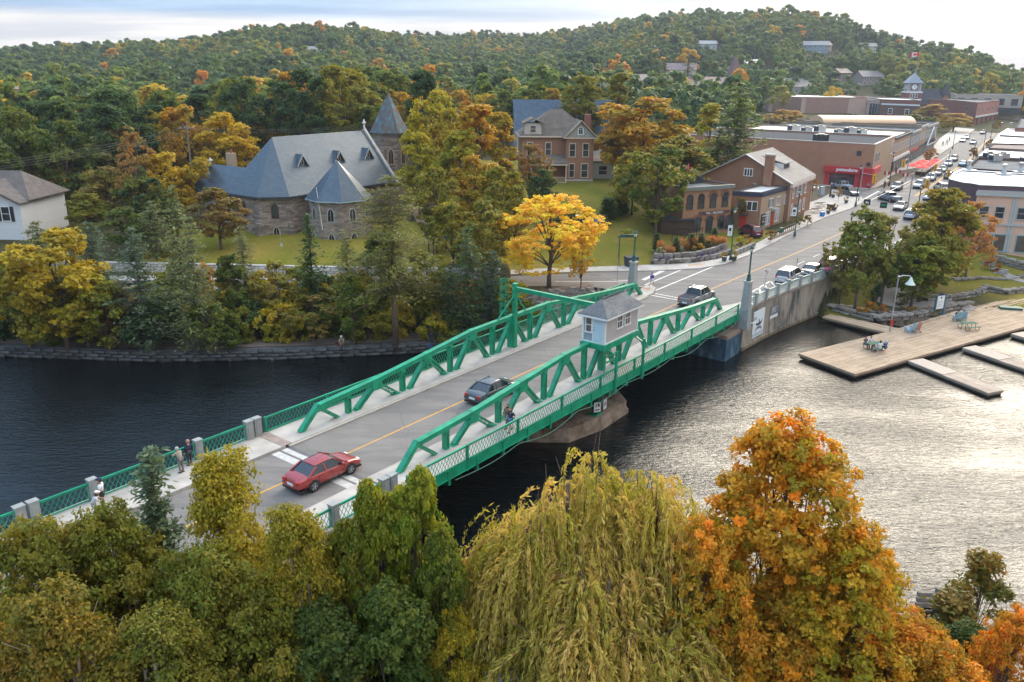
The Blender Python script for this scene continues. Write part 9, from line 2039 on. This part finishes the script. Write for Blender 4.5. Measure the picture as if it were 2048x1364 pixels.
for a in [('hi_oak',70,1050,13,330,(.125,.15,.022),(.26,.20,.03),'olive foreground tree at the left photo edge'),('hi_oak',215,1015,13,310,(.115,.145,.02),(.24,.20,.03),'olive green foreground tree below the couple in white'),('hi_spruce',296,890,14.5,250,(.069,.117,.076),(.152,.207,.138),'blue green foreground spruce tip before the railing'),('hi_birch',440,880,15,300,(.22,.215,.02),(.36,.28,.03),'yellow green birch covering the road edge'),
 ('hi_birch',585,985,14,260,(.17,.185,.02),(.32,.25,.03),'second birch beside the red sedan'),('hi_oak',400,1110,12.5,350,(.11,.145,.022),(.21,.19,.03),'broad olive tree in the lower left centre'),('hi_birch',110,1150,13.5,330,(.12,.14,.022),(.27,.18,.03),'birch with pale limbs in the lower left corner'),('hi_birch',290,1200,12.5,330,(.11,.14,.022),(.23,.19,.03),'birch with pale trunk crossing the lower left'),
 ('hi_oak',530,1180,11,300,(.12,.15,.022),(.24,.20,.03),'dull olive tree low between birch and green maple'),('hi_oak',20,1260,11.5,300,(.13,.14,.022),(.30,.17,.03),'reddish olive tree at the lowest left corner'),
 ('hi_green',830,905,14.5,190,(.10,.18,.015),(.28,.27,.03),'tall bright green maple before the truss end'),('hi_green',745,935,14,190,(.10,.17,.015),(.28,.26,.03),'green maple left of the tallest green one'),('hi_green',690,1010,13,170,(.076,.138,.017),(.207,.193,.028),'lower green maple over the railing pillar'),('hi_green',880,1040,12.5,170,(.069,.124,.017),(.166,.179,.028),'dark green maple touching the willow'),
 ('hi_green',640,1190,11,260,(.041,.083,.021),(.097,.124,.028),'dark green tree low left of centre'),('hi_green',780,1150,11.5,260,(.048,.097,.021),(.124,.152,.028),'darker green tree at the bottom centre left'),('hi_oak',900,1220,9.5,170,(.152,.179,.021),YEL,'yellow tinged tree left of the willow foot'),  # the two low green trees get darker leaf colours
 ('hi_maple',1600,838,15.5,490,(.27,.23,.02),(.70,.29,.02),'great orange maple standing over the bright water'),('hi_maple',1420,1030,12.5,330,(.28,.24,.02),(.66,.28,.03),'orange maple between willow and great orange maple'),('hi_maple',1730,1060,12.5,400,(.26,.24,.02),(.62,.30,.02),'broad orange olive tree at the lower right'),
 ('hi_oak',1590,1170,10,330,(.235,.179,.017),(.580,.262,.028),'orange green tree under the great maple'),('hi_oak',1830,1230,9.5,320,(.276,.193,.017),(.690,.276,.028),'orange tree in the lower right corner'),('hi_maple',2040,1215,9.5,200,(.331,.193,.017),(.718,.276,.028),'orange tree cut by the right photo edge'),
 ('hi_oak',1900,1300,8.5,260,(.25,.20,.02),(.60,.26,.02),'orange tree filling the slope between corner and saplings'),('hi_sap',1985,1080,10,135,(.076,.117,.021),(.304,.179,.041),'slender green sapling standing out over the water'),('hi_sap',1925,1175,8,170,(.069,.110,.021),(.276,.166,.041),'second green sapling left of the slender one'),('hi_green',1950,1240,7.5,190,(.041,.083,.021),(.097,.124,.028),'dark green bush tree below the saplings'),('hi_oak',1440,1270,8,240,(.179,.166,.021),(.469,.248,.028),'olive gold tree at the bottom right of the willow')]: T(*a)
me, LC, tw = willow(41); tkm = trunk_mesh(41, 13, LC, BARK, .36, sub=1)
PR_['hi_willow'] = (me, tkm, 5.2, 13)
WC = [(1150,888,14.5,360,'large weeping willow over the river, left half'),(1320,905,14,330,'right hand weeping willow with orange twigs'),(1060,985,13,300,'left side weeping willow next to the green maples'),(1210,1090,12,400,'lower weeping willow hanging in front'),(1250,1300,8.5,260,'small weeping willow top at the bottom edge')]
for X, Y, h, w, l in WC:
 t = T('hi_willow', X, Y, h, w*1.12, (.255,.272,.036), (.61,.45,.17), l, group='weeping willows'); link('twigs', tw, t)['kind'] = 'stuff'
x, y = G(1876, 1186, 1.0); t = thing('crib_corner', 'grey timber crib corner showing behind the orange maple', 'crib', (x, y, -.6)); MB().box(-.12,.12,-.12,.12,0,1.9).build('post', BARK_GREY, t)
for k in range(5): MB().box(-1.1,-.15,-.1,.1,.0+k*.35,.25+k*.35).build('timber', BARK_GREY, t)
def far_proto(seed, kind):
 if kind == 'd': me, _ = deciduous(seed, 5.6, 12.5, lobes=11, clus=200, per=8, leaf=1.1, cl_r=.7, base=.08, mat=LEAF_FAR, noise_=.08, out_n=3.0)
 else: me, _ = conifer(seed, 16, 3.2, 20, 8, 5, 1.3, mat=LEAF_FAR, asp=.6)
 o = bpy.data.objects.new('forest_source_%d' % seed, me); return o
fcol = bpy.data.collections.new('forest_sources')
for i, kd in enumerate('dddddcc'): fcol.objects.link(far_proto(60+i, kd))
houses = [(o.location.x, o.location.y, (30 if o['category'] == 'house' else 34)) for o in bpy.data.objects if o.type == 'EMPTY' and o.parent is None and o.get('category') in ('house','building','hall','church','store','shop','town hall','steeple','mast','utility pole')]
r = np.random.RandomState(77); pts = []
rr = 118.0
while rr < 1350:
 st_ = 8.4+rr*.0004; n = int(1.5*rr/st_); az = -.75+1.5*(np.arange(n)+r.uniform(0, 1, n))/n; ra = rr+r.uniform(-.5, .5, n)*st_; pts.append(np.stack([ra*np.sin(az), ra*np.cos(az)], 1)); rr += st_
pts = np.concatenate(pts); X = pts[:, 0]; Y = pts[:, 1]; rad = np.hypot(X, Y); az = np.arctan2(X, Y); Rr = np.interp(az, _az, _R); keep = rad < Rr*1.10+25
s_ = (X-BO[0])*BD[0]+(Y-BO[1])*BD[1]; t_ = (X-BO[0])*BN[0]+(Y-BO[1])*BN[1]
clt = np.interp(s_, [a for a, b in CL], [b for a, b in CL])
keep &= ~((t_ < clt+np.where(s_ < 255, 58, 22)) & (rad < 440) & (s_ > 70)); keep &= ~((X > -46) & (X < 45) & (Y < 150)); keep &= ~((X > -5) & (X < 45) & (Y < 182) & (t_ < 72)); keep &= ~((Y < 128) & (X > -90) & (X < -8)); keep &= ~((az > .275) & (az < .53) & (rad < 440)); keep &= ~((az > .48) & (rad < 470)); keep &= ~((X > 120) & (rad > 420) & (rad < 520) & (t_ < clt+20))
for hx_, hy_, rad_ in houses:
 dx = X-hx_; dy = Y-hy_; D = math.hypot(hx_, hy_); ux, uy = -hx_/D, -hy_/D; a_ = dx*ux+dy*uy; b_ = np.abs(dx*uy-dy*ux); lim = 11 if D > 250 else 9
 keep &= ~((a_ > -12) & (a_ < min(75, D*.12)) & (b_ < lim+2))
X = X[keep]; Y = Y[keep]; rad = rad[keep]; az = az[keep]; Z = H(X, Y); n = len(X)
tone = np.clip(.33+.20*wob(X, Y, 60, 3)+r.normal(size=n)*.17+.10*wob(X, Y, 160, 5), .02, 1); con = (r.uniform(size=n) < (.13+.08*wob(X, Y, 70, 9)))
tone = np.where((r.uniform(size=n) < .045+.05*(rad < 260)), r.uniform(.78, 1, n), tone); tone = np.where(con, r.uniform(0, .3, n), tone)
sc = np.where(con, r.uniform(.7, 1.1, n), r.uniform(.85, 1.5, n)); d_ = rad
inview = np.abs(az) < .62; order = np.argsort(np.where(inview, d_, 1e9)); NEAR = 125
near = order[:NEAR]; far = np.setdiff1d(np.arange(n), near)
LB = []
for i in near:
 tn = tone[i]; key = ('spruce0' if r.rand() < .6 else 'pine0') if con[i] else ['maple0','maple1','maple2','tall0'][r.randint(4)]
 ca, cb, cn = (DGR, GRN, 'dark green') if tn < .22 else (GRN, OL, 'green') if tn < .42 else (OL, OLY, 'olive') if tn < .6 else (OLY, YEL, 'yellow olive') if tn < .8 else ((.26,.21,.03), ORG, 'orange')
 q = GHproj(X[i], Y[i], Z[i]+8); sp_n = 'spruce' if key == 'spruce0' else 'pine' if key == 'pine0' else 'slim tree' if key == 'tall0' else 'round tree'
 wh_ = 'left of the white house' if q[0] < 60 else 'behind the white house' if q[0] < 190 else 'between white house and church' if q[0] < 440 else 'behind the church roof' if q[0] < 740 else 'behind the bell tower' if q[0] < 860 else 'between bell tower and blue hall' if q[0] < 1020 else 'behind the blue hall' if q[0] < 1210 else 'behind the huge orange maple' if q[0] < 1440 else 'near the mauve hall' if q[0] < 1800 else 'beyond the shops on the right'
 LB.append([q[0], f'{cn} {sp_n} {wh_}', i, key, ca, cb])
LB.sort(key=lambda q: q[0]); cnt = {}
for q in LB: cnt.setdefault(q[1], []).append(q)
for lab, L in cnt.items():
 for k, q in enumerate(L):
  i = q[2]; h = (13 if 'tree' in lab else 15)*sc[i]; tree(q[3], (X[i], Y[i], Z[i]-.3), h, (9.2 if 'round' in lab else 6.2)*sc[i]*(1.15 if 'pine' in lab else 1), q[4], q[5], lab if len(L) == 1 else f'{lab}, {ordn(k)} such from the left', group='wood behind the town and church')
me = bpy.data.meshes.new('forest'); me.vertices.add(len(far)); me.vertices.foreach_set('co', np.stack([X[far], Y[far], Z[far]-.3], 1).astype(np.float32).ravel())
for nm, arr in (('tone', tone[far]), ('sc', sc[far]*np.where(con[far], .95, 1.0)), ('rot', r.uniform(0, 6.28, len(far))), ('zs', r.uniform(.85, 1.2, len(far)))): at = me.attributes.new(nm, 'FLOAT', 'POINT'); at.data.foreach_set('value', arr.astype(np.float32))
at = me.attributes.new('idx', 'INT', 'POINT'); at.data.foreach_set('value', np.where(con[far], r.randint(5, 7, len(far)), r.randint(0, 5, len(far))).astype(np.int32))
fo_ = tag(link('hill_forest', me), 'dense autumn wood of round and pointed trees covering the hills', 'forest', kind='stuff')
ng = bpy.data.node_groups.new('scatter_trees', 'GeometryNodeTree'); ng.interface.new_socket('Geometry', in_out='INPUT', socket_type='NodeSocketGeometry'); ng.interface.new_socket('Geometry', in_out='OUTPUT', socket_type='NodeSocketGeometry')
gn = lambda t: ng.nodes.new(t); gi, go = gn('NodeGroupInput'), gn('NodeGroupOutput'); m2p = gn('GeometryNodeMeshToPoints'); iop = gn('GeometryNodeInstanceOnPoints'); ci = gn('GeometryNodeCollectionInfo'); ci.inputs['Collection'].default_value = fcol; ci.inputs['Separate Children'].default_value = True; ci.inputs['Reset Children'].default_value = True
def att(nm, ty='FLOAT'): a = gn('GeometryNodeInputNamedAttribute'); a.data_type = ty; a.inputs['Name'].default_value = nm; return next(o for o in a.outputs if o.enabled and o.name == 'Attribute')
L_ = ng.links.new; L_(gi.outputs[0], m2p.inputs['Mesh']); L_(m2p.outputs[0], iop.inputs['Points']); L_(ci.outputs[0], iop.inputs['Instance']); iop.inputs['Pick Instance'].default_value = True; L_(att('idx', 'INT'), iop.inputs['Instance Index'])
cx1 = gn('ShaderNodeCombineXYZ'); L_(att('rot'), cx1.inputs[2]); L_(cx1.outputs[0], iop.inputs['Rotation']); cx2 = gn('ShaderNodeCombineXYZ'); sa = att('sc'); mz = gn('ShaderNodeMath'); mz.operation = 'MULTIPLY'; L_(sa, mz.inputs[0]); L_(att('zs'), mz.inputs[1])
L_(sa, cx2.inputs[0]); L_(sa, cx2.inputs[1]); L_(mz.outputs[0], cx2.inputs[2]); L_(cx2.outputs[0], iop.inputs['Scale']); L_(iop.outputs[0], go.inputs[0])
fm_ = fo_.modifiers.new('scatter', 'NODES'); fm_.node_group = ng
print('forest', len(far), 'near', len(near))
for i, (X_, Y_, h) in enumerate(((1737,38,22),(1750,38,22),(1790,50,17),(1830,49,20),(1870,70,14),(1887,68,14),(1942,80,13))): T('spruce0', X_, Y_, h, 22 if i > 1 else 26, (.035,.045,.02), (.16,.12,.05), f'lone pointed spruce on the right skyline, {ordn(i)} from the left', group='skyline spruces')
T('maple0', 1975, 78, 14, 60, (.193,.124,.041), (.414,.235,.083), 'broad round crowned tree on the right skyline')
hz_ = NT('air_haze'); pv = hz_.n('ShaderNodeVolumePrincipled', {'Color': (.80,.88,1.0), 'Density': 0.00014, 'Anisotropy': 0.3}); ho = hz_.n('ShaderNodeOutputMaterial'); hz_.t.links.new(pv.outputs[0], ho.inputs['Volume'])
hb = MB().box(-2700, 2700, -2700, 2700, -3.2, 175).build('haze', hz_.m); tag(hb, 'thin pale air between the camera and the far hills', kind='stuff')
